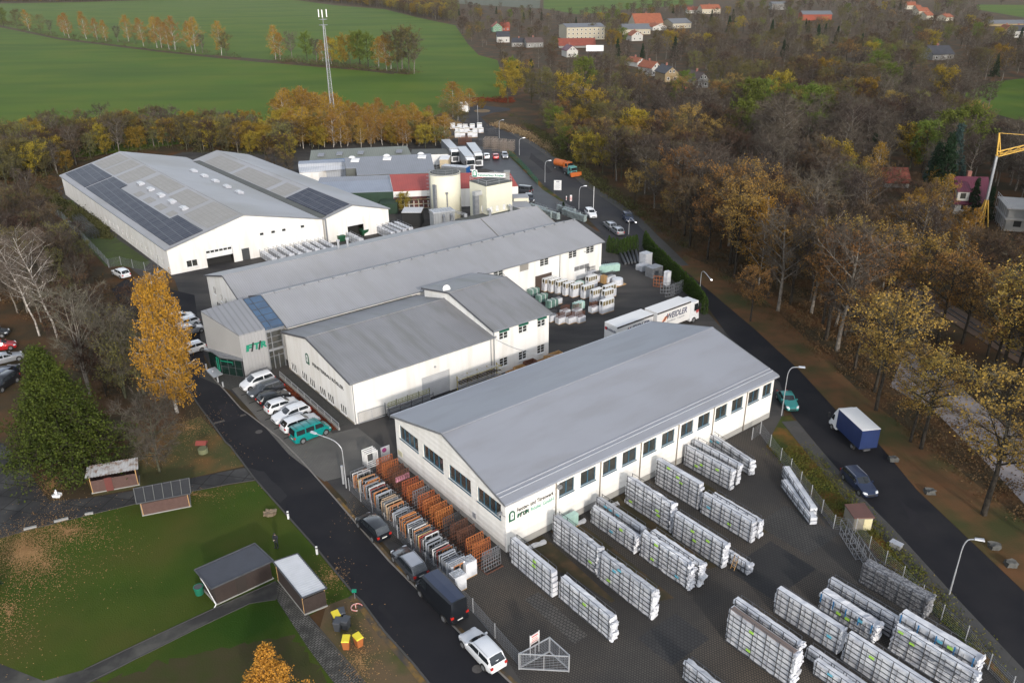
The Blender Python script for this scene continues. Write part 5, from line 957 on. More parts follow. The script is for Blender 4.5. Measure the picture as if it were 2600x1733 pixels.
RK2 = [('low pair rack on the paving, left one by the wire fence', 29.3, -9.7, 6.6, .85, 2, dict(amp=.01, ang=-R(30), sticker=False, wd=.8)), ('low pair rack on the paving, right one by the wire fence', 31.0, -8.6, 7.4, 1.25, 3, dict(amp=.01, ang=-R(34), sticker=False, wd=.8)),
 ('big lower rack with brown slatted top at the bottom edge', 7.4, -19.9, 6.1, 3.4, 7, dict(amp=.035)), ('rack with full white top film right behind the brown-topped rack', 8.6, -19.5, 6.0, 3.3, 7, dict(amp=.05)),
 ('dark-framed rack with one empty bay in the lower yard', 13.2, -20.4, 6.0, 2.6, 5, dict(amp=.03, top_extra=.1)), ('long rack cut by the bottom edge right of the empty-bay rack', 13.0, -27.0, 6.4, 2.8, 6, dict(amp=.02)),
 ('blue-strapped rack with dusty rolled films on top', 16.6, -22.5, 4.9, 1.7, 3, dict(amp=.06, blue=True, wd=1.1)), ('dark rack with torn grey films behind the blue-strapped rack', 18.2, -22.2, 6.1, 2.1, 5, dict(amp=.05, m=M['wrapt'], sticker=False)),
 ('dirty rack full of loose bars next to the wire fence', 22.3, -22.9, 5.8, 2.2, 5, dict(amp=.05, m=mat('loose_bars', (.30, .30, .31), (.10, .10, .11), .5, 6, metal=.3, contrast=.1), sticker=False, wd=1.2)), ('dark-gapped rack with cyan print at the lower right', 16.9, -28.8, 6.2, 2.6, 6, dict(amp=.05, skip=(3,))),
 ('white blue-strapped rack nearest the fence at the lower right', 18.4, -28.4, 6.0, 2.7, 4, dict(amp=.05, blue=True, wd=1.1)), ('low rack with loose white sheet at the bottom edge, leftmost of the lower yard', 1.7, -20.4, 6.0, 1.7, 4, dict(amp=.08, m=M['wrapt'])),
 ('small sheeted stack cut by the bottom edge below the leftmost lower rack', .6, -23.4, 4, 1.3, 3, dict(amp=.1)), ('low narrow bundle lying between two lower racks', 11.0, -25.0, 5.5, 1.0, 2, dict(amp=.02, sticker=False)), ('low stack with dusty top at the bottom edge centre right', 10.0, -26.4, 5.5, 1.3, 3, dict(amp=.05)),
 ('empty grey rack lying along the wire fence, outer one', 28.2, -17.3, 6.5, .7, 1, dict(skip=(0,), sticker=False, ang=-R(36), fm=M['metal'], group='empty racks')), ('empty grey rack lying along the wire fence, inner one', 27.2, -17.9, 4.0, .5, 1, dict(skip=(0,), sticker=False, ang=-R(36), fm=M['metal'], wd=.9, group='empty racks'))]
for i, (lab, u, v, L_, h, lv, kw) in enumerate(RK2): rack('profile_rack', lab, u, v, L_, h, lv, seed=50+i, **kw)
o_ = MB(); [o_.box(.1+0, .1+i*.13, 3.42, 6, .18+i*.13, 3.49) for i in range(4)]; o = o_.build('brown_profiles', mat('brownish_profile', (.22, .17, .15), None, .6)); o.location = W(7.4, -19.9); o.rotation_euler = (0, 0, YAW-R(90)); tag(o, 'brown slatted profiles lying on top of the big lower rack', 'profiles')
ld = MB(); [ld.bar((x, 0, 0), (x, .45, 1.45), .03) for x in (0, .4)]; [ld.bar((0, .45*k/5, 1.45*k/5), (.4, .45*k/5, 1.45*k/5), .025) for k in range(1, 5)]; o = ld.build('ladder', M['wood']); o.location = W(14.85, -14.6); o.rotation_euler = (0, 0, YAW+R(-90)); tag(o, 'short wooden ladder leaning on the tiny rack', 'ladder')
# racks in front of solar halls
for i in range(8): rack('profile_rack', 'open steel profile rack before the solar hall, %s' % ('nearest its grey door', 'second from its grey door', 'third from its grey door', 'fourth from its grey door', 'fourth from the rain pipe', 'third from the rain pipe', 'second from the rain pipe', 'nearest the rain pipe')[i], 15.2+i*1.7, 98.2-i*.1, 6.0, 1.3+.1*(i % 3), 3, wd=1.0, seed=80+i, group='racks before the solar halls', fm=M['metal'], bfrac=.5, sticker=False, amp=.03)
for i in range(4): rack('profile_rack', 'steel rack of pale profiles right of the roller door, %s' % ('nearest the door', 'second from the door', 'third from the door', 'at the hall corner')[i], 40.3+i*1.25, 97.6-i*.3, 6.0, 1.6+.15*i, 4, wd=.9, seed=90+i, group='racks before the solar halls', fm=M['metal'], bfrac=.6, sticker=False)
rack('profile_rack', 'single white-wrapped rack in front of the roller door', 33.2, 97.3, 5.5, 1.5, 3, wd=1.0, seed=99, fm=M['metal'], sticker=False)
for (px, lab) in (((665, 1370), 'green steel skip left of the white-wrapped rack'), ((970, 1290), 'green steel skip right of the roller door')):
    p = P('d1', *px); t = thing('green_skip', lab, 'skip', p, YAW); mb = MB(); mb.hexa([(-.6, -.5, .1), (.6, -.5, .1), (.6, .5, .1), (-.6, .5, .1), (-.75, -.6, 1.2), (.75, -.6, 1.2), (.75, .6, 1.2), (-.75, .6, 1.2)]); mb.build('body', mat('skip_green', (.008, .07, .028), None, .6), t); mb = MB(); mb.box(-.78, -.63, 1.15, .78, -.55, 1.28); mb.box(-.78, .55, 1.15, .78, .63, 1.28); mb.build('rim', M['greend'], t)
def meshstack(lab, loc, rz, L_, h, n, m_, wd=1.0, name='steel_rack'):
    t = thing(name, lab, 'steel rack', loc, rz); mb = MB()
    for j in range(n):
        y = j*wd/max(1, n-1)
        for i in range(int(L_/.5)+1): mb.bar((i*.5, y, 0), (i*.5, y, h), .02)
        for z in (0.05, h*.33, h*.66, h): mb.bar((0, y, z), (L_, y, z), .025)
    for z in (.05, h):
        for x in (0, L_/2, L_): mb.bar((x, 0, z), (x, wd, z), .025)
    mb.build('frame', m_, t); return t
for i in range(5): meshstack('stack of steel cages along the solar hall, %s' % ('nearest', 'second', 'third', 'fourth', 'farthest')[i], W(-6.1, 131+i*3.3), YAW+R(92), 2.9, 1.7+.2*(i % 2), 4, M['metald'], 1.8)
# ---------------------------------------------------------------- glass A-frames along the fence
gcols = [mat('edge_white', (.62, .62, .62), None, .4), mat('edge_white', (.6,)*3), mat('edge_white', (.6,)*3), mat('edge_grey', (.34, .36, .40), None, .4), mat('edge_grey', (.34, .36, .40), None, .4), mat('edge_pine', (.60, .42, .20), None, .5), mat('edge_orange', (.50, .20, .07), None, .5), mat('edge_red', (.30, .05, .035), None, .5), mat('edge_grey', (.34, .36, .40), None, .4), mat('edge_tan', (.48, .36, .25), None, .5)]
rndg = random.Random(3)
def frame_stack(v, seed, label):
    rnd = random.Random(seed); t = thing('window_stack', label, 'window stack', W(-6.5, v), YAW, 'stacks of old windows along the fence')
    mb = MB(); wd = 2.0
    for y in (0, .95):
        for x in (0, wd*.25, wd*.5, wd*.75, wd): mb.bar((x, y, 0), (x, y*.8+.1, 1.9), .022)
        for z in (.1, 1.0, 1.9): mb.bar((0, y*(1-.1*z)+.05*z, z), (wd, y*(1-.1*z)+.05*z, z), .022)
    mb.build('stand', M['metal'], t); y = .08; c0 = rnd.choice(gcols)
    while y < .85:
        if rnd.random() < .4: c0 = rnd.choice(gcols)
        h_ = rnd.uniform(1.45, 1.9); w_ = rnd.uniform(1.1, 1.9); x = rnd.uniform(0, wd-w_); th = .055; f_ = .09; mb = MB()
        mb.box(x, y, .12, x+f_, y+th, .12+h_); mb.box(x+w_-f_, y, .12, x+w_, y+th, .12+h_); mb.box(x+f_, y, .12, x+w_-f_, y+th, .12+f_); mb.box(x+f_, y, .12+h_-f_, x+w_-f_, y+th, .12+h_)
        if rnd.random() < .6: mb.box(x+w_/2-.04, y+.005, .12+f_, x+w_/2+.04, y+th-.005, .12+h_-f_)
        fo = mb.build('window_frame', c0, t); mb = MB(); mb.box(x+f_, y+.02, .12+f_, x+w_-f_, y+.035, .12+h_-f_); mb.build('pane', M['glass'], fo)
        y += rnd.choice((.07, .08, .1, .16))
    return t
NS = 16; ordn = ['first', 'second', 'third', 'fourth', 'fifth', 'sixth', 'seventh', 'eighth', 'ninth', 'tenth', 'eleventh', 'twelfth', 'thirteenth', 'fourteenth', 'fifteenth', 'sixteenth', 'seventeenth', 'eighteenth']
for i in range(NS): frame_stack(17.9-i*1.22, 300+i, 'stack of used windows by the street fence, %s from the lamp post' % ordn[i])
def orange_rack(v, m_, label, hh=2.15):
    t = thing('glass_rack', label, 'glass rack', W(-3.3, v), YAW, 'empty glass transport racks by the hall gable'); 
    for s_, nm in ((0, 'grid_side'), (1, 'grid_side')):
        mb = MB(); y0 = .15+s_*.55; y1 = y0+.12*(1 if s_ else -1)*0+.0
        def q(x, z): return (x, (.22+z*.1) if s_ == 0 else (.72-z*.1), z)
        for i in range(8): mb.bar(q(i*.27, .12), q(i*.27, hh), .021)
        for z in (.15, .55, .95, 1.35, 1.75, hh): mb.bar(q(0, z), q(1.89, z), .021)
        mb.build(nm, m_, t)
    mb = MB(); mb.box(0, -.12, .06, 1.9, -.04, .14); mb.box(0, 1.04, .06, 1.9, 1.12, .14)
    for x in (0, .6, 1.25, 1.82): mb.box(x, -.12, .0, x+.08, 1.12, .06)
    mb.build('base', M['rustd'], t); return t
orv = [(18.3, 'rust'), (17.1, 'rust'), (15.9, 'rustd'), (14.8, 'rustd'), (12.9, 'rust'), (11.9, 'rust'), (10.8, 'metal'), (9.8, 'rust'), (8.8, 'rust'), (7.5, 'rust'), (6.5, 'rust'), (5.2, 'metald'), (3.9, 'rustd'), (2.7, 'rustd'), (1.3, 'rust'), (.2, 'rust'), (-1.3, 'metal')]
cn = {'rust': 'orange grid-sided glass rack', 'rustd': 'rusty brown glass rack', 'metal': 'grey steel glass rack', 'metald': 'dark green-grey glass rack'}
for i, (v, k) in enumerate(orv): orange_rack(v, M[k], '%s beside the hall gable, %s from the rear' % (cn[k], ordn[i]))
mb = MB(); mb.box(0, 0, 0, 1.2, .05, .55)
for i in range(4): mb.box(1.25+i*.12, 0, 0, 1.31+i*.12, .05, .6)
o = mb.build('pink_film', mat('pink_film', (.75, .32, .42), None, .5)); o.location = W(-3.0, 15.3, .9); o.rotation_euler = (R(-10), 0, YAW); tag(o, 'pink film strips hanging on a rusty brown glass rack', 'film')
for (p, lab) in (((1225, 1540), 'white wrapped crate nearest the black van, front left'), ((1330, 1400), 'white wrapped crate against the last glass racks, rear'), ((1190, 1430), 'white wrapped crate by the fence, middle')):
    c = P('g4', *p, .9); t = thing('wrapped_crate', lab, 'crate', (c.x, c.y, 0), YAW, 'white wrapped crates at the end of the window stacks'); mb = MB(); mb.box(-.6, -.5, .1, .6, .5, 1.7); mb.build('wrap', M['wrap'], t); mb = MB(); blob_box(mb, -.5, -.42, 1.6, .5, .42, 1.78, random.Random(hash(lab) % 99), .07, 8, 6, 1); mb.build('crumpled_film', mat('shiny_film', (.55, .56, .58), (.35, .36, .38), .2, 8, metal=.5), t); mb = MB(); mb.box(-.6, -.5, 0, .6, .5, .1); mb.build('pallet', M['wood'], t)
t = thing('window_stand', 'window frames and a round no-entry disc leaning at the rear gable corner', 'window stand', W(-3.6, 20.6), YAW)
mb = MB(); 
for i in range(4): y = i*.35; mb.box(0, y, .1, .12, y+.06, 2.0); mb.box(1.3, y, .1, 1.42, y+.06, 2.0); mb.box(0, y, 1.9, 1.42, y+.06, 2.02); mb.box(0, y, .1, 1.42, y+.06, .22)
mb.build('window_frame', M['wframe'], t); mb = MB(); mb.disc((2.3, .1, 1.6), .28, .03, 18, 'y'); mb.build('sign_disc', mat('purple_sign', (.20, .03, .12), None, .5), t); mb = MB(); mb.box(1.9, .14, .1, 3.0, .2, 2.0); mb.build('board', M['pale_trim'], t)
# ---------------------------------------------------------------- fences, gates
def fence(name, label, pts, h, pm, mm, step=2.5, hb=.2, vb=.25, cat='fence', base=True):
    t = thing(name, label, cat, (pts[0].x, pts[0].y, 0)); o_ = pts[0]
    for a_, b_ in zip(pts[:-1], pts[1:]):
        Ls = (b_-a_).length; n = max(1, round(Ls/step))
        for i in range(n):
            p = a_.lerp(b_, i/n)-o_; q = a_.lerp(b_, (i+1)/n)-o_
            mb = MB(); mb.bar(p, p+Vector((0, 0, h+.08)), .045); mb.build('post', pm, t)
            mb = MB(); z = .05
            while z <= h+.01: mb.bar(p+Vector((0, 0, z)), q+Vector((0, 0, z)), .011); z += hb
            nn = int((q-p).length/vb)
            for j in range(1, nn+1): x = p.lerp(q, j/(nn+1)); mb.bar(x, x+Vector((0, 0, h)), .006, n=3)
            mb.build('mesh_panel', mm, t)
    mb = MB(); p = pts[-1]-o_; mb.bar(p, p+Vector((0, 0, h+.08)), .045); mb.build('post', pm, t)
    return t
fence('wire_fence', 'grey double-rod fence between the left street and the window stacks', [W(-7.0, 18.3), W(-7.0, -4.5), W(-7.25, -8), W(-7.5, -11.7)], 1.55, M['metalp'], M['metal'])
fence('wire_fence', 'grey wire fence along the right verge behind the profile racks', [P('c6', 545, 1480), P('c6', 600, 1440), P('c9', 735, 95), P('c9', 800, 165), P('c9', 1085, 545), P('c9', 1230, 570), P('c9', 1320, 690), P('c9', 1540, 890), P('c9', 1800, 1150), P('c9', 1960, 1290), P('c9', 2110, 1480), P('c9', 2420, 1790)], 1.6, M['metalp'], M['metal'], 2.6)
fence('wire_fence', 'green mesh fence with sloping line along the upper car park', [P('e6', 900, 755), P('e6', 1040, 870), P('e6', 1160, 1000), P('e6', 1285, 1150)], 1.6, M['greend'], mat('fence_green', (.02, .12, .08), None, .6), 2.5, .12, .12)
fence('wire_fence', 'thin grey fence between the grass strip and the woods left of the solar hall', [P('c4', 730, 340), P('c4', 570, 170), P('c4', 420, 20), P('c1', 310, 1385)], 1.7, M['metal'], M['metal'], 3)
fence('gate_fence', 'grey fence panels crossing the track beyond the white estate car', [P('c4', 722, 338), P('c4', 805, 322), P('c4', 965, 362), P('c4', 1050, 335)], 1.7, M['metalp'], M['metal'], 3.2)
ga, gb = W(-7.3, -12.1), W(-4.5, -14.4)
def gate(name, label, a_, b_, h, nbar, vert=False):
    d = b_-a_; t = thing(name, label, 'gate', a_, math.atan2(d.y, d.x)); L_ = d.length; mb = MB()
    mb.bar((0, 0, .1), (L_, 0, .1), .06); mb.bar((0, 0, h), (L_, 0, h), .05); mb.bar((0, 0, .0), (0, 0, h+.05), .06); mb.bar((L_, 0, 0), (L_, 0, h+.05), .06); mb.bar((L_/2, 0, .1), (L_/2, 0, h), .04); mb.build('gate_frame', M['metalp'], t); mb = MB()
    if vert:
        for i in range(1, nbar): mb.bar((L_*i/nbar, 0, .1), (L_*i/nbar, 0, h), .018)
    else:
        for i in range(1, nbar): mb.bar((0, 0, .1+(h-.1)*i/nbar), (L_, 0, .1+(h-.1)*i/nbar), .018)
        for i in range(int(L_/.3)): mb.bar((i*.3, 0, .1), (i*.3, 0, h), .008)
    mb.build('gate_bars', M['metal'], t); return t
gate('sliding_gate', 'wide grey sliding gate at the bottom end of the street fence', P('d7', 1400, 1385), P('d7', 2060, 1420), 1.65, 9)
gate('sliding_gate', 'grey gate leaf standing behind the sliding gate at an angle', P('d7', 1420, 1370), P('d7', 1800, 1160), 1.6, 9); gate('sliding_gate', 'grey gate leaf running from the angle back to the gate post', P('d7', 1805, 1160), P('d7', 2060, 1395), 1.6, 9)
gate('bar_gate', 'grey vertical-bar gate between lettered workshop and storage hall', P('c5', 160, 1375), P('c5', 340, 1320), 1.55, 26, True)
t = thing('notice_sign', 'white notice board with red lines on two posts behind the sliding gate', 'sign', P('d7', 1548, 1225), 0); b_ = P('d7', 1663, 1150); d = b_-P('d7', 1548, 1225); t.rotation_euler = (0, 0, math.atan2(d.y, d.x)); L_ = d.length
mb = MB(); mb.box(0, -.03, 1.3, L_, .03, 2.2); mb.build('board', mat('pinkish_sign', (.72, .62, .60), None, .5), t); mb = MB()
for i, z in enumerate((2.0, 1.8, 1.62, 1.45)): mb.box(.15, -.035, z, L_-.15-.1*(i % 2), -.031, z+(.1 if i == 0 else .05))
mb.build('red_lines', M['redp'], t); mb = MB(); mb.bar((0, 0, 0), (0, 0, 2.3), .04); mb.bar((L_, 0, 0), (L_, 0, 2.3), .04); mb.build('post', M['sign'], t)
# ---------------------------------------------------------------- street lamps, mast
def lamp(label, base, h, arm, az, curve=True):
    t = thing('street_lamp', label, 'street lamp', base, az, 'street lamps'); mb = MB(); mb.bar((0, 0, 0), (0, 0, h*.45), .075, .06, 8)
    pts = [(0, 0, h*.45), (0, 0, h*.78)]+[(arm*(1-math.cos(a_))*.5, 0, h*.78+h*.2*math.sin(a_)) for a_ in (.35, .7, 1.1, 1.5)]+[(arm, 0, h*1.0)]
    mb.tube(pts, .05, 8); mb.build('pole', M['metalp'], t)
    mb = MB(); mb.hexa([(arm-.1, -.14, h-.02), (arm+.65, -.17, h+.02), (arm+.65, .17, h+.02), (arm-.1, .14, h-.02), (arm-.1, -.1, h+.1), (arm+.6, -.13, h+.16), (arm+.6, .13, h+.16), (arm-.1, .1, h+.1)]); mb.build('lamp_head', M['pale_trim'], t); return t
def lamp_px(label, c, bx, by, hx, hy, h):
    b_ = P(c, bx, by); hd = P(c, hx, hy, h); d = hd-b_; L_ = math.hypot(d.x, d.y); lamp(label, b_, h, max(.6, L_-.3), math.atan2(d.y, d.x))
lamp_px('tall street lamp beside the turquoise saloon', 'c6', 742, 1318, 880, 1000, 6.9); lamp_px('tall street lamp on the verge at the lower right', 'c9', 1855, 983, 2060, 620, 6.3)
lamp_px('street lamp behind the thuja hedge on the right road', 'c6', 195, 545, 275, 418, 5.6); lamp_px('lamp with short arm at the fence start near the window stacks', 'c8', 78, 275, -142, -180+90, 5.9)
for lab, c, bx, by, hx, hy in (('street lamp left of the orange tanker', 'e6', 1378, 1115, 1445, 825), ('street lamp right of the orange tanker road side', 'e6', 1828, 1480, 1915, 1163), ('street lamp at the bend of the upper road', 'e6', 772, 530, 820, 288), ('street lamp above the silver estate cars', 'c2', 1950, 1555, 1995, 1475), ('street lamp opposite the timber lattice', 'e6', 1038, 755, 1100, 525)):
    b_ = P(c, bx, by); best = min((abs(proj(P(c, bx, by)+Vector((0, 0, z)))[1]-S(c, hx, hy)[1]), z) for z in [4+i*.1 for i in range(45)])[1]; lamp_px(lab, c, bx, by, hx, hy, best)
mb = MB(); mb.bar((0, 0, 0), (0, 0, 6.2), .06, n=8); o = mb.build('flag_pole', M['sign']); o.location = P('e6', 2018, 1530); tag(o, 'thin white pole with markings behind the parked white car', 'pole')
mb = MB(); mb.bar((0, 0, 0), (0, 0, 6.5), .06, n=8); o = mb.build('plain_pole', M['metalp']); o.location = P('e6', 490, 345); tag(o, 'plain grey pole at the road end loop', 'pole')
mb = MB(); mb.disc((0, 0, 0), .13, 2.3, 10); o = mb.build('short_post', M['metalp']); o.location = P('d5', 65, 770); tag(o, 'thick short grey post left of the lamp at the fence start', 'post')
MA = thing('radio_mast', 'tall slender lattice radio mast with white antennas rising from the birch grove', 'radio mast', P('c1', 2222, 925), R(20)); Hm = 38.5
mb = MB(); 
def leg(a_, z): r = lerp(.95, .32, z/Hm); return Vector((r*math.cos(a_), r*math.sin(a_), z))
for k in range(3): mb.bar(leg(k*2.094, 0), leg(k*2.094, Hm-4), .11, .08)
mb.build('mast_legs', M['metal'], MA); mb = MB(); n = 30
for i in range(n):
    z0, z1 = (Hm-4)*i/n, (Hm-4)*(i+1)/n
    for k in range(3): mb.bar(leg(k*2.094, z0), leg((k+1)*2.094, z1), .04); mb.bar(leg(k*2.094, z0), leg((k+1)*2.094, z0), .035)
mb.build('bracing', M['metal'], MA); mb = MB(); mb.bar((0, 0, Hm-5), (0, 0, Hm+.4), .1, n=8)
for z in (Hm-3.8, Hm-2.2): mb.tube([(1.3*math.cos(a_/8*6.2832), 1.3*math.sin(a_/8*6.2832), z) for a_ in range(9)], .07, 4)
mb.build('head_frame', M['metal'], MA)
for a_ in (.3, 2.4, 4.5):
    mb = MB(); c = Vector((1.35*math.cos(a_), 1.35*math.sin(a_), 0)); mb.box(c.x-.13, c.y-.1, Hm-1.6, c.x+.13, c.y+.1, Hm+.6); mb.build('antenna', M['sign'], MA)
# ---------------------------------------------------------------- pallet yard
def pallet_a(lab, u, v, L_=2.2, h=2.25, wd=.8, rz=0, wr=.55):
    t = thing('window_pallet', lab, 'wrapped pallet', W(u, v), YAW+rz, 'wrapped window pallets'); mb = MB(); mb.box(-L_/2, -wd/2, 0, L_/2, wd/2, .12); mb.build('pallet', M['wood'], t)
    mb = MB(); blob_box(mb, -L_/2, -wd/2, .1, L_/2, wd/2, .1+h*wr, random.Random(int(u*7+v)), .03, 5, 3, 2); mb.build('film_wrap', M['wrap'], t)
    mb = MB(); n = 4; z0, z1 = .1+h*wr, h
    mb.box(-L_/2+.04, -wd/2+.1, h-.05, L_/2-.04, wd/2-.1, h-.01)
    for y in (-wd/2+.03, wd/2-.09):
        mb.box(-L_/2+.04, y, z1-.1, L_/2-.04, y+.06, z1); mb.box(-L_/2+.04, y, z0, L_/2-.04, y+.06, z0+.08)
        for i in range(n+1): x = -L_/2+.04+(L_-.16)*i/n; mb.box(x, y, z0, x+.09, y+.06, z1-.1)
    mb.build('window_frame', M['wframe'], t)
    mb = MB(); [mb.box(-L_/2+.1, y+.02, z0+.05, L_/2-.1, y+.035, z1-.12) for y in (-wd/2+.03, wd/2-.09)]; mb.build('pane', mat('dusty_pane', (.10, .10, .08), (.26, .20, .10), .25, 2), t); return t
def pallet_b(lab, u, v, L_=1.5, h=1.1, rz=0, top=M['metald'], wd=.9):
    t = thing('window_pallet', lab, 'wrapped pallet', W(u, v), YAW+rz, 'wrapped window pallets'); mb = MB(); mb.box(-L_/2, -wd/2, 0, L_/2, wd/2, .1); mb.build('pallet', M['wood'], t)
    mb = MB(); blob_box(mb, -L_/2, -wd/2, .1, L_/2, wd/2, h, random.Random(int(u*5+v)), .04, 4, 3, 2); mb.build('film_wrap', M['wrap'], t)
    mb = MB()
    for i in range(7): x = -L_/2+.1+(L_-.2)*i/6; mb.bar((x, -.25, h), (x, -.25, h+.85), .045); mb.bar((x, .25, h), (x, .25, h+.75), .045)
    for y in (-.25, .25): mb.bar((-L_/2+.1, y, h+.65), (L_/2-.1, y, h+.65), .035)
    mb.build('bar_frame', top, t); return t
pa = [(46.2, 51.0, 2.4), (47.3, 50.0, 2.4), (47.8, 48.9, 2.4), (48.2, 47.6, 2.4), (48.6, 46.2, 2.2), (49.2, 44.9, 2.4), (50.2, 43.3, 2.4), (53.7, 46.1, 2.2), (50.0, 41.0, 2.2), (51.3, 39.6, 2.2), (48.2, 36.6, 2.6), (53.0, 41.0, 2.6)]
la = ['rearmost near the brown door', 'second from the brown door', 'third from the brown door', 'fourth from the brown door', 'fifth from the brown door', 'sixth from the brown door', 'seventh from the brown door', 'standing off to the right at the rear', 'front block, rearmost', 'front block, middle', 'big one at the very front right', 'tall one at the right edge of the group']
for (u, v, L_), l_ in zip(pa, la): pallet_a('white window pallet with frames on top, '+l_, u, v, L_)
pb = [(39.2, 39.4, 'by the annex corner'), (39.6, 37.9, 'left at the front by the annex'), (40.9, 37.0, 'front left of the small ones'), (42.3, 36.3, 'front centre of the small ones'), (43.8, 38.8, 'behind the front centre one'), (42.1, 39.7, 'with dark red frames in the left block'), (44.3, 44.2, 'beside the annex eave'), (46.6, 37.9, 'with green arcs near the big front pallet')]
for u, v, l_ in pb: pallet_b('small wrapped pallet with upright bars, '+l_, u, v, 1.5, 1.0, top=M['rustd'] if 'red' in l_ or 'front' in l_ else M['metald'])
for u, v, l_ in ((42.6, 51.0, 'farthest left'), (43.6, 49.5, 'second'), (43.0, 46.6, 'third, by the annex eave'), (42.8, 43.8, 'nearest the annex'), (45.5, 40.3, 'amid the white pallets'), (51.6, 47.2, 'long pale one in the rear row')):
    t = thing('green_wrapped_bundle', 'pale green wrapped bundle with white straps, '+l_, 'wrapped bundle', W(u, v), YAW, 'green wrapped bundles'); mb = MB(); blob_box(mb, -1, -.45, .1, 1, .45, 1.25, random.Random(int(u)), .05, 5, 3, 2); mb.build('film_wrap', mat('green_film_dark', (.14, .24, .21), (.10, .18, .15), .35, 2) if u < 44 else M['wrapg'], t); mb = MB()
    for x in (-.5, .4): mb.box(x-.04, -.5, .1, x+.04, .5, 1.31)
    mb.build('strap', M['wframe'], t)
pallet_b('wrapped pallet with barred top by the sectional door, rear', 57.2, 50.2, 2.0, 1.2); pallet_b('wrapped pallet with barred top by the sectional door, front left', 56.4, 47.6, 2.0, 1.2); pallet_b('wrapped pallet with barred top by the sectional door, front right', 58.2, 46.2, 2.0, 1.1)
t = thing('plywood_sheets', 'orange plywood sheets leaning among the pallets by the sectional door', 'plywood', W(57.0, 46.4), YAW); mb = MB(); [mb.box(i*.22-.4, -.5, 0, i*.22-.3, .5, 1.4) for i in range(4)]; mb.build('sheet', M['wood'], t)
t = thing('oval_bundle', 'white oval bundle on a low pallet in front of the plywood', 'wrapped bundle', W(58.3, 44.4), YAW); mb = MB(); mb.disc((0, 0, .15), 1.05, .95, 16, r2=.95); mb.build('film_wrap', M['wrap'], t); mb = MB(); mb.box(-1.2, -1, 0, 1.2, 1, .14); mb.build('pallet', M['wood'], t)
t = thing('green_wrapped_bundle', 'long pale green bundle with bars by the hall corner', 'wrapped bundle', W(61.6, 50.0), YAW-R(20)); mb = MB(); blob_box(mb, -2, -.5, .1, 2, .5, 1.4, random.Random(5), .04, 6, 3, 2); mb.build('film_wrap', M['wrapg'], t); mb = MB(); [mb.bar((-1.9+i*.38, .3, 1.3), (-1.9+i*.38, .3, 2.1), .035) for i in range(11)]; mb.build('bar', M['metald'], t)
for i in range(5):
    a_ = P('d3', 1195+i*42, 285-i*12); b_ = P('d3', 1255+i*36, 405-i*4); mb = MB(); d = b_-a_; mb.bar((0, 0, .3), (d.x, d.y, .3), .28); 
    o = mb.build('steel_beam', M['metald']); o.location = a_; tag(o, 'long dark steel beam lying at the hedge, %s of five' % ('leftmost', 'second', 'middle', 'fourth', 'rightmost')[i], 'steel beam', 'steel beams at the hedge')
for (px, L_, wd, h, mm, lab) in (((1480, 430), 1.8, 1.6, 2.6, 'wrapt', 'tall shiny film-wrapped block at the hedge'), ((1455, 470), 2.2, 1.6, 1.0, 'wrapt', 'low shiny block in front of the tall wrapped block'), ((1575, 540), 2.6, 1.8, 1.9, 'metal', 'stack of grey metal pallets at the hedge'), ((1720, 640), 1.0, .8, 2.5, 'wrap', 'tall narrow white wrapped parcel at the hedge')):
    p = P('d3', *px); t = thing('metal_stack', lab, 'stack', p+Vector((0, .8, 0)), YAW); n = 7 if mm == 'metal' else 1
    for k in range(n): mb = MB(); blob_box(mb, -L_/2, -wd/2, h*k/n+.02, L_/2, wd/2, h*(k+.75)/n if n > 1 else h, random.Random(k), .02 if n > 1 else .05, 5, 4, 2); mb.build('layer', M[mm], t)
for i, (x, y) in enumerate(((1560, 640), (1640, 720), (1700, 760), (1770, 740), (1850, 720), (1870, 640))):
    p = P('d3', x, y); meshstack('upright steel mesh frame in the cluster by the hedge, %s from the left' % ordn[i], p, YAW+R(-60+20*i), 1.6, 1.9, 2, M['metal'] if i != 0 else M['rust'], .3, 'mesh_frame')
# stock along the workshop's long wall
t = thing('cantilever_rack', 'yellow cantilever rack of boards along the white workshop wall', 'storage rack', W(14.3, 28.4), YAW); mb = MB()
for i in range(5):
    x = i*1.6; mb.bar((x, .8, 0), (x, .8, 2.4), .06)
    for z in (.3, .95, 1.6, 2.2): mb.bar((x, .8, z), (x, -.3, z), .04)
for z in (.2, 2.4): mb.bar((0, -.3, z), (6.4, -.3, z), .04)
mb.build('frame', mat('dull_yellow', (.42, .34, .08), None, .6), t)
for k, z in enumerate((.36, 1.0, 1.65, 2.25)): mb = MB(); [mb.box(-.4+.1*j*k, -.2+j*.33, z, 6.4-.3*j, -.05+j*.33, z+.07) for j in range(3)]; mb.build('boards', (M['concrete'], M['metal'], M['woodd'], M['metalp'])[k], t)
t = thing('board_rack', 'grey board rack with yellow-green frame on top by the bar gate', 'storage rack', W(3.8, 28.6), YAW); mb = MB()
for i in range(5): x = i*1.6; mb.bar((x, 0, 0), (x, 0, 1.7), .05); mb.bar((x, .9, 0), (x, .9, 2.0), .05)
for z in (.2, .8, 1.4): mb.bar((0, 0, z), (6.4, 0, z), .05)
mb.build('frame', M['metald'], t); mb = MB(); [mb.box(.1, .05+.2*k, .3+.35*k, 6.2, .8, .42+.35*k) for k in range(4)]; mb.build('boards', M['metal'], t)
mb = MB(); [mb.bar((x*.5, .1, 1.8), (x*.5, .1, 2.3), .03) for x in range(13)]; mb.bar((0, .1, 1.8), (6, .1, 1.8), .04); mb.bar((0, .1, 2.3), (6, .1, 2.3), .04); mb.bar((0, .5, 1.8), (6, .5, 1.8), .04); mb.build('top_frame', mat('yellow_green', (.30, .30, .12), None, .6), t)
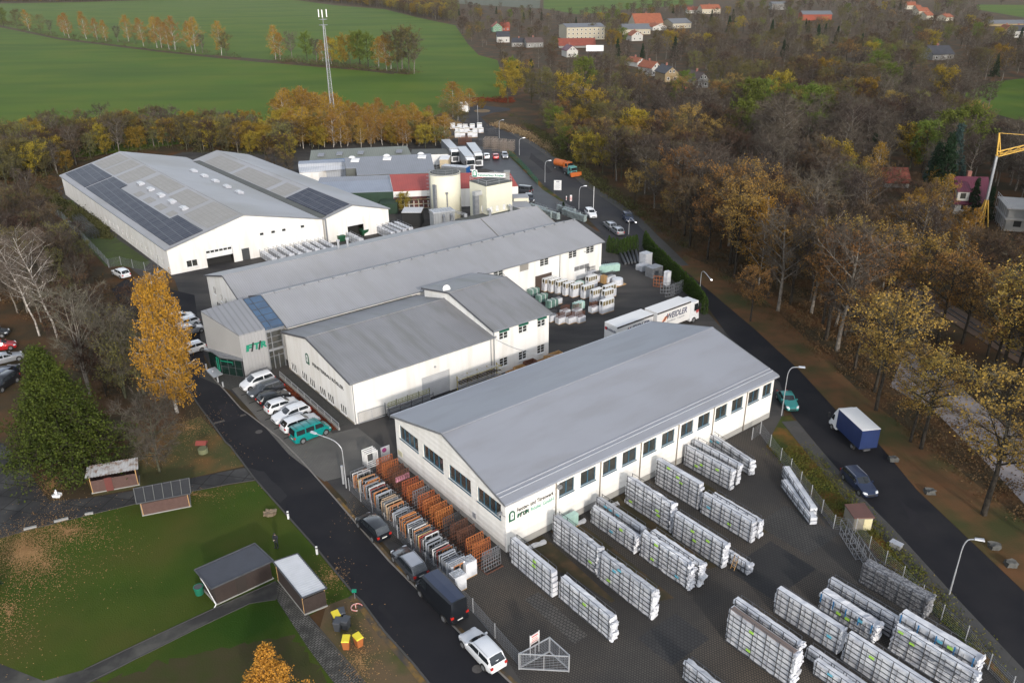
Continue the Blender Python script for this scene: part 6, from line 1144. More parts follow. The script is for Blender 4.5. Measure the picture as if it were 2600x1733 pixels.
for i, (u, L_, h, mm) in enumerate(((20.2, 2.2, .5, 'wood'), (22.9, 1.6, .6, 'wood'), (24.2, 1.6, .9, 'wood'), (26.0, 1.8, 1.2, 'rustd'), (28.0, 1.8, .6, 'wood'), (30.2, 2.8, 1.0, 'wood'))):
    t = thing('timber_crate', ('flat pile of slatted timber pallets beside the yellow rack', 'low open timber crate left of the annex windows', 'open timber crate in front of the annex windows', 'dark rusty cage among the timber crates', 'small open timber crate by the last annex window', 'large open timber box at the annex corner')[i], 'timber crate', W(u, 28.6), YAW, 'timber crates along the annex'); mb = MB(); mb.box(-L_/2, -.5, .05, L_/2, -.44, h); mb.box(-L_/2, .44, .05, L_/2, .5, h); mb.box(-L_/2, -.44, .05, -L_/2+.06, .44, h); mb.box(L_/2-.06, -.44, .05, L_/2, .44, h); mb.build('side_boards', M[mm], t); mb = MB(); [mb.box(-L_/2+.07+j*.3, -.43, .1, -L_/2+.27+j*.3, .43, .16) for j in range(int((L_-.2)/.3))]; mb.build('floor_boards', M[mm], t)
mb = MB(); a_ = W(20.9, 29.8, 5.6); b_ = W(26.5, 19.9, 5.6); pts = [a_.lerp(b_, i/8)-Vector((0, 0, 1.2*math.sin(math.pi*i/8)))-a_ for i in range(9)]; mb.tube(pts, .03, 4); o = mb.build('overhead_cable', M['metalp']); o.location = a_; tag(o, 'pale cable spanning from the annex to the storage hall roof', 'cable')
# upper storage yard
k = 0
for r_ in range(3):
    for i in range(5 if r_ < 2 else 4):
        x = 175+i*82+r_*18 if r_ else 150+i*92; y = (400, 455, 515)[r_]; p = P('e6', x, y); u, v = LU(p); 
        pallet_a('white crate in the far yard behind the lorries, %s row, %s from the left' % (('rear', 'middle', 'front')[r_], ordn[i]), u+random.uniform(-.5, .5), v+random.uniform(-.6, .6), 1.7, random.uniform(1.5, 2.1), 1.1, R(-30+random.uniform(-8, 8)), .7)
for (x, y, lab) in ((560, 670, 'left'), (680, 700, 'centre'), (790, 715, 'right')):
    t = thing('timber_lattice', 'tall weathered timber lattice rack behind the parked cars, '+lab, 'lattice rack', P('e6', x, y), R(-8)); mb = MB()
    for j in range(3):
        for i in range(7): mb.bar((i*.62, j*2.2, 0), (i*.62, j*2.2, 2.9), .05)
        for z in (.1, .8, 1.5, 2.2, 2.9): mb.bar((0, j*2.2, z), (3.7, j*2.2, z), .05)
    for i in range(0, 7, 2): mb.bar((i*.62, 0, 2.9), (i*.62, 4.4, 2.9), .06)
    mb.build('frame', mat('weathered_timber', (.30, .24, .19), (.20, .16, .13), .8, 1), t)
for (x, y, rz_, lab, mm) in ((640, 500, 30, 'leaning dark metal frames beside the upper road', 'metald'), (230, 620, 0, 'rusty brown steel pile behind the lorries, left', 'rustd'), (275, 600, 5, 'rusty brown steel pile behind the lorries, right', 'rustd'), (520, 640, 20, 'dark steel pile beside the timber lattice', 'metald')): meshstack(lab, P('e6', x, y), R(rz_), 3.2, 2.0, 6, M[mm], 2.5, 'metal_pile')
for (x, y, lab) in ((1260, 790, 'left'), (1330, 820, 'right')): pass
for i, (x, y) in enumerate(((1640, 830), (1720, 880), (1800, 900), (2010, 850), (2080, 900), (2150, 930))):
    p = P('d2', x, y); u, v = LU(p); rack('profile_rack', 'pale green-grey profile rack beyond the hall end, %s from the left' % ordn[i], u, v+3, 5.5, 1.5, 4, wd=.8, seed=120+i, m=mat('greenish_profiles', (.30, .36, .36), (.22, .27, .27), .5, 3), sticker=False, group='racks beyond the hall end', bfrac=.4, fm=M['metal'])
t = thing('yard_info_sign', 'white information board on posts beside the yard entrance', 'sign', P('e6', 1545, 1280), R(-8)); mb = MB(); mb.box(-.9, -.04, 1.2, .9, .04, 3.6); mb.build('board', M['sign'], t); mb = MB(); mb.bar((-.85, 0, 0), (-.85, 0, 1.3), .04); mb.bar((.85, 0, 0), (.85, 0, 1.3), .04); mb.build('post', M['metald'], t)
mb = MB(); mb.box(-.4, -.05, 3.1, .4, -.042, 3.35); [mb.box(-.6, -.05, 2.8-i*.25, .6-.2*(i % 2), -.042, 2.86-i*.25) for i in range(6)]; mb.build('grey_lines', M['lettergrey'], t)
for i, (x, y) in enumerate(((1662, 1355), (1722, 1370))):
    t = thing('marker_post', 'red and white marker %s at the yard exit' % ('post, slim left one' if i == 0 else 'board, wider right one'), 'marker', P('e6', x, y)); mb = MB(); mb.box(-.1-.15*i, -.03, .1, .1+.15*i, .03, 1.1+.5*i); mb.build('panel', M['sign'], t); mb = MB(); [mb.box(-.1-.15*i, -.036, .3+j*.35, .1+.15*i, -.031, .45+j*.35) for j in range(2+i)]; mb.build('red_band', M['redp'], t)
# hut beside right road, small box
t = thing('roadside_hut', 'small hut with brown flat roof and pale yellow door on the right verge', 'hut', (0, 0, 0)); q = [P('c9', *p, 1.5) for p in ((1160, 388), (1290, 378), (1362, 476), (1225, 480))]; c0 = sum(q, Vector())/4; q = [(p-c0)*Vector((1, 1, 0)) for p in q]
mb = MB(); mb.hexa([p+Vector((0, 0, 1.5)) for p in q[::-1]]+[p+Vector((0, 0, 1.62)) for p in q[::-1]]); mb.build('roof', mat('brown_felt', (.13, .06, .05), (.10, .05, .04), .8, 1), t); mb = MB(); qq = [p*.92 for p in q[::-1]]; mb.hexa(qq+[p+Vector((0, 0, 1.5)) for p in qq]); mb.build('wall', mat('grey_render', (.22, .20, .16), None, .9), t); t.location = (c0.x, c0.y, 0)
e_ = (q[2]-q[3])*.92; mb = MB(); a_ = q[3]*.92+e_*.55; n_ = Vector((e_.y, -e_.x, 0)).normalized()*.03; mb.hexa([a_, a_+e_*.42, a_+e_*.42+n_, a_+n_]+[p+Vector((0, 0, 1.35)) for p in (a_, a_+e_*.42, a_+e_*.42+n_, a_+n_)]); mb.build('door', mat('pale_yellow', (.62, .55, .33), None, .7), t)
t = thing('cable_box', 'small grey utility box lying in the right verge', 'utility box', P('c9', 1500, 668), R(-50)); mb = MB(); mb.box(-.5, -.3, 0, .5, .3, .5); mb.build('body', M['concrete'], t); mb = MB(); mb.box(-.55, -.35, .5, .55, .35, .56); mb.build('lid', M['pale_trim'], t)
for i, (x, y) in enumerate(((1478, 95), (1725, 310), (2150, 675), (2260, 790))):
    mb = MB(); blob_box(mb, -.45, -.35, 0, .45, .35, .5, random.Random(i), .14, 3, 3, 2); o = mb.build('boulder', mat('grey_boulder', (.10, .10, .095), (.06, .06, .055), .9, 3), smooth=True); o.location = P('c9', x, y); tag(o, 'grey boulder in the leaf litter right of the road, %s from the top' % ordn[i], 'boulder', 'boulders on the right verge')
# debris along the wall
for i, (u, L_) in enumerate(((2.6, 2.6), (8.0, 2.2), (12.6, 2.2))):
    mb = MB(); blob_box(mb, -L_/2, -.2, 0, L_/2, .2, .25, random.Random(i), .08, 8, 2, 1); o = mb.build('film_scrap', M['wrapt']); o.location = W(u, -1.0, .03); o.rotation_euler = (0, 0, YAW+R(-8)); tag(o, 'crumpled film roll at the hall wall foot, %s' % ('below the green lettering', 'left of the tall wall rack', 'between the third racks')[i], 'film roll')
t = thing('green_sheet_crate', 'pale green sheet crate leaning on the wall behind the untidy rack', 'crate', W(7.0, -.9), YAW); mb = MB(); mb.box(-1.1, -.3, 0, 1.1, .3, 1.5); mb.build('sheet', M['wrapg'], t); mb = MB(); mb.box(-1.2, -.4, 0, 1.2, .4, .1); mb.build('pallet', M['wood'], t)
for (x, y) in ((1035, 1415), (1035, 1930/1)): pass
mh = MB(); mh.disc((0, 0, 0), .42, .012, 20); o = mh.build('manhole_cover', mat('cast_cover', (.09, .08, .075), (.05, .048, .045), .8, 5)); o.location = P('d7', 845, 1385, .0)+Vector((0, 0, .04)); tag(o, 'round concrete manhole cover in the street behind the white estate car', 'manhole cover'); 
mh = MB(); mh.disc((0, 0, 0), .42, .012, 20); o = mh.build('manhole_cover', mat('cast_cover', (.09, .08, .075), (.05, .048, .045), .8, 5)); o.location = P('g5', 405, 1130, 0)+Vector((0, 0, .04)); tag(o, 'round manhole cover in the street beside the parked row', 'manhole cover')
# ---------------------------------------------------------------- garden
def corr(pts, n, amp, m_, parent, name='corrugated_roof', t=.03):
    # pts: 4 corners (front-left, front-right, rear-right, rear-left); corrugation ridges run from front to rear
    a_, b_, c, d = [Vector(p) for p in pts]; mb = MB(); N = n*4; up_, lo = [], []
    for i in range(N+1):
        s_ = i/N; z = amp*math.cos(s_*n*2*math.pi); f = a_.lerp(b_, s_)+Vector((0, 0, z)); g = d.lerp(c, s_)+Vector((0, 0, z)); up_.append((f, g))
    for i in range(N): mb.face([up_[i][0], up_[i+1][0], up_[i+1][1], up_[i][1]]); mb.face([p-Vector((0, 0, t)) for p in (up_[i][0], up_[i+1][0], up_[i+1][1], up_[i][1])])
    return mb.build(name, m_, parent)
def hut(name, label, c, roofpx, zf, zr_, wm, rm, inset=.25, kind='flat', n=14, gap=0, floor=True):
    q = [P(c, *roofpx[0], zf), P(c, *roofpx[1], zf), P(c, *roofpx[2], zr_), P(c, *roofpx[3], zr_)]; ce = sum(q, Vector())/4; ce.z = 0; q = [p-ce for p in q]; t = thing(name, label, 'shed', ce)
    if kind == 'corr': corr(q, n, .035, rm, t)
    else:
        mb = MB(); mb.hexa([p-Vector((0, 0, .1)) for p in q]+q); mb.build('roof', rm, t)
        mb = MB(); 
        for i in range(4): mb.bar(q[i]+Vector((0, 0, .02)), q[(i+1) % 4]+Vector((0, 0, .02)), .07)
        mb.build('roof_edge', M['metald'], t)
    w_ = [Vector((p.x, p.y, 0))*(1-inset/max(1, Vector((p.x, p.y)).length)*1.4) for p in q]; hs = [q[0].z, q[1].z, q[2].z, q[3].z]
    for i in range(4):
        a_, b_ = w_[i], w_[(i+1) % 4]; mb = MB(); th = (Vector((0, 0, 0))-(a_+b_)/2).normalized()*.06; h0, h1 = hs[i]-.12-gap, hs[(i+1) % 4]-.12-gap
        mb.hexa([a_, b_, b_+th, a_+th, a_+Vector((0, 0, h0)), b_+Vector((0, 0, h1)), b_+th+Vector((0, 0, h1)), a_+th+Vector((0, 0, h0))]); mb.build('board_wall', wm, t)
    if gap:
        [MB().bar((p.x*.98, p.y*.98, 0), (p.x*.98, p.y*.98, hs[i]-.05), .05).build('corner_post', M['wood'], t) for i, p in enumerate(w_)]
    mb = MB(); e = [p*1.04 for p in w_]; mb.hexa(e+[p+Vector((0, 0, .12)) for p in e]); mb.build('foundation', M['concrete'], t)
    return t, w_, hs
h1, ww, hs = hut('garden_shed', 'open-eaved wooden shed with pale corrugated roof below the green conifer', 'c7', ((562, 212), (918, 148), (915, 70), (578, 130)), 2.1, 2.35, M['woodr'], mat('pale_corrugated', (.50, .50, .51), (.38, .37, .36), .5, 1.5, c3=(.22, .14, .10), s3=2), kind='corr', gap=.45, n=18)
a_, b_ = ww[0].lerp(ww[1], .30), ww[0].lerp(ww[1], .46); n_ = Vector((b_.y-a_.y, a_.x-b_.x, 0)).normalized()*-.05
if n_.y > 0: n_ = -n_
mb = MB(); mb.hexa([a_, b_, b_+n_, a_+n_]+[p+Vector((0, 0, 1.65)) for p in (a_, b_, b_+n_, a_+n_)]); mb.build('door', mat('red_brown_door', (.12, .03, .025), None, .7), h1)
h2, ww, hs = hut('garden_shed', 'long low shed with dark ribbed roof over reddish boards beside the slab path', 'c7', ((905, 380), (1266, 310), (1254, 210), (886, 280)), 1.7, 2.0, M['woodr'], mat('dark_felt', (.045, .045, .048), (.035, .035, .038), .85, 1), gap=.12)
mb = MB(); bpy.context.view_layer.update(); q = [P('c7', *p, z)-h2.location for p, z in (((905, 380), 1.7), ((1266, 310), 1.7), ((1254, 210), 2.0), ((886, 280), 2.0))]
for i in range(7): s_ = i/6; mb.bar(q[0].lerp(q[1], s_)+Vector((0, 0, .05)), q[3].lerp(q[2], s_)+Vector((0, 0, .05)), .04)
mb.build('roof_batten', mat('grey_batten', (.22, .22, .2), None, .8), h2)
h3, ww, hs = hut('garden_shed', 'large dark shed with flat felt roof in the middle of the lawn', 'c7', ((1400, 945), (1815, 757), (1690, 642), (1290, 818)), 2.05, 2.15, M['woodd'], mat('felt_roof', (.055, .06, .075), (.045, .048, .06), .8, .8, bump=.3))
a_, b_ = ww[0].lerp(ww[1], .36), ww[0].lerp(ww[1], .54); n_ = Vector((b_.y-a_.y, a_.x-b_.x, 0)).normalized()*.05
if n_.y > 0: n_ = -n_
mb = MB(); mb.hexa([a_, b_, b_+n_, a_+n_]+[p+Vector((0, 0, 1.85)) for p in (a_, b_, b_+n_, a_+n_)]); mb.build('door', mat('black_brown_door', (.025, .018, .015), None, .8), h3)
mb = MB(); p0_ = ww[3]*1.06; p1_ = ww[0]*1.05; mb.tube([p0_+Vector((0, 0, 1.9)), p0_.lerp(p1_, .5)+Vector((0, 0, 1.2)), p1_+Vector((0, 0, .15)), p1_*1.12], .045, 6); mb.build('drain_pipe', M['sign'], h3)
h4, ww, hs = hut('garden_shed', 'dark shed with white corrugated roof beside the street bins', 'c7', ((2005, 1005), (2168, 940), (1975, 710), (1812, 765)), 2.1, 2.1, M['woodd'], mat('white_corrugated', (.60, .61, .63), (.52, .53, .55), .35, 1, metal=.3), gap=.3, inset=.2)
q = [P('c7', *p, 2.1)-h4.location for p in ((2005, 1005), (2168, 940), (1975, 710), (1812, 765))]; bpy.data.objects.remove([c for c in h4.children if c.name.startswith('roof') and 'edge' not in c.name][0]); corr([q[0], q[3], q[2], q[1]], 20, .05, MATS['white_corrugated'], h4)
t = thing('rain_barrel', 'green rain barrel at the corner of the large dark shed', 'barrel', P('c7', 1325, 975)); mb = MB(); mb.disc((0, 0, 0), .36, .8, 18, r2=.42); mb.build('barrel', mat('barrel_green', (.01, .13, .08), None, .5), t); mb = MB(); mb.disc((0, 0, .805), .37, .01, 18); mb.build('water', M['glass'], t); mb = MB(); mb.tube([(.42*math.cos(i/16*6.2832), .42*math.sin(i/16*6.2832), .8) for i in range(17)], .03, 4); mb.build('rim', M['green'], t)
def bin_(lab, c, x, y, bm, lm, rz, h=1.05):
    t = thing('wheelie_bin', lab, 'wheelie bin', P(c, x, y), R(rz), 'wheelie bins by the street'); mb = MB(); mb.hexa([(-.24, -.28, .05), (.24, -.28, .05), (.24, .24, .05), (-.24, .24, .05), (-.3, -.36, h-.08), (.3, -.36, h-.08), (.3, .34, h-.08), (-.3, .34, h-.08)]); mb.build('bin_body', bm, t); mb = MB(); mb.hexa([(-.32, -.4, h-.08), (.32, -.4, h-.08), (.32, .4, h-.08), (-.32, .4, h-.08), (-.3, -.36, h-.0), (.3, -.36, h), (.3, .38, h+.06), (-.3, .38, h+.06)]); mb.build('lid', lm, t)
    for s_ in (-1, 1): mb = MB(); mb.disc((s_*.24-.03, .3, .1), .1, .06, 10, 'x'); mb.build('wheel', M['tyre'], t)
anth = mat('anthracite_plastic', (.05, .055, .065), None, .5); oran = mat('orange_brown_plastic', (.35, .11, .03), None, .6)
bin_('bin with yellow lid lying tilted beside the upper black bin', 'c8', 15, 1170, anth, M['yellow'], 30); bin_('black bin at the top of the cluster', 'c8', 50, 1150, anth, anth, 20); bin_('black bin at the lower left of the cluster', 'c8', 25, 1215, anth, anth, -10); bin_('black bin at the lower right of the cluster', 'c8', 78, 1205, anth, anth, -15)
bin_('orange-bodied bin with yellow lid, left of the pair', 'c8', 80, 1335, oran, M['yellow'], 0); bin_('orange-bodied bin with yellow lid, right of the pair', 'c8', 160, 1320, oran, M['yellow'], 40)
for i, (x, y) in enumerate(((1915, 480), (2105, 715))):
    t = thing('marker_post', 'white roadside marker post on the left kerb, %s one' % ('upper', 'lower')[i], 'marker post', P('c7', x, y)); mb = MB(); mb.box(-.09, -.06, 0, .09, .06, .95); mb.build('post', M['sign'], t); mb = MB(); mb.box(-.093, -.063, .68, .093, .063, .82); mb.build('black_band', M['black'], t)
t = thing('hydrant_sign', 'small green box sign on a post at the left kerb', 'sign', P('c8', 135, 1010)); mb = MB(); mb.bar((0, 0, 0), (0, 0, .9), .03); mb.build('post', M['metal'], t); mb = MB(); mb.box(-.2, -.1, .8, .2, .1, 1.05); mb.build('box', M['green'], t)
mb = MB(); mb.tube([(.5*math.cos(i/12*4.4+.6), .5*math.sin(i/12*4.4+.6), .1+.15*(i/12)) for i in range(13)], .05, 6); mb.bar((-.1, 0, 0), (-.1, 0, .5), .05); o = mb.build('red_white_hose', mat('red_white_hose', (.62, .14, .12), (.66, .5, .46), .5, 6, contrast=.05)); o.location = P('c8', 148, 1075); tag(o, 'curled red and white hose on the earth beside the bins', 'hose')
def person():
    t = thing('person', 'person in dark jacket and trousers standing on the lawn, head bowed, hands together', 'person', P('c7', 1838, 668), R(-100))
    V = []; E = []; RR = []
    def add(p, r, par=None): V.append(p); RR.append(r); i = len(V)-1; E.append((par, i)) if par is not None else None; return i
    pe = add((0, 0, .95), .15); wa_ = add((.02, 0, 1.12), .13, pe); ch = add((.03, 0, 1.35), .155, wa_); nk = add((.05, 0, 1.50), .055, ch); hd = add((.10, 0, 1.62), .095, nk); add((.12, 0, 1.72), .085, hd)
    for s_ in (1, -1):
        hp = add((0, s_*.1, .88), .10, pe); kn = add((.03, s_*.12, .48), .07, hp); an = add((0, s_*.12, .09), .045, kn); add((.14, s_*.13, .04), .04, an)
        sh = add((.03, s_*.19, 1.42), .065, ch); el = add((.05, s_*.26, 1.14), .05, sh); wr = add((.27, s_*.08, 1.12), .034, el); ha = add((.34, s_*.04, 1.13), .032, wr)
        for k in range(4): f1 = add((.37, s_*(.02+k*.006), 1.155-k*.018), .010, ha); add((.40, s_*(.0+k*.004), 1.15-k*.018), .009, f1)
        th = add((.35, s_*.035, 1.17), .011, ha)
    me = bpy.data.meshes.new('body'); me.from_pydata(V, E, []); ob = bpy.data.objects.new('body', me); col.objects.link(ob); sk = ob.modifiers.new('s', 'SKIN'); sk.use_smooth_shade = True
    for i, r in enumerate(RR): me.skin_vertices[0].data[i].radius = (r, r)
    me.skin_vertices[0].data[0].use_root = True
    ob.modifiers.new('u', 'SUBSURF').levels = 1; me.materials.append(M['darkcloth']); me.materials.append(M['skin'])
    dg = bpy.context.evaluated_depsgraph_get(); m2 = bpy.data.meshes.new_from_object(ob.evaluated_get(dg)); bpy.data.objects.remove(ob)
    m2.materials.clear(); m2.materials.append(M['darkcloth']); m2.materials.append(M['skin'])
    for p in m2.polygons:
        c = p.center; p.material_index = 1 if (c.z > 1.52 or (c.x > .30 and 1.0 < c.z < 1.25)) else 0
    o = bpy.data.objects.new('body', m2); col.objects.link(o); o.parent = t
    mb = MB(); mb.disc((.09, 0, 1.64), .105, .07, 12, r2=.10); mb.disc((.09, 0, 1.71), .10, .06, 12, r2=.05); mb.build('hair', M['black'], t, True)
    for s_ in (1, -1): mb = MB(); mb.box(-.06, s_*.13-.05, 0, .24, s_*.13+.05, .1); mb.build('shoe', M['black'], t)
    mb = MB(); mb.box(.36, -.04, 1.12, .44, .04, 1.14); mb.build('phone', M['sign'], t)
person()
t = thing('well_cover', 'small round stone well with red roof on the lawn beside the street', 'well', P('c7', 1350, 40)); mb = MB(); mb.disc((0, 0, 0), .55, .6, 14); mb.build('stone_ring', mat('mossy_stone', (.16, .17, .09), None, .9, 3), t); mb = MB(); mb.hexa([(-.6, -.5, 1.25), (.6, -.5, 1.25), (.6, .5, 1.25), (-.6, .5, 1.25), (-.6, -.05, 1.6), (.6, -.05, 1.6), (.6, .05, 1.6), (-.6, .05, 1.6)]); mb.build('little_roof', mat('well_roof_red', (.20, .04, .03)), t); mb = MB(); [mb.bar((s_*.5, 0, .5), (s_*.5, 0, 1.5), .04) for s_ in (-1, 1)]; mb.build('post', M['woodd'], t)
t = thing('garden_statue', 'small white garden figure on a bright stone near the slab yard corner', 'statue', P('c7', 380, 330)); mb = MB(); blob_box(mb, -.4, -.3, 0, .4, .3, .3, random.Random(2), .08, 4, 3, 2); mb.build('stone', M['sign'], t, True); mb = MB(); mb.disc((0, 0, .3), .14, .4, 10, r2=.09); mb.disc((0, 0, .7), .1, .16, 10, r2=.05); mb.build('figure', M['sign'], t, True)
mb = MB(); blob_box(mb, -.5, -.4, 0, .5, .4, .45, random.Random(8), .16, 4, 4, 2); o = mb.build('tree_stump', mat('stump', (.22, .17, .11), (.14, .10, .07), .9, 4)); o.location = P('c7', 1795, 450); tag(o, 'weathered tree stump on the lawn near the street corner', 'tree stump')
for i, (x0, y0, x1, y1) in enumerate(((160, 555, 245, 535), (360, 505, 455, 480), (565, 455, 620, 445))):
    a_, b_ = P('c7', x0, y0), P('c7', x1, y1); d = b_-a_; mb = MB(); mb.box(0, -.12, 0, d.length, .12, .22); o = mb.build('edging_block', M['concrete']); o.location = a_; o.rotation_euler = (0, 0, math.atan2(d.y, d.x)); tag(o, 'pale concrete block edging the slab yard, %s' % ('leftmost', 'middle', 'rightmost')[i], 'concrete block', 'edging blocks')
# ---------------------------------------------------------------- vegetation
rng = np.random.default_rng(11)
def unitv(n): v = rng.normal(size=(n, 3)); return v/np.linalg.norm(v, axis=1, keepdims=True)
def np_mesh(name, V, quads=None, tris=None, mi=None, mats=()):
    me = bpy.data.meshes.new(name); V = np.asarray(V, dtype=np.float32); nq = 0 if quads is None else len(quads); ntr = 0 if tris is None else len(tris)
    idx = np.concatenate([q.ravel() for q in (quads, tris) if q is not None and len(q)]).astype(np.int32)
    me.vertices.add(len(V)); me.vertices.foreach_set('co', V.ravel()); me.loops.add(len(idx)); me.loops.foreach_set('vertex_index', idx); me.polygons.add(nq+ntr)
    tot = np.concatenate([np.full(nq, 4), np.full(ntr, 3)]).astype(np.int32); st = np.concatenate([[0], np.cumsum(tot)[:-1]]).astype(np.int32)
    me.polygons.foreach_set('loop_start', st); me.polygons.foreach_set('loop_total', tot)
    for m_ in mats: me.materials.append(m_)
    if mi is not None: me.polygons.foreach_set('material_index', np.asarray(mi, dtype=np.int32))
    me.update(calc_edges=True); return me
def leaf_quads(C, s, elong=1.3, down=None):
    n = len(C); u = unitv(n) if down is None else (np.array([0, 0, -1.])+rng.normal(size=(n, 3))*down); u /= np.linalg.norm(u, axis=1, keepdims=True)
    w_ = np.cross(u, unitv(n)); w_ /= np.linalg.norm(w_, axis=1, keepdims=True)+1e-9; ss = (s*rng.uniform(.6, 1.3, n))[:, None]
    V = np.stack([C-u*ss*elong*.5, C+w_*ss*.42, C+u*ss*elong*.5, C-w_*ss*.42], 1).reshape(-1, 3); return V
def tube_segs(A_, B_, ra, rb, n=4):
    A_ = np.asarray(A_); B_ = np.asarray(B_); d = B_-A_; d /= np.linalg.norm(d, axis=1, keepdims=True)+1e-9
    h_ = np.where(np.abs(d[:, 2:3]) < .9, np.array([[0, 0, 1.]]), np.array([[1., 0, 0]])); x = np.cross(d, h_); x /= np.linalg.norm(x, axis=1, keepdims=True)+1e-9; y = np.cross(d, x); V = []
    for (c, r) in ((A_, ra), (B_, rb)):
        for k in range(n): a_ = 2*math.pi*k/n; V.append(c+(x*math.cos(a_)+y*math.sin(a_))*np.asarray(r)[:, None])
    V = np.stack(V, 1).reshape(-1, 3); m_ = len(A_); base = (np.arange(m_)*2*n)[:, None]; Q = []
    for k in range(n): Q.append(base+np.array([[k, (k+1) % n, n+(k+1) % n, n+k]]))
    return V, np.concatenate(Q)
def env_f(shape, t):
    t = np.clip(t, 0, 1)
    if shape == 'round': return np.sqrt(np.clip(1-(1.9*t-.9)**2, .02, 1))**.8
    if shape == 'oval': return np.sin(np.pi*np.clip(t*.92+.06, 0, 1))**.6
    if shape == 'birch': return np.clip(np.minimum(1, (1-t)*1.5+.12), .05, 1)*np.clip(.55+t*1.6, 0, 1)
    if shape == 'cone': return (1-t)**1.05+.02
    if shape == 'weep': return np.clip(np.minimum(t*5+.6, 1.2-t*.78), .2, 1)
    if shape == 'fan': return .35+.75*t*(1.15-t**3)
def grow(H, Rc, cb, shape, nl, ns, nt, tl, nleaf, ls, up=.45, droop=0., r0=None, leafy=1.0, twr=.02, forks=1, lean=.3, down=None, leafjit=.12, updir=.5):
    r0 = r0 or H*.016; segA, segB, RA, RB = [], [], [], []; subsA, subsB = [], []
    for fk in range(forks):
        ln = rng.normal(size=2)*lean*(1 if forks == 1 else 2.2); npt = 7; zs = np.linspace(0, H*.93, npt); tr = np.stack([ln[0]*(zs/H)**1.3+rng.normal(size=npt)*.07*(zs > 0), ln[1]*(zs/H)**1.3+rng.normal(size=npt)*.07*(zs > 0), zs], 1)
        rr = r0*(1-.85*zs/H)/(1 if forks == 1 else 1.3)
        for i in range(npt-1): segA.append(tr[i]); segB.append(tr[i+1]); RA.append(rr[i]); RB.append(rr[i+1])
        for i in range(nl//forks):
            t = (i+rng.uniform(0, 1))/(nl/forks); h0 = H*(cb+(.93-cb)*t*.97); az = i*2.4+rng.uniform(-.4, .4)+fk; te = t+rng.uniform(-.05, .12); rho = float(env_f(shape, te))*Rc*rng.uniform(.72, 1.08)
            base = np.array([np.interp(h0, zs, tr[:, 0]), np.interp(h0, zs, tr[:, 1]), h0]); dr = np.array([math.cos(az), math.sin(az), 0]); rise = up*rho*rng.uniform(.7, 1.3)
            if up > 0: rise = min(rise, (H-h0)*.95+.3)
            mid = base+dr*rho*.45+np.array([0, 0, rise*.35+(.1*rho if up > 0 else 0)]); end = base+dr*rho+np.array([0, 0, rise]); rb = float(np.interp(h0, zs, rr))*.6
            segA += [base, mid]; segB += [mid, end]; RA += [rb, rb*.6]; RB += [rb*.6, rb*.2]
            for j in range(ns):
                s_ = rng.uniform(.3, 1.0); p = base+(mid-base)*s_*2 if s_ < .5 else mid+(end-mid)*(s_*2-1); d = dr*.7+rng.normal(size=3)*.75+np.array([0, 0, updir]); d /= np.linalg.norm(d); L_ = rho*rng.uniform(.2, .42)+.25
                q = p+d*L_; subsA.append(p); subsB.append(q); segA.append(p); segB.append(q); RA.append(rb*.28); RB.append(rb*.08)
    V, Q = tube_segs(segA, segB, np.maximum(RA, .012), np.maximum(RB, .006)); SA, SB = np.array(subsA), np.array(subsB); nS = len(SA)
    # twigs
    TP = np.repeat(np.arange(nS), nt); s_ = rng.uniform(.15, 1.05, len(TP))[:, None]; p = SA[TP]+(SB[TP]-SA[TP])*s_; d = (SB-SA)[TP]; d = d/(np.linalg.norm(d, axis=1, keepdims=True)+1e-9)*.6+rng.normal(size=(len(TP), 3))*.7+np.array([0, 0, updir*.6-droop*3])
    d /= np.linalg.norm(d, axis=1, keepdims=True); L_ = (tl*rng.uniform(.5, 1.3, len(TP)))[:, None]; q = p+d*L_; w_ = np.cross(d, unitv(len(TP))); w_ /= np.linalg.norm(w_, axis=1, keepdims=True)+1e-9
    q[:, 2] = np.maximum(q[:, 2], .15); TV = np.stack([p-w_*twr, p+w_*twr, q], 1).reshape(-1, 3); TT = np.arange(len(TV)).reshape(-1, 3)
    LV = np.zeros((0, 3))
    if nleaf:
        cl = np.repeat(rng.uniform(0, 1, nS), nt); keep = cl < leafy; idx = np.repeat(np.where(keep)[0], nleaf)
        if len(idx): C = p[idx]+(q[idx]-p[idx])*rng.uniform(0, 1.1, len(idx))[:, None]+rng.normal(size=(len(idx), 3))*leafjit; C[:, 2] = np.maximum(C[:, 2], .1); LV = leaf_quads(C, ls, down=down)
    return V, Q, TV, TT, LV
def tree_meshes(nm, bark, twigm, leafm, **k):
    V, Q, TV, TT, LV = grow(**k); trunk = np_mesh(nm+'_trunk', V, quads=Q, mats=(bark,)); nq = len(LV)//4; n0 = len(LV)
    crown = np_mesh(nm+'_crown', np.concatenate([LV, TV]), quads=np.arange(n0).reshape(-1, 4) if nq else None, tris=TT+n0, mi=np.concatenate([np.zeros(nq), np.ones(len(TT))]), mats=(leafm, twigm)); return trunk, crown
def mul(c, k): return tuple(v*k for v in c)
def barkm(n, a_, b_, sc=3): return mat(n, mul(a_, .8), mul(b_, .7), .9, sc, contrast=.12, spec=.15)
def twm(n, a_, b_, *q, **k): return mat(n, mul(a_, .58), mul(b_, .5), *q, spec=.1, **k)
def leafm(n, a_, b_, ro=.35): return mat(n, mul(a_, 1.0), mul(b_, .85), .8, .35, island=.55, objrand=ro, spec=.12)
BK = dict(dark=barkm('dark_bark', (.06, .05, .04), (.035, .03, .025)), grey=barkm('grey_bark', (.26, .23, .195), (.15, .13, .11)), olive=barkm('olive_bark', (.12, .12, .075), (.075, .075, .05)), birch=barkm('birch_bark', (.62, .58, .53), (.30, .26, .23), 2.0))
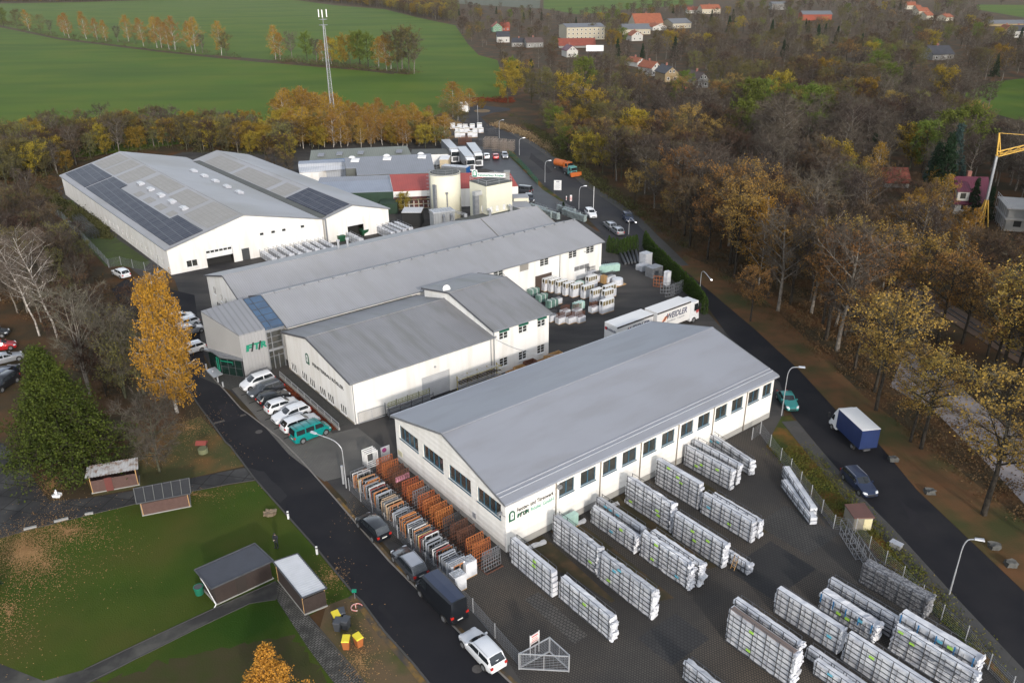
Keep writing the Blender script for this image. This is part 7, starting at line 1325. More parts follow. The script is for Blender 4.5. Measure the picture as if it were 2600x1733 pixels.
TW = dict(brown=twm('brown_twigs', (.17, .13, .105), (.10, .08, .065), .9, .3, objrand=.8), grey=twm('grey_twigs', (.20, .175, .14), (.12, .105, .085), .9, .3, objrand=.8), olive=twm('olive_twigs', (.12, .115, .065), (.08, .075, .045), .9, .3, objrand=.8), red=twm('reddish_twigs', (.15, .095, .068), (.09, .062, .048), .9, .3, objrand=.8), pale=twm('pale_twigs', (.26, .21, .17), (.15, .12, .10), .9, .3))
LF = dict(gold=leafm('gold_leaves', (.45, .225, .028), (.31, .165, .02), .1), oak=leafm('oak_leaves', (.33, .185, .045), (.17, .10, .035), .6), orange=leafm('orange_leaves', (.36, .19, .022), (.22, .13, .02), .35), yellow=leafm('yellow_leaves', (.28, .185, .024), (.17, .125, .02), .5), olive=leafm('olive_leaves', (.15, .125, .035), (.09, .08, .026), .6), lime=leafm('lime_leaves', (.12, .15, .025), (.08, .105, .02), .4), needle=leafm('dark_needles', (.018, .042, .018), (.010, .026, .012), .3), blue=leafm('blue_needles', (.05, .085, .08), (.03, .055, .05), .2), cyp=leafm('green_sprays', (.070, .090, .013), (.026, .044, .009), .1), brown=leafm('brown_leaves', (.13, .075, .035), (.08, .05, .028), .5), larch=leafm('larch_needles', (.52, .25, .04), (.40, .19, .03), .1), red=leafm('red_leaves', (.20, .05, .025), (.12, .035, .02), .4))
KT = {}
def kind(nm, variants, cat, names, **k):
    KT[nm] = dict(meshes=[tree_meshes(nm, k['bark'], k['twig'], k['leaf'], **{a_: b_ for a_, b_ in k.items() if a_ not in ('bark', 'twig', 'leaf')}) for _ in range(variants)], H=k['H'], cat=cat, name=names)
kind('bare', 4, 'bare tree', 'bare_tree', H=11, Rc=4.0, cb=.28, r0=.2, shape='fan', nl=20, ns=7, nt=16, tl=.9, nleaf=0, ls=.2, up=.9, bark=BK['grey'], twig=TW['brown'], leaf=LF['brown'], twr=.028)
kind('barebrown', 2, 'brown tree', 'brown_tree', H=11, Rc=4.2, cb=.22, shape='round', nl=18, ns=7, nt=15, tl=.85, nleaf=1, ls=.16, leafy=.35, up=.7, bark=BK['dark'], twig=TW['red'], leaf=LF['brown'], twr=.028)
kind('oak', 4, 'autumn tree', 'oak_tree', H=14, Rc=4.4, cb=.34, shape='oval', nl=22, ns=8, nt=9, tl=.75, nleaf=4, ls=.18, leafy=.5, r0=.26, up=.6, bark=BK['dark'], twig=TW['grey'], leaf=LF['oak'], leafjit=.2)
kind('birch', 3, 'birch', 'birch_tree', H=11, Rc=2.5, cb=.12, shape='birch', nl=24, ns=5, nt=10, tl=.8, nleaf=3, ls=.16, leafy=.85, up=.8, droop=.35, bark=BK['birch'], twig=TW['pale'], leaf=LF['orange'], r0=.11, twr=.012)
kind('yellow', 2, 'autumn tree', 'yellow_tree', H=8, Rc=3.0, cb=.12, shape='round', nl=18, ns=6, nt=9, tl=.55, nleaf=4, ls=.20, up=.6, bark=BK['olive'], twig=TW['olive'], leaf=LF['yellow'], leafjit=.18)
kind('olive', 3, 'tree', 'olive_brown_tree', H=9, Rc=3.4, cb=.18, shape='round', nl=18, ns=7, nt=12, tl=.7, nleaf=2, ls=.17, leafy=.8, up=.7, bark=BK['olive'], twig=TW['grey'], leaf=LF['olive'])
kind('lime', 2, 'tree', 'green_tree', H=13, Rc=4.2, cb=.2, shape='oval', nl=22, ns=7, nt=9, tl=.65, nleaf=4, ls=.23, up=.6, bark=BK['dark'], twig=TW['olive'], leaf=LF['lime'], leafjit=.2)
kind('spruce', 2, 'spruce', 'spruce_tree', H=14, Rc=3.0, cb=.06, shape='cone', nl=60, ns=4, nt=9, tl=.55, nleaf=3, ls=.26, up=-.12, droop=.25, bark=BK['dark'], twig=TW['brown'], leaf=LF['needle'], leafjit=.1, updir=0, down=.9)
kind('bluespruce', 1, 'spruce', 'blue_spruce_tree', H=13, Rc=2.9, cb=.06, shape='cone', nl=56, ns=4, nt=9, tl=.5, nleaf=3, ls=.24, up=-.1, droop=.2, bark=BK['dark'], twig=TW['grey'], leaf=LF['blue'], leafjit=.1, updir=0)
kind('shrub', 2, 'shrub', 'shrub', H=2.6, Rc=1.6, cb=.05, shape='round', nl=14, ns=5, nt=8, tl=.45, nleaf=2, ls=.15, leafy=.6, up=.9, bark=BK['olive'], twig=TW['brown'], leaf=LF['brown'], r0=.05)
def tree(k, loc, H=None, lab=None, group=None, rz=None, variant=None, wide=1.0, name=None, cat=None):
    K = KT[k]; v = K['meshes'][variant if variant is not None else rng.integers(len(K['meshes']))]; s_ = (H or K['H'])/K['H']; t = thing(name or K['name'], lab, cat or K['cat'], (loc[0], loc[1], 0), rng.uniform(0, 6.28) if rz is None else rz, group); t.scale = (s_*wide, s_*wide, s_)
    for me, nm in zip(v, ('trunk', 'crown')): o = bpy.data.objects.new(nm, me); col.objects.link(o); o.parent = t
    return t
# hero trees
def hero(name, lab, cat, loc, bark, twig, leaf, **k):
    tm, cm = tree_meshes(name, bark, twig, leaf, **k); t = thing(name, lab, cat, (loc[0], loc[1], 0))
    for me, nm in ((tm, 'trunk'), (cm, 'crown')): o = bpy.data.objects.new(nm, me); col.objects.link(o); o.parent = t
    return t
hero('weeping_birch', 'tall golden weeping birch with white trunk beside the entrance pavilion', 'birch', P('c4', 1175, 1300), BK['birch'], TW['pale'], LF['gold'], H=20.0, Rc=3.35, cb=.14, shape='weep', nl=64, ns=9, nt=8, tl=1.45, nleaf=7, ls=.17, up=.55, droop=2.2, r0=.26, leafjit=.12, updir=.35, down=.6, lean=.5, leafy=.97)
hero('green_conifer', 'broad dense green conifer at the left edge above the open shed', 'conifer', P('c7', 480, 150), BK['dark'], TW['olive'], LF['cyp'], H=16.0, Rc=6.7, cb=.03, shape='cone', nl=190, ns=9, nt=7, tl=.55, nleaf=5, ls=.20, up=.12, r0=.3, leafjit=.22, updir=.5)
tl_ = P('c7', 1720, 1318, 7.0); hero('larch', 'golden larch whose pointed top rises at the bottom edge', 'larch', tl_, BK['dark'], TW['pale'], LF['larch'], H=7.1, Rc=2.5, cb=.05, shape='cone', nl=70, ns=6, nt=7, tl=.4, nleaf=7, ls=.11, up=.35, r0=.1, leafjit=.08, updir=.5)
hero('bare_birch', 'big leafless birch with white trunk and pale spreading limbs at the left edge', 'birch', P('c4', 385, 815), BK['birch'], TW['pale'], LF['brown'], H=17.5, Rc=5.2, cb=.30, shape='fan', nl=30, ns=8, nt=16, tl=1.1, nleaf=0, ls=.2, up=.8, r0=.20, lean=1.2, twr=.02)
hero('bare_birch', 'second leafless white birch left of the big one, behind the green conifer tip', 'birch', P('c4', 262, 790), BK['birch'], TW['pale'], LF['brown'], H=16, Rc=4.2, cb=.30, shape='fan', nl=18, ns=6, nt=14, tl=1.1, nleaf=0, ls=.2, up=.9, r0=.18, lean=1.5, twr=.012)
hero('bare_tree', 'small round leafless tree on the grass between birch and open shed', 'bare tree', P('c7', 1062, 170), BK['olive'], TW['grey'], LF['brown'], H=8.2, Rc=4.6, cb=.18, shape='fan', nl=26, ns=9, nt=18, tl=.9, nleaf=0, ls=.2, up=.7, r0=.16, twr=.02)
for (x, y, H, lab, kd) in ((600, 1190, 15, 'dark leafless tree with several upright stems right of the green conifer', 'grey'), (835, 1205, 12, 'greenish leafless tree between the dark one and the golden birch', 'olive'), (955, 1175, 11, 'slanting pale-stemmed leafless tree touching the golden birch', 'olive')):
    hero('bare_tree', lab, 'bare tree', P('c4', x, y), BK[kd], TW['grey'], LF['olive'], H=H, Rc=H*.32, cb=.2, shape='fan', nl=24, ns=8, nt=15, tl=.9, nleaf=1 if kd == 'olive' else 0, ls=.16, leafy=.25, up=1.3, forks=3, twr=.022)
tree('spruce', P('c7', -60, 960), 5.5, 'dark conifer cut by the left edge beside the lawn')
# areas (photo pixels on flat ground) and scatter
def inpoly(x, y, pg):
    c = False; j = len(pg)-1
    for i in range(len(pg)):
        if (pg[i][1] > y) != (pg[j][1] > y) and x < (pg[j][0]-pg[i][0])*(y-pg[i][1])/(pg[j][1]-pg[i][1])+pg[i][0]: c = not c
        j = i
    return c
def wpoly(pg): return [(lambda p: (p.x, p.y))(PS(*q)) for q in pg]
def scatter(pg, sp, far=None, seed=0):
    r = random.Random(seed); w_ = wpoly(pg); xs = [p[0] for p in w_]; ys = [p[1] for p in w_]; out = []; y = min(ys)
    while y < max(ys):
        s_ = sp if not far else sp*max(1, (y/far)**.9); x = min(xs)
        while x < max(xs):
            px, py = x+r.uniform(-.45, .45)*s_, y+r.uniform(-.45, .45)*s_
            if inpoly(px, py, w_): out.append((px, py))
            x += s_
        y += s_
    return out
def vnoise(x, y, s_): return math.sin(x/s_*1.3+1.7)*math.cos(y/s_*1.1+.4)+.6*math.sin((x+y)/s_*2.1)+.4*math.cos((x-y)/s_*3.3+2)
# grove around the mast
GR = [(695, 372), (800, 382), (1000, 372), (1140, 382), (1150, 352), (1100, 330), (1000, 318), (850, 312), (720, 316)]
lab = 'orange birch in the grove around the radio mast'
for i, (x, y) in enumerate(scatter(GR, 3.15, seed=1)):
    if math.hypot(x-MA.location.x, y-MA.location.y) < 2: continue
    pxx = proj((x, y, 0))[0]; q_ = rng.random(); lab = 'orange birch in the grove around the radio mast' if pxx < 930 else 'orange birch in the grove behind the arched store'; tree('birch' if q_ < .68 else 'yellow' if q_ < .86 else 'olive', (x, y), (12.5 if pxx < 860 else 8.8)*rng.uniform(.62, 1.2)*(1 if q_ < .68 else .7), lab if q_ < .68 else ('bushy tree among the birches around the radio mast' if pxx < 930 else 'bushy tree among the birches behind the arched store'), 'grove left part' if pxx < 930 else 'grove right part', wide=1.25)
for (x, y, H) in ((1150, 298, 14), (1163, 305, 11), (1192, 280, 9)): tree('birch', PS(x, y), H, 'birch beside the small white lorry at the road end', 'birches at the road end', wide=1.6)
for (x, y, H) in ((1135, 312, 8), (1160, 315, 7), (1178, 318, 5)): tree('olive', PS(x, y), H, 'brown bushy tree beside the small white lorry', 'bushes at the road end')
# belt behind the solar hall
BELT = [(-160, 520), (60, 470), (170, 440), (230, 405), (420, 380), (560, 395), (700, 395), (735, 430), (760, 395), (700, 352), (500, 346), (250, 352), (60, 372), (-160, 400)]
for (x, y) in scatter(BELT, 3.9, seed=2):
    q = rng.random(); sx, sy, _ = proj((x, y, 0)); 
    if sy > 470 and sx > 150: continue
    kd = 'yellow' if (q < .27 or (590 < sx < 700 and q < .75)) else 'olive' if q < .60 else 'barebrown' if q < .82 else 'bare'
    tree(kd, (x, y), {'yellow': 8, 'olive': 9.6, 'bare': 9.5, 'barebrown': 9}[kd]*rng.uniform(.7, 1.15), {'yellow': 'golden yellow tree', 'olive': 'olive brown tree', 'bare': 'leafless tree', 'barebrown': 'brown thinning tree'}[kd]+' in the belt behind the solar hall', 'tree belt behind the solar hall')
for (x, y, H) in ((700, 440, 7), (735, 450, 6), (680, 405, 7)): tree('barebrown', PS(x, y), H, 'brown leafless bush between solar hall and the old sheds', 'bushes beside the old sheds')
# left wood
LW = [(-160, 560), (90, 520), (150, 600), (260, 700), (345, 770), (400, 840), (330, 1000), (250, 1060), (200, 960), (140, 860), (-20, 760), (-160, 800)]
for (x, y) in scatter(LW, 3.9, seed=3):
    sx, sy, _ = proj((x, y, 0)); q = rng.random(); kd = 'bare' if q < .45 else 'barebrown' if q < .8 else 'olive'
    if 225 < sx < 430 and 680 < sy < 850: continue
    tree(kd, (x, y), rng.uniform(5, 10), {'bare': 'grey leafless tree in the wood at the left edge', 'barebrown': 'reddish leafless tree in the wood at the left edge', 'olive': 'olive thin-leaved tree in the wood at the left edge'}[kd], 'wood at the left edge')
# hedge row in the meadow
for (x, y, k_, H) in ((10, 68, 'lime', 13), (45, 72, 'olive', 12), (75, 78, 'birch', 14), (105, 84, 'olive', 11), (130, 88, 'bare', 8), (165, 93, 'birch', 13), (176, 97, 'birch', 15), (220, 100, 'birch', 16), (248, 104, 'birch', 13), (270, 106, 'birch', 12), (300, 108, 'bare', 8), (328, 108, 'birch', 15), (345, 112, 'olive', 9), (365, 118, 'birch', 15), (385, 120, 'olive', 8), (399, 122, 'birch', 16), (411, 124, 'birch', 16), (430, 127, 'birch', 14), (445, 128, 'birch', 17), (487, 132, 'birch', 15), (497, 133, 'birch', 17), (515, 135, 'bare', 8), (563, 141, 'birch', 16), (575, 142, 'olive', 10), (700, 152, 'birch', 15), (712, 152, 'birch', 12), (743, 154, 'bare', 11), (780, 158, 'lime', 12), (805, 160, 'bare', 9), (820, 162, 'birch', 10), (842, 166, 'birch', 12), (857, 168, 'yellow', 10), (890, 170, 'yellow', 12), (915, 172, 'lime', 14), (935, 174, 'lime', 13), (962, 176, 'birch', 13), (982, 180, 'birch', 14), (993, 180, 'birch', 14), (1010, 184, 'olive', 15), (1022, 184, 'bare', 14), (1040, 186, 'olive', 16), (1052, 187, 'bare', 13)):
    tree(k_, PS(x, y), H*1.42, '%s in the hedge row crossing the meadow' % {'birch': 'orange birch', 'lime': 'round olive green tree', 'olive': 'brown bushy tree', 'bare': 'leafless tree', 'yellow': 'yellowish tree'}[k_], 'hedge row across the meadow')
# explicit trees in the right wood
EXP = [('yellow', 1452, 295, 15), ('yellow', 1500, 330, 13), ('lime', 1480, 250, 17), ('olive', 1390, 275, 14), ('yellow', 1290, 262, 13), ('yellow', 1310, 240, 14), ('olive', 1350, 262, 12), ('lime', 1440, 400, 9), ('yellow', 1480, 425, 9), ('yellow', 1530, 440, 10), ('olive', 1420, 380, 9),
       ('lime', 1875, 380, 15), ('lime', 1900, 330, 17), ('lime', 1930, 320, 16), ('lime', 2040, 340, 16), ('lime', 2075, 335, 15), ('lime', 2060, 390, 12), ('bare', 1980, 440, 19), ('bare', 1950, 430, 17), ('bare', 2150, 420, 16), ('yellow', 2105, 470, 11), ('lime', 2340, 440, 14), ('lime', 2400, 430, 16), ('lime', 2440, 425, 17), ('yellow', 2310, 430, 12), ('spruce', 2380, 530, 18), ('spruce', 2360, 515, 15), ('bluespruce', 2405, 480, 17), ('bluespruce', 2350, 500, 12), ('bluespruce', 2425, 520, 10), ('spruce', 2205, 435, 11), ('spruce', 2465, 545, 9), ('spruce', 2500, 560, 8), ('spruce', 2075, 118, 15), ('spruce', 1850, 84, 14), ('spruce', 1958, 88, 12), ('spruce', 1988, 145, 11), ('yellow', 2180, 290, 13), ('lime', 2250, 250, 14), ('yellow', 2385, 265, 14), ('lime', 2220, 215, 15), ('yellow', 2090, 230, 13), ('oak', 1680, 390, 13), ('oak', 1740, 400, 15), ('oak', 1720, 430, 12), ('barebrown', 1600, 415, 10), ('oak', 1905, 815, 9)]
# exclusions: (x0,y0,x1,y1) boxes in the photo that must stay visible, with their ground line
KEEP = [(1430, 80, 1535, 150), (1246, 70, 1295, 122), (1310, 96, 1380, 122), (1420, 125, 1470, 148), (1600, 148, 1690, 195), (1670, 170, 1720, 210), (1755, 185, 1795, 225), (1605, 40, 1690, 80), (1700, 50, 1755, 75), (1590, 80, 1635, 105), (2040, 28, 2120, 52), (2300, 5, 2370, 48), (2390, 36, 2420, 52), (2350, 120, 2435, 155), (2520, 52, 2600, 65), (2415, 450, 2535, 560), (2250, 435, 2312, 470), (2530, 500, 2600, 600), (1745, 5, 1860, 25), (2495, 22, 2600, 40), (1495, 122, 1525, 138)]
RAIL = [(1430, 215), (1516, 268), (1613, 328), (1700, 380), (1991, 545), (2335, 745), (2470, 830), (2700, 970)]
RW = [PS(*p) for p in RAIL]; GT = [PS(*p) for p in ((2280, 900), (2400, 1000), (2500, 1100), (2640, 1230), (2760, 1340))]
def segd(p, a_, b_): ax, ay = b_.x-a_.x, b_.y-a_.y; t = max(0, min(1, ((p[0]-a_.x)*ax+(p[1]-a_.y)*ay)/(ax*ax+ay*ay))); return math.hypot(p[0]-a_.x-ax*t, p[1]-a_.y-ay*t)
CLEAR = [(2440, 235), (2520, 208), (2640, 195), (2700, 310), (2600, 310), (2530, 292)]; FM = [(1375, 40), (1475, 42), (1590, 28), (1760, 14), (1760, -60), (1130, -60), (1130, 10)]
def blocked(x, y, H, Rr):
    if min(segd((x, y), a_, b_) for a_, b_ in zip(RW[:-1], RW[1:])) < 4.5: return True
    if min(segd((x, y), a_, b_) for a_, b_ in zip(GT[:-1], GT[1:])) < 6.0: return True
    sx, sy, d = proj((x, y, 0)); ty = proj((x, y, H))[1]; rr = Rr*2045/d
    if inpoly(sx, sy, CLEAR) or inpoly(sx, sy, FM) or (inpoly(sx, ty+8, CLEAR)): return True
    if sx > 2480 and 14 < sy < 56 : return True
    for (x0, y0, x1, y1) in KEEP:
        if sx+rr*.8 > x0 and sx-rr*.8 < x1 and sy > y0+(y1-y0)*.3 and ty < y1-(y1-y0)*.45: return True
    return False
WOOD = [(1272, 262), (1330, 300), (1400, 362), (1430, 410), (1520, 462), (1660, 560), (1770, 650), (1850, 715), (1960, 810), (2060, 890), (2150, 990), (2250, 1070), (2330, 1150), (2420, 1250), (2560, 1380), (2900, 1600), (3000, 1100), (3000, 12), (1080, 12), (1156, 58), (1192, 108), (1263, 148), (1275, 190), (1296, 235)]
NEARR = [(1500, 440), (1700, 520), (1990, 640), (2250, 760), (2700, 1000), (2900, 1600), (2400, 1300), (1900, 800), (1600, 560)]
BIR = [(2120, 480), (2300, 470), (2420, 560), (2700, 590), (2700, 860), (2400, 700), (2200, 620)]
pts = scatter(WOOD, 5.2, far=170, seed=5); items = []
for (k_, sx, sy, H) in EXP: p = PS(sx, sy); items.append((math.hypot(p.x, p.y), k_, p.x, p.y, H, True))
for (x, y) in pts:
    sx, sy, d = proj((x, y, 0)); q = rng.random()
    if inpoly(sx, sy, BIR): k_ = 'birch' if q < .8 else 'barebrown'; H = rng.uniform(9, 13)
    elif inpoly(sx, sy, NEARR): k_ = 'oak' if q < .62 else 'bare' if q < .8 else 'barebrown' if q < .93 else 'birch'; H = rng.uniform(12, 17.5); H *= .62 if sx < 1720 and sy > 480 else 1
    else:
        n_ = vnoise(x, y, 42)+rng.normal()*.45; H = rng.uniform(9, 13.5)
        k_ = 'bare' if n_ < .1 else 'barebrown' if n_ < .62 else 'olive' if n_ < 1.0 else 'oak' if n_ < 1.35 else 'yellow' if n_ < 1.6 else 'lime'
        if d > 330 and q < .05: k_ = 'spruce'
        if d > 330 and .05 < q < .16: k_ = 'olive'
        if sx < 1500 and sy < 420: H *= .8
        if 1260 < sx < 1500 and 240 < sy < 440 and q < .4: k_ = 'olive' if q < .2 else 'yellow'; H = 8
    if sy < 300 and d < 1e9 and H < 6: continue
    if 1600 < sx < 1860 and sy > 545 and d < 130 and H > 14: H = 12
    if inpoly(sx, sy, NEARR) and sx > 2150 and q > .62: continue
    if blocked(x, y, H, 3.2): continue
    if any(abs(sx-e[1]) < 14 and abs(sy-e[2]) < 9 for e in EXP): continue
    items.append((math.hypot(x, y), k_, x, y, H, False))
items.sort(key=lambda t: (not t[5], t[0])); ZL = {'oak': 'sparse golden oak', 'bare': 'grey leafless tree', 'barebrown': 'brown leafless tree', 'birch': 'slender orange birch', 'yellow': 'yellow-leaved tree', 'olive': 'olive brown tree', 'lime': 'yellow-green leafy tree', 'spruce': 'dark spruce', 'bluespruce': 'bluish spruce'}
cnt = {}; farpts = []; indiv = 0
for (d, k_, x, y, H, ex) in items:
    if (indiv < 560 and cnt.get(k_, 0) < 210) or ex:
        cnt[k_] = cnt.get(k_, 0)+1; indiv += 1; sx, sy, dd = proj((x, y, 0))
        zone = 'along the right road' if inpoly(sx, sy, NEARR) else 'below the construction crane' if inpoly(sx, sy, BIR) else 'beside the upper road' if sx < 1500 else 'below the slope houses' if sx < 1790 else 'between slope houses and crane' if sx < 2150 else 'behind the crane'
        tree(k_, (x, y), H, '%s in the wood %s' % (ZL[k_], zone), 'wood '+zone, wide=1.05 if k_ != 'birch' else .95)
    else: farpts.append((x, y, k_, H))
# far strips of wood at the top left
for (x, y) in scatter([(-200, 6), (150, 6), (420, 0), (700, -4), (850, 8), (980, 22), (1064, 44), (1156, 60), (1187, 108), (1263, 150), (1290, 190), (1320, 120), (1280, 60), (1150, 20), (1100, -8), (700, -20), (100, -16), (-200, -10)], 9, seed=9):
    sx, sy, d = proj((x, y, 0)); H = rng.uniform(9, 14)
    if sx > 1130 and (inpoly(sx, sy, FM) or any(x0-6 < sx < x1+6 and y0 < sy for (x0, y0, x1, y1) in KEEP[:5])): continue
    if sx > 1160 and inpoly(sx, sy, WOOD): continue
    farpts.append((x, y, rng.choice(['bare', 'barebrown', 'olive', 'bare', 'yellow'] if sx < 1130 else ['bare', 'olive', 'olive', 'barebrown']), H))
print('trees individual', indiv, cnt, 'far', len(farpts))
# far wood: one object, trees instanced on points
fc_ = bpy.data.collections.new('far_tree_kinds'); klist = []; 
def lowres(k_):
    tm, cm = KT[k_]['meshes'][0]; vs_, qs, mi = [], [], []
    for me, isT in ((tm, 1), (cm, 0)):
        o = bpy.data.objects.new('far_'+me.name, me); yield o
for k_ in ('bare', 'barebrown', 'olive', 'oak', 'yellow', 'lime', 'spruce', 'birch'):
    tm, cm = KT[k_]['meshes'][0]; bm_V = []; 
    V1 = np.zeros(len(tm.vertices)*3, np.float32); tm.vertices.foreach_get('co', V1); V2 = np.zeros(len(cm.vertices)*3, np.float32); cm.vertices.foreach_get('co', V2)
    f1 = np.array([tuple(p.vertices) for p in tm.polygons]); f2 = [tuple(p.vertices) for p in cm.polygons]; q2 = np.array([f for f in f2 if len(f) == 4]).reshape(-1, 4); t2 = np.array([f for f in f2 if len(f) == 3]).reshape(-1, 3); n1 = len(V1)//3
    me = np_mesh('far_'+k_, np.concatenate([V1.reshape(-1, 3), V2.reshape(-1, 3)]), quads=np.concatenate([f1, q2+n1]), tris=t2+n1, mi=np.concatenate([np.full(len(f1), 2), np.zeros(len(q2)), np.ones(len(t2))]), mats=(cm.materials[0], cm.materials[1], tm.materials[0]))
    o = bpy.data.objects.new('kind_%d_%s' % (len(klist), k_), me); fc_.objects.link(o); klist.append(k_)
farpts = [p for p in farpts if p[2] in klist]
pm = bpy.data.meshes.new('far_wood'); pm.vertices.add(len(farpts)); pm.vertices.foreach_set('co', np.array([[p[0], p[1], 0] for p in farpts], np.float32).ravel())
for nm, ty, vals in (('idx', 'INT', [klist.index(p[2]) for p in farpts]), ('scl', 'FLOAT', [p[3]/KT[p[2]]['H'] for p in farpts]), ('rot', 'FLOAT', list(rng.uniform(0, 6.28, len(farpts))))):
    a_ = pm.attributes.new(nm, ty, 'POINT'); a_.data.foreach_set('value', np.array(vals, np.int32 if ty == 'INT' else np.float32))
fw = bpy.data.objects.new('far_wood', pm); col.objects.link(fw); tag(fw, 'brown and olive autumn wood stretching to the top of the picture', 'wood', kind='stuff')
ng = bpy.data.node_groups.new('far_wood_nodes', 'GeometryNodeTree'); ng.interface.new_socket('Geometry', in_out='INPUT', socket_type='NodeSocketGeometry'); ng.interface.new_socket('Geometry', in_out='OUTPUT', socket_type='NodeSocketGeometry')
N = ng.nodes; gi = N.new('NodeGroupInput'); go = N.new('NodeGroupOutput'); mp = N.new('GeometryNodeMeshToPoints'); ip = N.new('GeometryNodeInstanceOnPoints'); ci = N.new('GeometryNodeCollectionInfo'); ci.inputs[0].default_value = fc_; ci.inputs[1].default_value = True; ci.inputs[2].default_value = True
def attr(n_, ty): a_ = N.new('GeometryNodeInputNamedAttribute'); a_.data_type = ty; a_.inputs[0].default_value = n_; return a_.outputs[0]
cx = N.new('ShaderNodeCombineXYZ'); LK = ng.links.new
LK(gi.outputs[0], ip.inputs['Points']); LK(ci.outputs[0], ip.inputs['Instance']); ip.inputs['Pick Instance'].default_value = True
LK(attr('idx', 'INT'), ip.inputs['Instance Index']); LK(attr('rot', 'FLOAT'), cx.inputs[2]); LK(cx.outputs[0], ip.inputs['Rotation']); LK(attr('scl', 'FLOAT'), ip.inputs['Scale']); LK(ip.outputs[0], go.inputs[0])
md = fw.modifiers.new('wood', 'NODES'); md.node_group = ng
# undergrowth and litter as masses
def cover(name, lab, cat, polys, n, h, ls, m_, clump=1.2, seed=0, kind='stuff', near=None):
    r = np.random.default_rng(seed); C = []
    for pg in polys:
        w_ = np.array(wpoly(pg)); lo, hi = w_.min(0), w_.max(0); got = 0; tries = 0; want = n//len(polys); wl = [tuple(q) for q in w_]
        while got < want and tries < 60:
            k_ = max(2, want//30); c = lo+(hi-lo)*r.random((k_, 2)); c = [q for q in c if inpoly(q[0], q[1], wl)]
            for q in c:
                m__ = 26; rr = clump*r.uniform(.5, 1.4); hh = h*r.uniform(.5, 1.3); d = r.normal(size=(m__, 3))*[rr*.5, rr*.5, hh*.35]; d[:, 2] = np.abs(d[:, 2])+.03; C.append(d+[q[0], q[1], 0]); got += m__
            tries += 1
    C = np.concatenate(C); V = leaf_quads(C, ls); V[:, 2] = np.maximum(V[:, 2], .02); me = np_mesh(name, V, quads=np.arange(len(V)).reshape(-1, 4), mats=(m_,)); o = bpy.data.objects.new(name, me); col.objects.link(o); tag(o, lab, cat, kind=kind); return o
cover('undergrowth', 'low brown undergrowth in the wood at the left edge', 'undergrowth', [LW, [(-160, 430), (60, 430), (200, 470), (120, 520), (-160, 560)]], 26000, 1.2, .22, leafm('rust_undergrowth', (.13, .07, .03), (.07, .055, .03), 0), seed=1)
cover('undergrowth', 'low rusty undergrowth in the wood right of the road', 'undergrowth', [[(1560, 500), (1900, 770), (2150, 960), (2420, 1200), (2600, 1340), (2700, 1100), (2300, 780), (1990, 620), (1700, 500)]], 30000, 1.0, .2, MATS['rust_undergrowth'], seed=2)
cover('undergrowth', 'green and brown brush below the tree belt behind the solar hall', 'undergrowth', [BELT, [(90, 470), (250, 560), (290, 610), (230, 600), (110, 500)]], 26000, 1.3, .25, leafm('olive_undergrowth', (.09, .09, .03), (.06, .06, .025), 0), seed=3)
cover('hedge_brush', 'low brown brush under the hedge row across the meadow', 'brush', [[(0, 52), (150, 86), (400, 118), (600, 140), (600, 150), (400, 130), (150, 98), (0, 66)], [(690, 146), (900, 166), (1060, 182), (1060, 190), (900, 176), (690, 156)], [(-100, 30), (60, 60), (60, 72), (-100, 48)]], 9000, 3.2, .6, leafm('hedge_brush_leaves', (.10, .085, .04), (.06, .06, .03), 0), 3.0, seed=11)
cover('red_brush', 'dark red brush lining the meadow behind the road end loop', 'brush', [[(1172, 262), (1230, 258), (1300, 262), (1300, 252), (1170, 252)]], 4000, 1.6, .35, LF['red'], 1.5, seed=4)
cover('reeds', 'dry beige reeds along the right edge of the upper road', 'reeds', [[(1250, 318), (1340, 352), (1400, 385), (1420, 410), (1400, 372), (1330, 335), (1270, 312)], [(1120, 300), (1170, 318), (1165, 326), (1120, 318)]], 7000, 1.3, .3, leafm('reed_leaves', (.34, .24, .13), (.22, .16, .09), 0), 1.6, seed=5)
cover('verge_plants', 'green and orange weeds on the bank beside the right road', 'weeds', [[S('c9', *p) for p in ((660, 20), (930, 10), (1270, 380), (1480, 620), (1880, 1050), (2300, 1540), (2150, 1450), (1800, 1140), (1560, 900), (1350, 670), (1240, 570), (1090, 500), (830, 180))]], 9000, .5, .13, leafm('weed_leaves', (.085, .115, .02), (.14, .10, .025), 0), .8, seed=6)
cover('shrubs', 'brown brush strip between the upper road and the wood', 'brush', [[(1290, 290), (1400, 350), (1500, 440), (1620, 530), (1720, 610), (1760, 640), (1640, 560), (1500, 470), (1430, 420), (1350, 330)]], 9000, 1.8, .28, MATS['olive_undergrowth'], 1.8, seed=7)
cover('red_ground_cover', 'red-leaved ground cover between parked cars and gable', 'ground cover', [[(lambda q: q[:2])(proj(W(u, v))) for u, v in ((-3.4, 47.5), (-2.35, 47.5), (-2.35, 30.8), (-3.2, 30.8))]], 2200, .25, .12, leafm('rust_cover', (.22, .05, .02), (.12, .04, .02), 0), .4, seed=8)
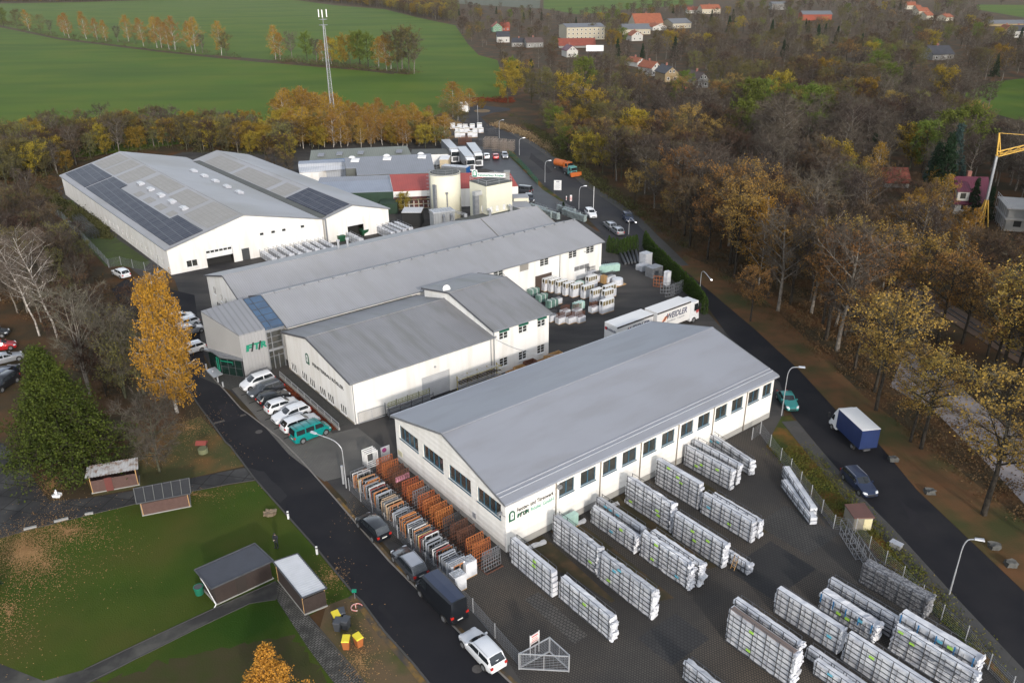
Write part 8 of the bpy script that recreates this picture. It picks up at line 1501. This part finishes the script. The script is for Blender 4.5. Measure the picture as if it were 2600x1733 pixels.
def leaves_on_ground(name, lab, specs, m_, seed):
    r = np.random.default_rng(seed); C = []
    for (c, x, y, rx, ry, n) in specs:
        th = r.uniform(0, 6.283, n); q = np.abs(r.normal(size=n))*.62*(1+.35*np.sin(th*3+n)); 
        for a_, b_ in zip(x+rx*q*np.cos(th), y+ry*q*np.sin(th)): p = P(c, a_, b_); C.append((p.x, p.y, .045+r.random()*.02))
    C = np.array(C); n = len(C); u = np.stack([np.cos(t := r.uniform(0, 6.28, n)), np.sin(t), r.normal(size=n)*.2], 1)*.5; v = np.stack([-np.sin(t), np.cos(t), r.normal(size=n)*.2], 1)*.5; s_ = r.uniform(.06, .13, n)[:, None]
    V = np.stack([C-u*s_, C-v*s_*.8, C+u*s_, C+v*s_*.8], 1).reshape(-1, 3); me = np_mesh(name, V, quads=np.arange(len(V)).reshape(-1, 4), mats=(m_,)); o = bpy.data.objects.new(name, me); col.objects.link(o); tag(o, lab, 'leaves', kind='stuff')
leaves_on_ground('fallen_leaves', 'golden fallen leaves scattered over lawn and verges', [('c7', 170, 700, 260, 190, 7500), ('c7', 450, 560, 350, 130, 2500), ('c7', 350, 260, 130, 110, 1800), ('c7', 300, 780, 500, 260, 1300), ('c7', 60, 1100, 220, 400, 1200), ('c7', 1300, 320, 350, 50, 500), ('c7', 2200, 860, 140, 110, 500), ('c8', 170, 1420, 170, 300, 900), ('c4', 1250, 1400, 250, 120, 1500), ('c7', 1000, 60, 500, 120, 900), ('c8', 120, 460, 130, 110, 120)], leafm('fallen_leaf', (.40, .25, .11), (.27, .14, .06), 0), 3)
# hedge of thuja columns
TH = [P('d3', *p) for p in ((1070, 262), (1200, 285), (1400, 235))]+[P('d3', *p) for p in ((1470, 200), (1560, 330), (1700, 470), (1850, 620), (2000, 770), (2140, 960))]
def hedge(lab, pts, H, wd):
    t = thing('thuja_hedge', lab, 'hedge', pts[0]); C = []; o_ = np.array(pts[0])
    for a_, b_ in zip(pts[:-1], pts[1:]):
        L_ = (b_-a_).length; n = int(L_/.75)
        for i in range(n):
            c = np.array(a_.lerp(b_, i/n))-o_; m_ = 520; th = rng.uniform(0, 6.28, m_); z = rng.random(m_)**.8*H*rng.uniform(.92, 1.08); r_ = wd*(.95-.75*(z/H)**3)*rng.uniform(.75, 1.02, m_); C.append(np.stack([c[0]+np.cos(th)*r_, c[1]+np.sin(th)*r_, z], 1))
    V = leaf_quads(np.concatenate(C), .17, down=.5); me = np_mesh('foliage', V, quads=np.arange(len(V)).reshape(-1, 4), mats=(leafm('thuja', (.055, .09, .015), (.02, .045, .008), 0),)); o = bpy.data.objects.new('foliage', me); col.objects.link(o); o.parent = t
    mb = MB(); 
    for a_, b_ in zip(pts[:-1], pts[1:]):
        n = int((b_-a_).length/.75)
        for i in range(n): c = a_.lerp(b_, i/n)-pts[0]; mb.bar(c, c+Vector((0, 0, H*.85)), wd*.45, wd*.2, 6)
    mb.build('stems', mat('hedge_core', (.012, .02, .006), None, .9), t)
hedge('short green thuja hedge closing the yard beyond the steel beams', TH[:3], 3.2, .6); hedge('long green thuja hedge between the pallet yard and the right road', TH[3:], 3.1, .65)
tree('spruce', P('d2', 1990, 830), 2.6, 'tiny dark conifer among the racks beyond the hall end', wide=1.5); tree('yellow', P('e6', 545, 165), 4.5, 'small yellow tree on the traffic island of the road end'); tree('yellow', P('d1', 1485, 990), 4.5, 'golden bush in front of the red-roofed shed')
poly('traffic_island', [P('e6', 545+110*math.cos(a_), 168+22*math.sin(a_)) for a_ in [i*.52 for i in range(12)]], MATS['dry_grass'], .06)
# labels: order along the row where the row can be counted
ONES = 'zeroth first second third fourth fifth sixth seventh eighth ninth tenth eleventh twelfth thirteenth fourteenth fifteenth sixteenth seventeenth eighteenth nineteenth'.split(); TENS = {2: ('twenty', 'twentieth'), 3: ('thirty', 'thirtieth'), 4: ('forty', 'fortieth'), 5: ('fifty', 'fiftieth'), 6: ('sixty', 'sixtieth'), 7: ('seventy', 'seventieth')}
def ordw(n): return ONES[n] if n < 20 else TENS[n//10][1] if n % 10 == 0 else TENS[n//10][0]+'-'+ONES[n % 10]
for gname in ('hedge row across the meadow', 'wood at the left edge', 'grove left part', 'grove right part')+tuple(sorted({o['group'] for o in col.objects if str(o.get('group', '')).startswith('wood ') and 'edge' not in o['group']}))+( 'tree belt behind the solar hall', 'bushes beside the old sheds', 'birches at the road end', 'bushes at the road end'):
    by = {}
    for o in col.objects:
        if o.get('group') == gname and o.parent is None: by.setdefault(o['label'], []).append(o)
    for lab_, os_ in by.items():
        if 1 < len(os_) < 79:
            os_.sort(key=lambda o: proj(o.location)[0])
            for i, o in enumerate(os_): o['label'] = '%s %s, counted from the left' % (ordw(i+1), lab_)
# ---------------------------------------------------------------- village
def house(lab, c, xl, xr, yb, yt, rm, wm, yaw=0, gable=False, depth=None, wins_=True, name='house', cat='house', chim=True, ef=.58, nf=2):
    b_ = P(c, (xl+xr)/2, yb); k = CR[c][2]/2352*proj(b_)[2]/2045; wd = (xr-xl)*k; Ht = (yb-yt)*k*1.03; he = Ht*ef; dp = depth or wd*.8; t = thing(name, lab, cat, b_+Vector((0, dp/2, 0)), R(yaw))
    if gable: # gable faces the camera: ridge along y
        L_, Wd = dp, wd; mb = MB(); mb.box(-Wd/2, -L_/2, 0, Wd/2, L_/2, he); [mb.face([(-Wd/2, y, he), (Wd/2, y, he), (0, y, Ht)]) for y in (-L_/2, L_/2)]; mb.build('wall', wm, t)
        mb = MB(); o_ = .4
        for s_ in (1, -1): mb.hexa([(s_*(Wd/2+o_), -L_/2-o_, he-.25), (s_*(Wd/2+o_), L_/2+o_, he-.25), (0, L_/2+o_, Ht), (0, -L_/2-o_, Ht), (s_*(Wd/2+o_), -L_/2-o_, he), (s_*(Wd/2+o_), L_/2+o_, he), (0, L_/2+o_, Ht+.25), (0, -L_/2-o_, Ht+.25)])
    else:
        L_, Wd = wd, dp; mb = MB(); mb.box(-L_/2, -Wd/2, 0, L_/2, Wd/2, he); [mb.face([(x, -Wd/2, he), (x, Wd/2, he), (x, 0, Ht)]) for x in (-L_/2, L_/2)]; mb.build('wall', wm, t)
        mb = MB(); o_ = .4
        for s_ in (1, -1): mb.hexa([(-L_/2-o_, s_*(Wd/2+o_), he-.25), (L_/2+o_, s_*(Wd/2+o_), he-.25), (L_/2+o_, 0, Ht), (-L_/2-o_, 0, Ht), (-L_/2-o_, s_*(Wd/2+o_), he), (L_/2+o_, s_*(Wd/2+o_), he), (L_/2+o_, 0, Ht+.25), (-L_/2-o_, 0, Ht+.25)])
    ro = mb.build('roof', rm, t)
    if chim: mb = MB(); mb.box(-.4, .4, Ht-.8, .4, 1.2, Ht+1.3); mb.build('chimney', mat('chimney_brick', (.28, .12, .09), None, .9), ro)
    if wins_:
        nfl = max(1, int(he/2.8)); nw = max(2, int(wd/3.2))
        for f_ in range(nfl):
            for i in range(nw):
                x = -wd/2+wd*(i+.5)/nw; z = .9+f_*2.8; yy = -(dp/2)-.02
                mb = MB(); mb.box(x-.6, yy-.03, z, x+.6, yy, z+1.35); w_ = mb.build('window', M['wframe'], t); mb = MB(); mb.box(x-.48, yy-.04, z+.12, x+.48, yy-.031, z+1.23); mb.build('pane', M['glass'], w_)
        if gable:
            for s_ in (-1, 1): mb = MB(); mb.box(s_*.9-.5, -(dp/2)-.05, he+.3, s_*.9+.5, -(dp/2)-.02, he+1.5); w_ = mb.build('window', M['wframe'], t); mb = MB(); mb.box(s_*.9-.4, -(dp/2)-.06, he+.4, s_*.9+.4, -(dp/2)-.051, he+1.4); mb.build('pane', M['glass'], w_)
    return t
def hm_(n, a_, b_=None, *q, **k): return mat(n, mul(a_, .68), mul(b_, .62) if b_ else None, *q, **k)
rtile = hm_('red_tiles', (.36, .085, .05), (.28, .07, .045), .8, .5); otile = hm_('orange_tiles', (.42, .13, .06), (.34, .10, .05), .8, .5); dtile = hm_('dark_tiles', (.07, .07, .085), (.05, .05, .06), .7, .5); btile = hm_('brown_tiles', (.14, .09, .08), (.10, .07, .06), .8, .5); ptile = hm_('wine_red_tiles', (.15, .018, .05), (.12, .015, .04), .55, .5, stripes=('X', .5, .3)); gro = hm_('grey_village_roof', (.20, .21, .23), None, .7, .5)
wc = hm_('cream_house_wall', (.62, .55, .42), None, .9); ww_ = hm_('white_house_wall', (.70, .67, .62), None, .9); wg = hm_('green_house_wall', (.22, .38, .26), None, .9); wr = hm_('red_house_wall', (.42, .10, .06), None, .9); wt = hm_('tan_house_wall', (.42, .31, .17), None, .9); wgr = hm_('grey_house_wall', (.34, .33, .31), None, .9)
house('large cream factory block with grey roof and skylights in the village', 'e2', 905, 1290, 398, 262, gro, wc, 8, False, 30, True, 'factory', 'factory', False, .86)
house('green house with red roof at the left end of the village', 'e2', 190, 285, 318, 240, rtile, wg, 10, True, 10); house('red-walled house with red roof next to the green house', 'e2', 280, 362, 310, 235, rtile, wr, 10, False, 9)
house('white house with dark roof and balcony below the green house', 'e2', 240, 362, 425, 330, dtile, ww_, 5, False, 10); house('low house with dark roof between trees in the village', 'e2', 400, 520, 468, 395, dtile, wgr, -10, False, 9); house('wide dark-roofed house beside the low dark one', 'e2', 520, 690, 475, 390, btile, wgr, 12, False, 10)
house('white gabled house with wine red roof in front of the long red roof', 'e2', 915, 1030, 572, 468, ptile, ww_, 12, True, 12); house('long low building with red tiled roof before the cream factory', 'e2', 860, 1220, 478, 400, rtile, wgr, 0, False, 14, False, chim=False, ef=.3)
house('big hall with steep red hipped roof towering over the village', 'e2', 1595, 1880, 292, 158, otile, wc, 8, False, 22, ef=.42); house('red-roofed wing right of the big hall', 'e2', 1755, 1915, 305, 245, otile, ww_, 20, True, 14); house('grey-roofed hall left of the red wing', 'e2', 1480, 1760, 345, 258, gro, wc, 5, False, 20, chim=False); house('pale hall with grey roof at the right of the red hall', 'e2', 1940, 2150, 285, 202, gro, wc, 20, False, 20, chim=False)
house('small house with bright orange roof', 'e2', 1560, 1680, 410, 322, otile, ww_, 15, True, 10); house('first of the gabled houses on the slope, red roof', 'e2', 1590, 1685, 668, 590, otile, ww_, 25, True, 11); house('second gabled house on the slope, red roof and white wall', 'e2', 1720, 1835, 758, 632, otile, ww_, 25, True, 12); house('tan gabled house with dark roof on the slope', 'e2', 1880, 2022, 818, 680, dtile, wt, 12, True, 13); house('grey half-timbered gable at the end of the slope houses', 'e2', 2195, 2315, 878, 740, btile, wgr, 15, True, 12); house('little shed with orange roof below the half-timbered gable', 'e2', 2110, 2190, 900, 845, otile, wgr, 0, False, 8, False, chim=False, ef=.3)
house('red-roofed villa cluster at the top edge, left', 'e2', 2140, 2260, 135, 80, rtile, ww_, 0, False, 12); house('red-roofed villa cluster at the top edge, right with pale walls', 'e2', 2265, 2460, 140, 60, otile, wc, 10, False, 14); house('grey balconied block at the top edge', 'e3', -160, 0, 100, 30, gro, wgr, 0, False, 14, chim=False, ef=.8)
house('red-walled flat hall with grey roof in the far village', 'e3', 165, 445, 205, 125, gro, wr, -8, False, 22, False, ef=.7, chim=False)
for i, (xl, xr, yb, yt, l_) in enumerate(((1195, 1275, 95, 30, 'topmost'), (1280, 1330, 118, 62, 'slim one right of the topmost'), (1290, 1400, 155, 88, 'middle'), (1355, 1440, 200, 130, 'lowest'), (1535, 1640, 210, 150, 'separate one on the right'))): house('yellow-walled house with red roof in the far right village, '+l_, 'e3', xl, xr, yb, yt, otile, wc, i*9-10, False, 11)
house('house with black roof and timber front among the trees', 'e3', 1420, 1640, 600, 480, dtile, wgr, 6, False, 14, ef=.45); house('long pale barn at the right edge of the far village', 'e3', 2010, 2420, 262, 212, gro, wt, -5, False, 14, False, chim=False, ef=.5); house('dark-roofed house group at the right edge, left one with red gable', 'e3', 2160, 2240, 345, 262, rtile, wt, 0, True, 10); house('dark-roofed house group at the right edge, right one', 'e3', 2250, 2380, 375, 270, dtile, ww_, 0, False, 10)
hp = house('white house with wine red roof and dormer beside the crane', 'e5', 1470, 1880, 1015, 600, ptile, ww_, -9, False, 9, True, ef=.34)
mb = MB(); mb.box(-3.4, -4.6, 3.0, -1.0, -2.2, 5.1); dm = mb.build('dormer', ww_, hp); mb = MB(); mb.hexa([(-3.7, -4.9, 5.0), (-.7, -4.9, 5.0), (-.7, -1.2, 6.4), (-3.7, -1.2, 6.4), (-3.7, -4.9, 5.2), (-.7, -4.9, 5.2), (-.7, -1.2, 6.6), (-3.7, -1.2, 6.6)]); mb.build('dormer_roof', ptile, dm); mb = MB(); mb.box(-2.8, -4.65, 3.5, -1.7, -4.61, 4.7); mb.build('dormer_window', M['glass'], dm)
house('red corrugated roof of a low house behind the birches', 'e5', 530, 840, 660, 455, rtile, wgr, -8, False, 8, False, chim=False, ef=.35)
t = thing('building_shell', 'grey unfinished concrete building with scaffold rails beside the crane', 'construction site', P('e5', 2330, 1250), R(-18)); mb = MB(); mb.box(-3.4, 0, 0, 9, 9, 2.4); mb.box(-3.4, 0, 2.7, 9, 9, 4.6); mb.build('wall', M['concrete'], t); mb = MB(); mb.box(-3.8, -.4, 2.4, 9.4, 9.4, 2.7); mb.box(-3.8, -.4, 4.6, 9.4, 9.4, 4.85); mb.build('slab', mat('fresh_concrete', (.38, .37, .35), (.30, .29, .28), .9, .5), t); mb = MB()
for x in range(-3, 10, 2): mb.bar((x, -.3, 4.85), (x, -.3, 5.9), .03); mb.bar((-3.9, (x+3)*.75, 0), (-3.9, (x+3)*.75, 5.9), .04)
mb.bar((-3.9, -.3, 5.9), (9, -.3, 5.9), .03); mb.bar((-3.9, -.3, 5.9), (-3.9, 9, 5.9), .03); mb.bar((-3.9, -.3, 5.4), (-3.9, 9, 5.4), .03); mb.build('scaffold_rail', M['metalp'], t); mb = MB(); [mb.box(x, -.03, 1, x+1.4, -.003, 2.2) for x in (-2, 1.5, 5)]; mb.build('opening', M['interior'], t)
cb_ = P('e5', 1780, 1165); CRN = thing('tower_crane', 'yellow self-erecting crane with grey mast over the building site', 'crane', cb_, 0)
sx0, sy0 = S('e5', 1990, 240); hz = min((abs(proj(cb_+Vector((2.5, 0, z)))[1]-sy0), z) for z in [8+i*.1 for i in range(200)])[1]; tp = PS(sx0, sy0, hz); tp = Vector((tp.x, tp.y, hz)); rel = tp-cb_; rel.z = hz; rel.y = min(max(rel.y, -3), 3)
mb = MB(); lo = Vector((0, 0, 0)).lerp(rel, .38); mb.bar(lo, rel, .28, n=4); mb.build('mast', M['metal'], CRN); mb = MB()
for dx, dy in ((-.6, -.6), (.6, -.6), (.6, .6), (-.6, .6)): mb.bar((dx*1.6, dy*1.6, 0), lo+Vector((dx*.3, dy*.3, 0)), .14)
for i in range(6): a_ = lo*(i/6); b_ = lo*((i+1)/6); mb.bar(a_+Vector((-.7*(1-i/8), 0, 0)), b_+Vector((.6*(1-i/8), 0, 0)), .08)
mb.build('base_tower', M['craney'], CRN); mb = MB(); J = Vector((28, -4, 8.5)); a_ = rel
for k in ((0, .5, 0), (0, -.5, 0), (0, 0, .9)): mb.bar(a_+Vector(k), a_+J+Vector(k)*.5, .13)
for i in range(18): p = a_+J*(i/18); q = a_+J*((i+1)/18); mb.bar(p+Vector((0, .5, 0)), q+Vector((0, 0, .9)), .07); mb.bar(p+Vector((0, 0, .9)), q+Vector((0, -.5, 0)), .07)
top = a_+Vector((-.6, 0, 4.6)); mb.bar(a_, top, .16); mb.bar(a_+Vector((.8, 0, 0)), top, .12); mb.bar(top, a_+J*.36+Vector((0, 0, .9)), .06); mb.build('jib', M['craney'], CRN)
mb = MB(); c_ = a_+J*.28; mb.box(c_.x-1.3, c_.y-.75, c_.z-.1, c_.x+1.3, c_.y-.68, c_.z+.75); mb.build('name_board', M['pale_trim'], CRN)
t = thing('billboard', 'white billboard on the edge of the village', 'billboard', P('e2', 1215, 545)); mb = MB(); mb.box(-5.5, -.1, 2, 5.5, .1, 5.6); mb.build('board', M['sign'], t); mb = MB(); [mb.bar((x, 0, 0), (x, 0, 2.2), .15) for x in (-4, 0, 4)]; mb.build('post', M['metald'], t)
# ---------------------------------------------------------------- haze
mb = MB(); mb.box(-2900, -700, -1, 3100, 5200, 56); hz_ = mb.build('haze', None); hz_.data.materials.clear(); hm = bpy.data.materials.new('haze'); hm.use_nodes = True; hn = hm.node_tree.nodes; hn.clear(); ho = hn.new('ShaderNodeOutputMaterial'); pv = hn.new('ShaderNodeVolumePrincipled')
pv.inputs['Color'].default_value = (1.0, .95, .86, 1); pv.inputs['Density'].default_value = .000035; pv.inputs['Anisotropy'].default_value = .25; hm.node_tree.links.new(pv.outputs[0], ho.inputs['Volume']); hz_.data.materials.append(hm); tag(hz_, kind='stuff'); hz_['label'] = 'thin bluish autumn haze over the whole valley'; hz_['category'] = 'haze'
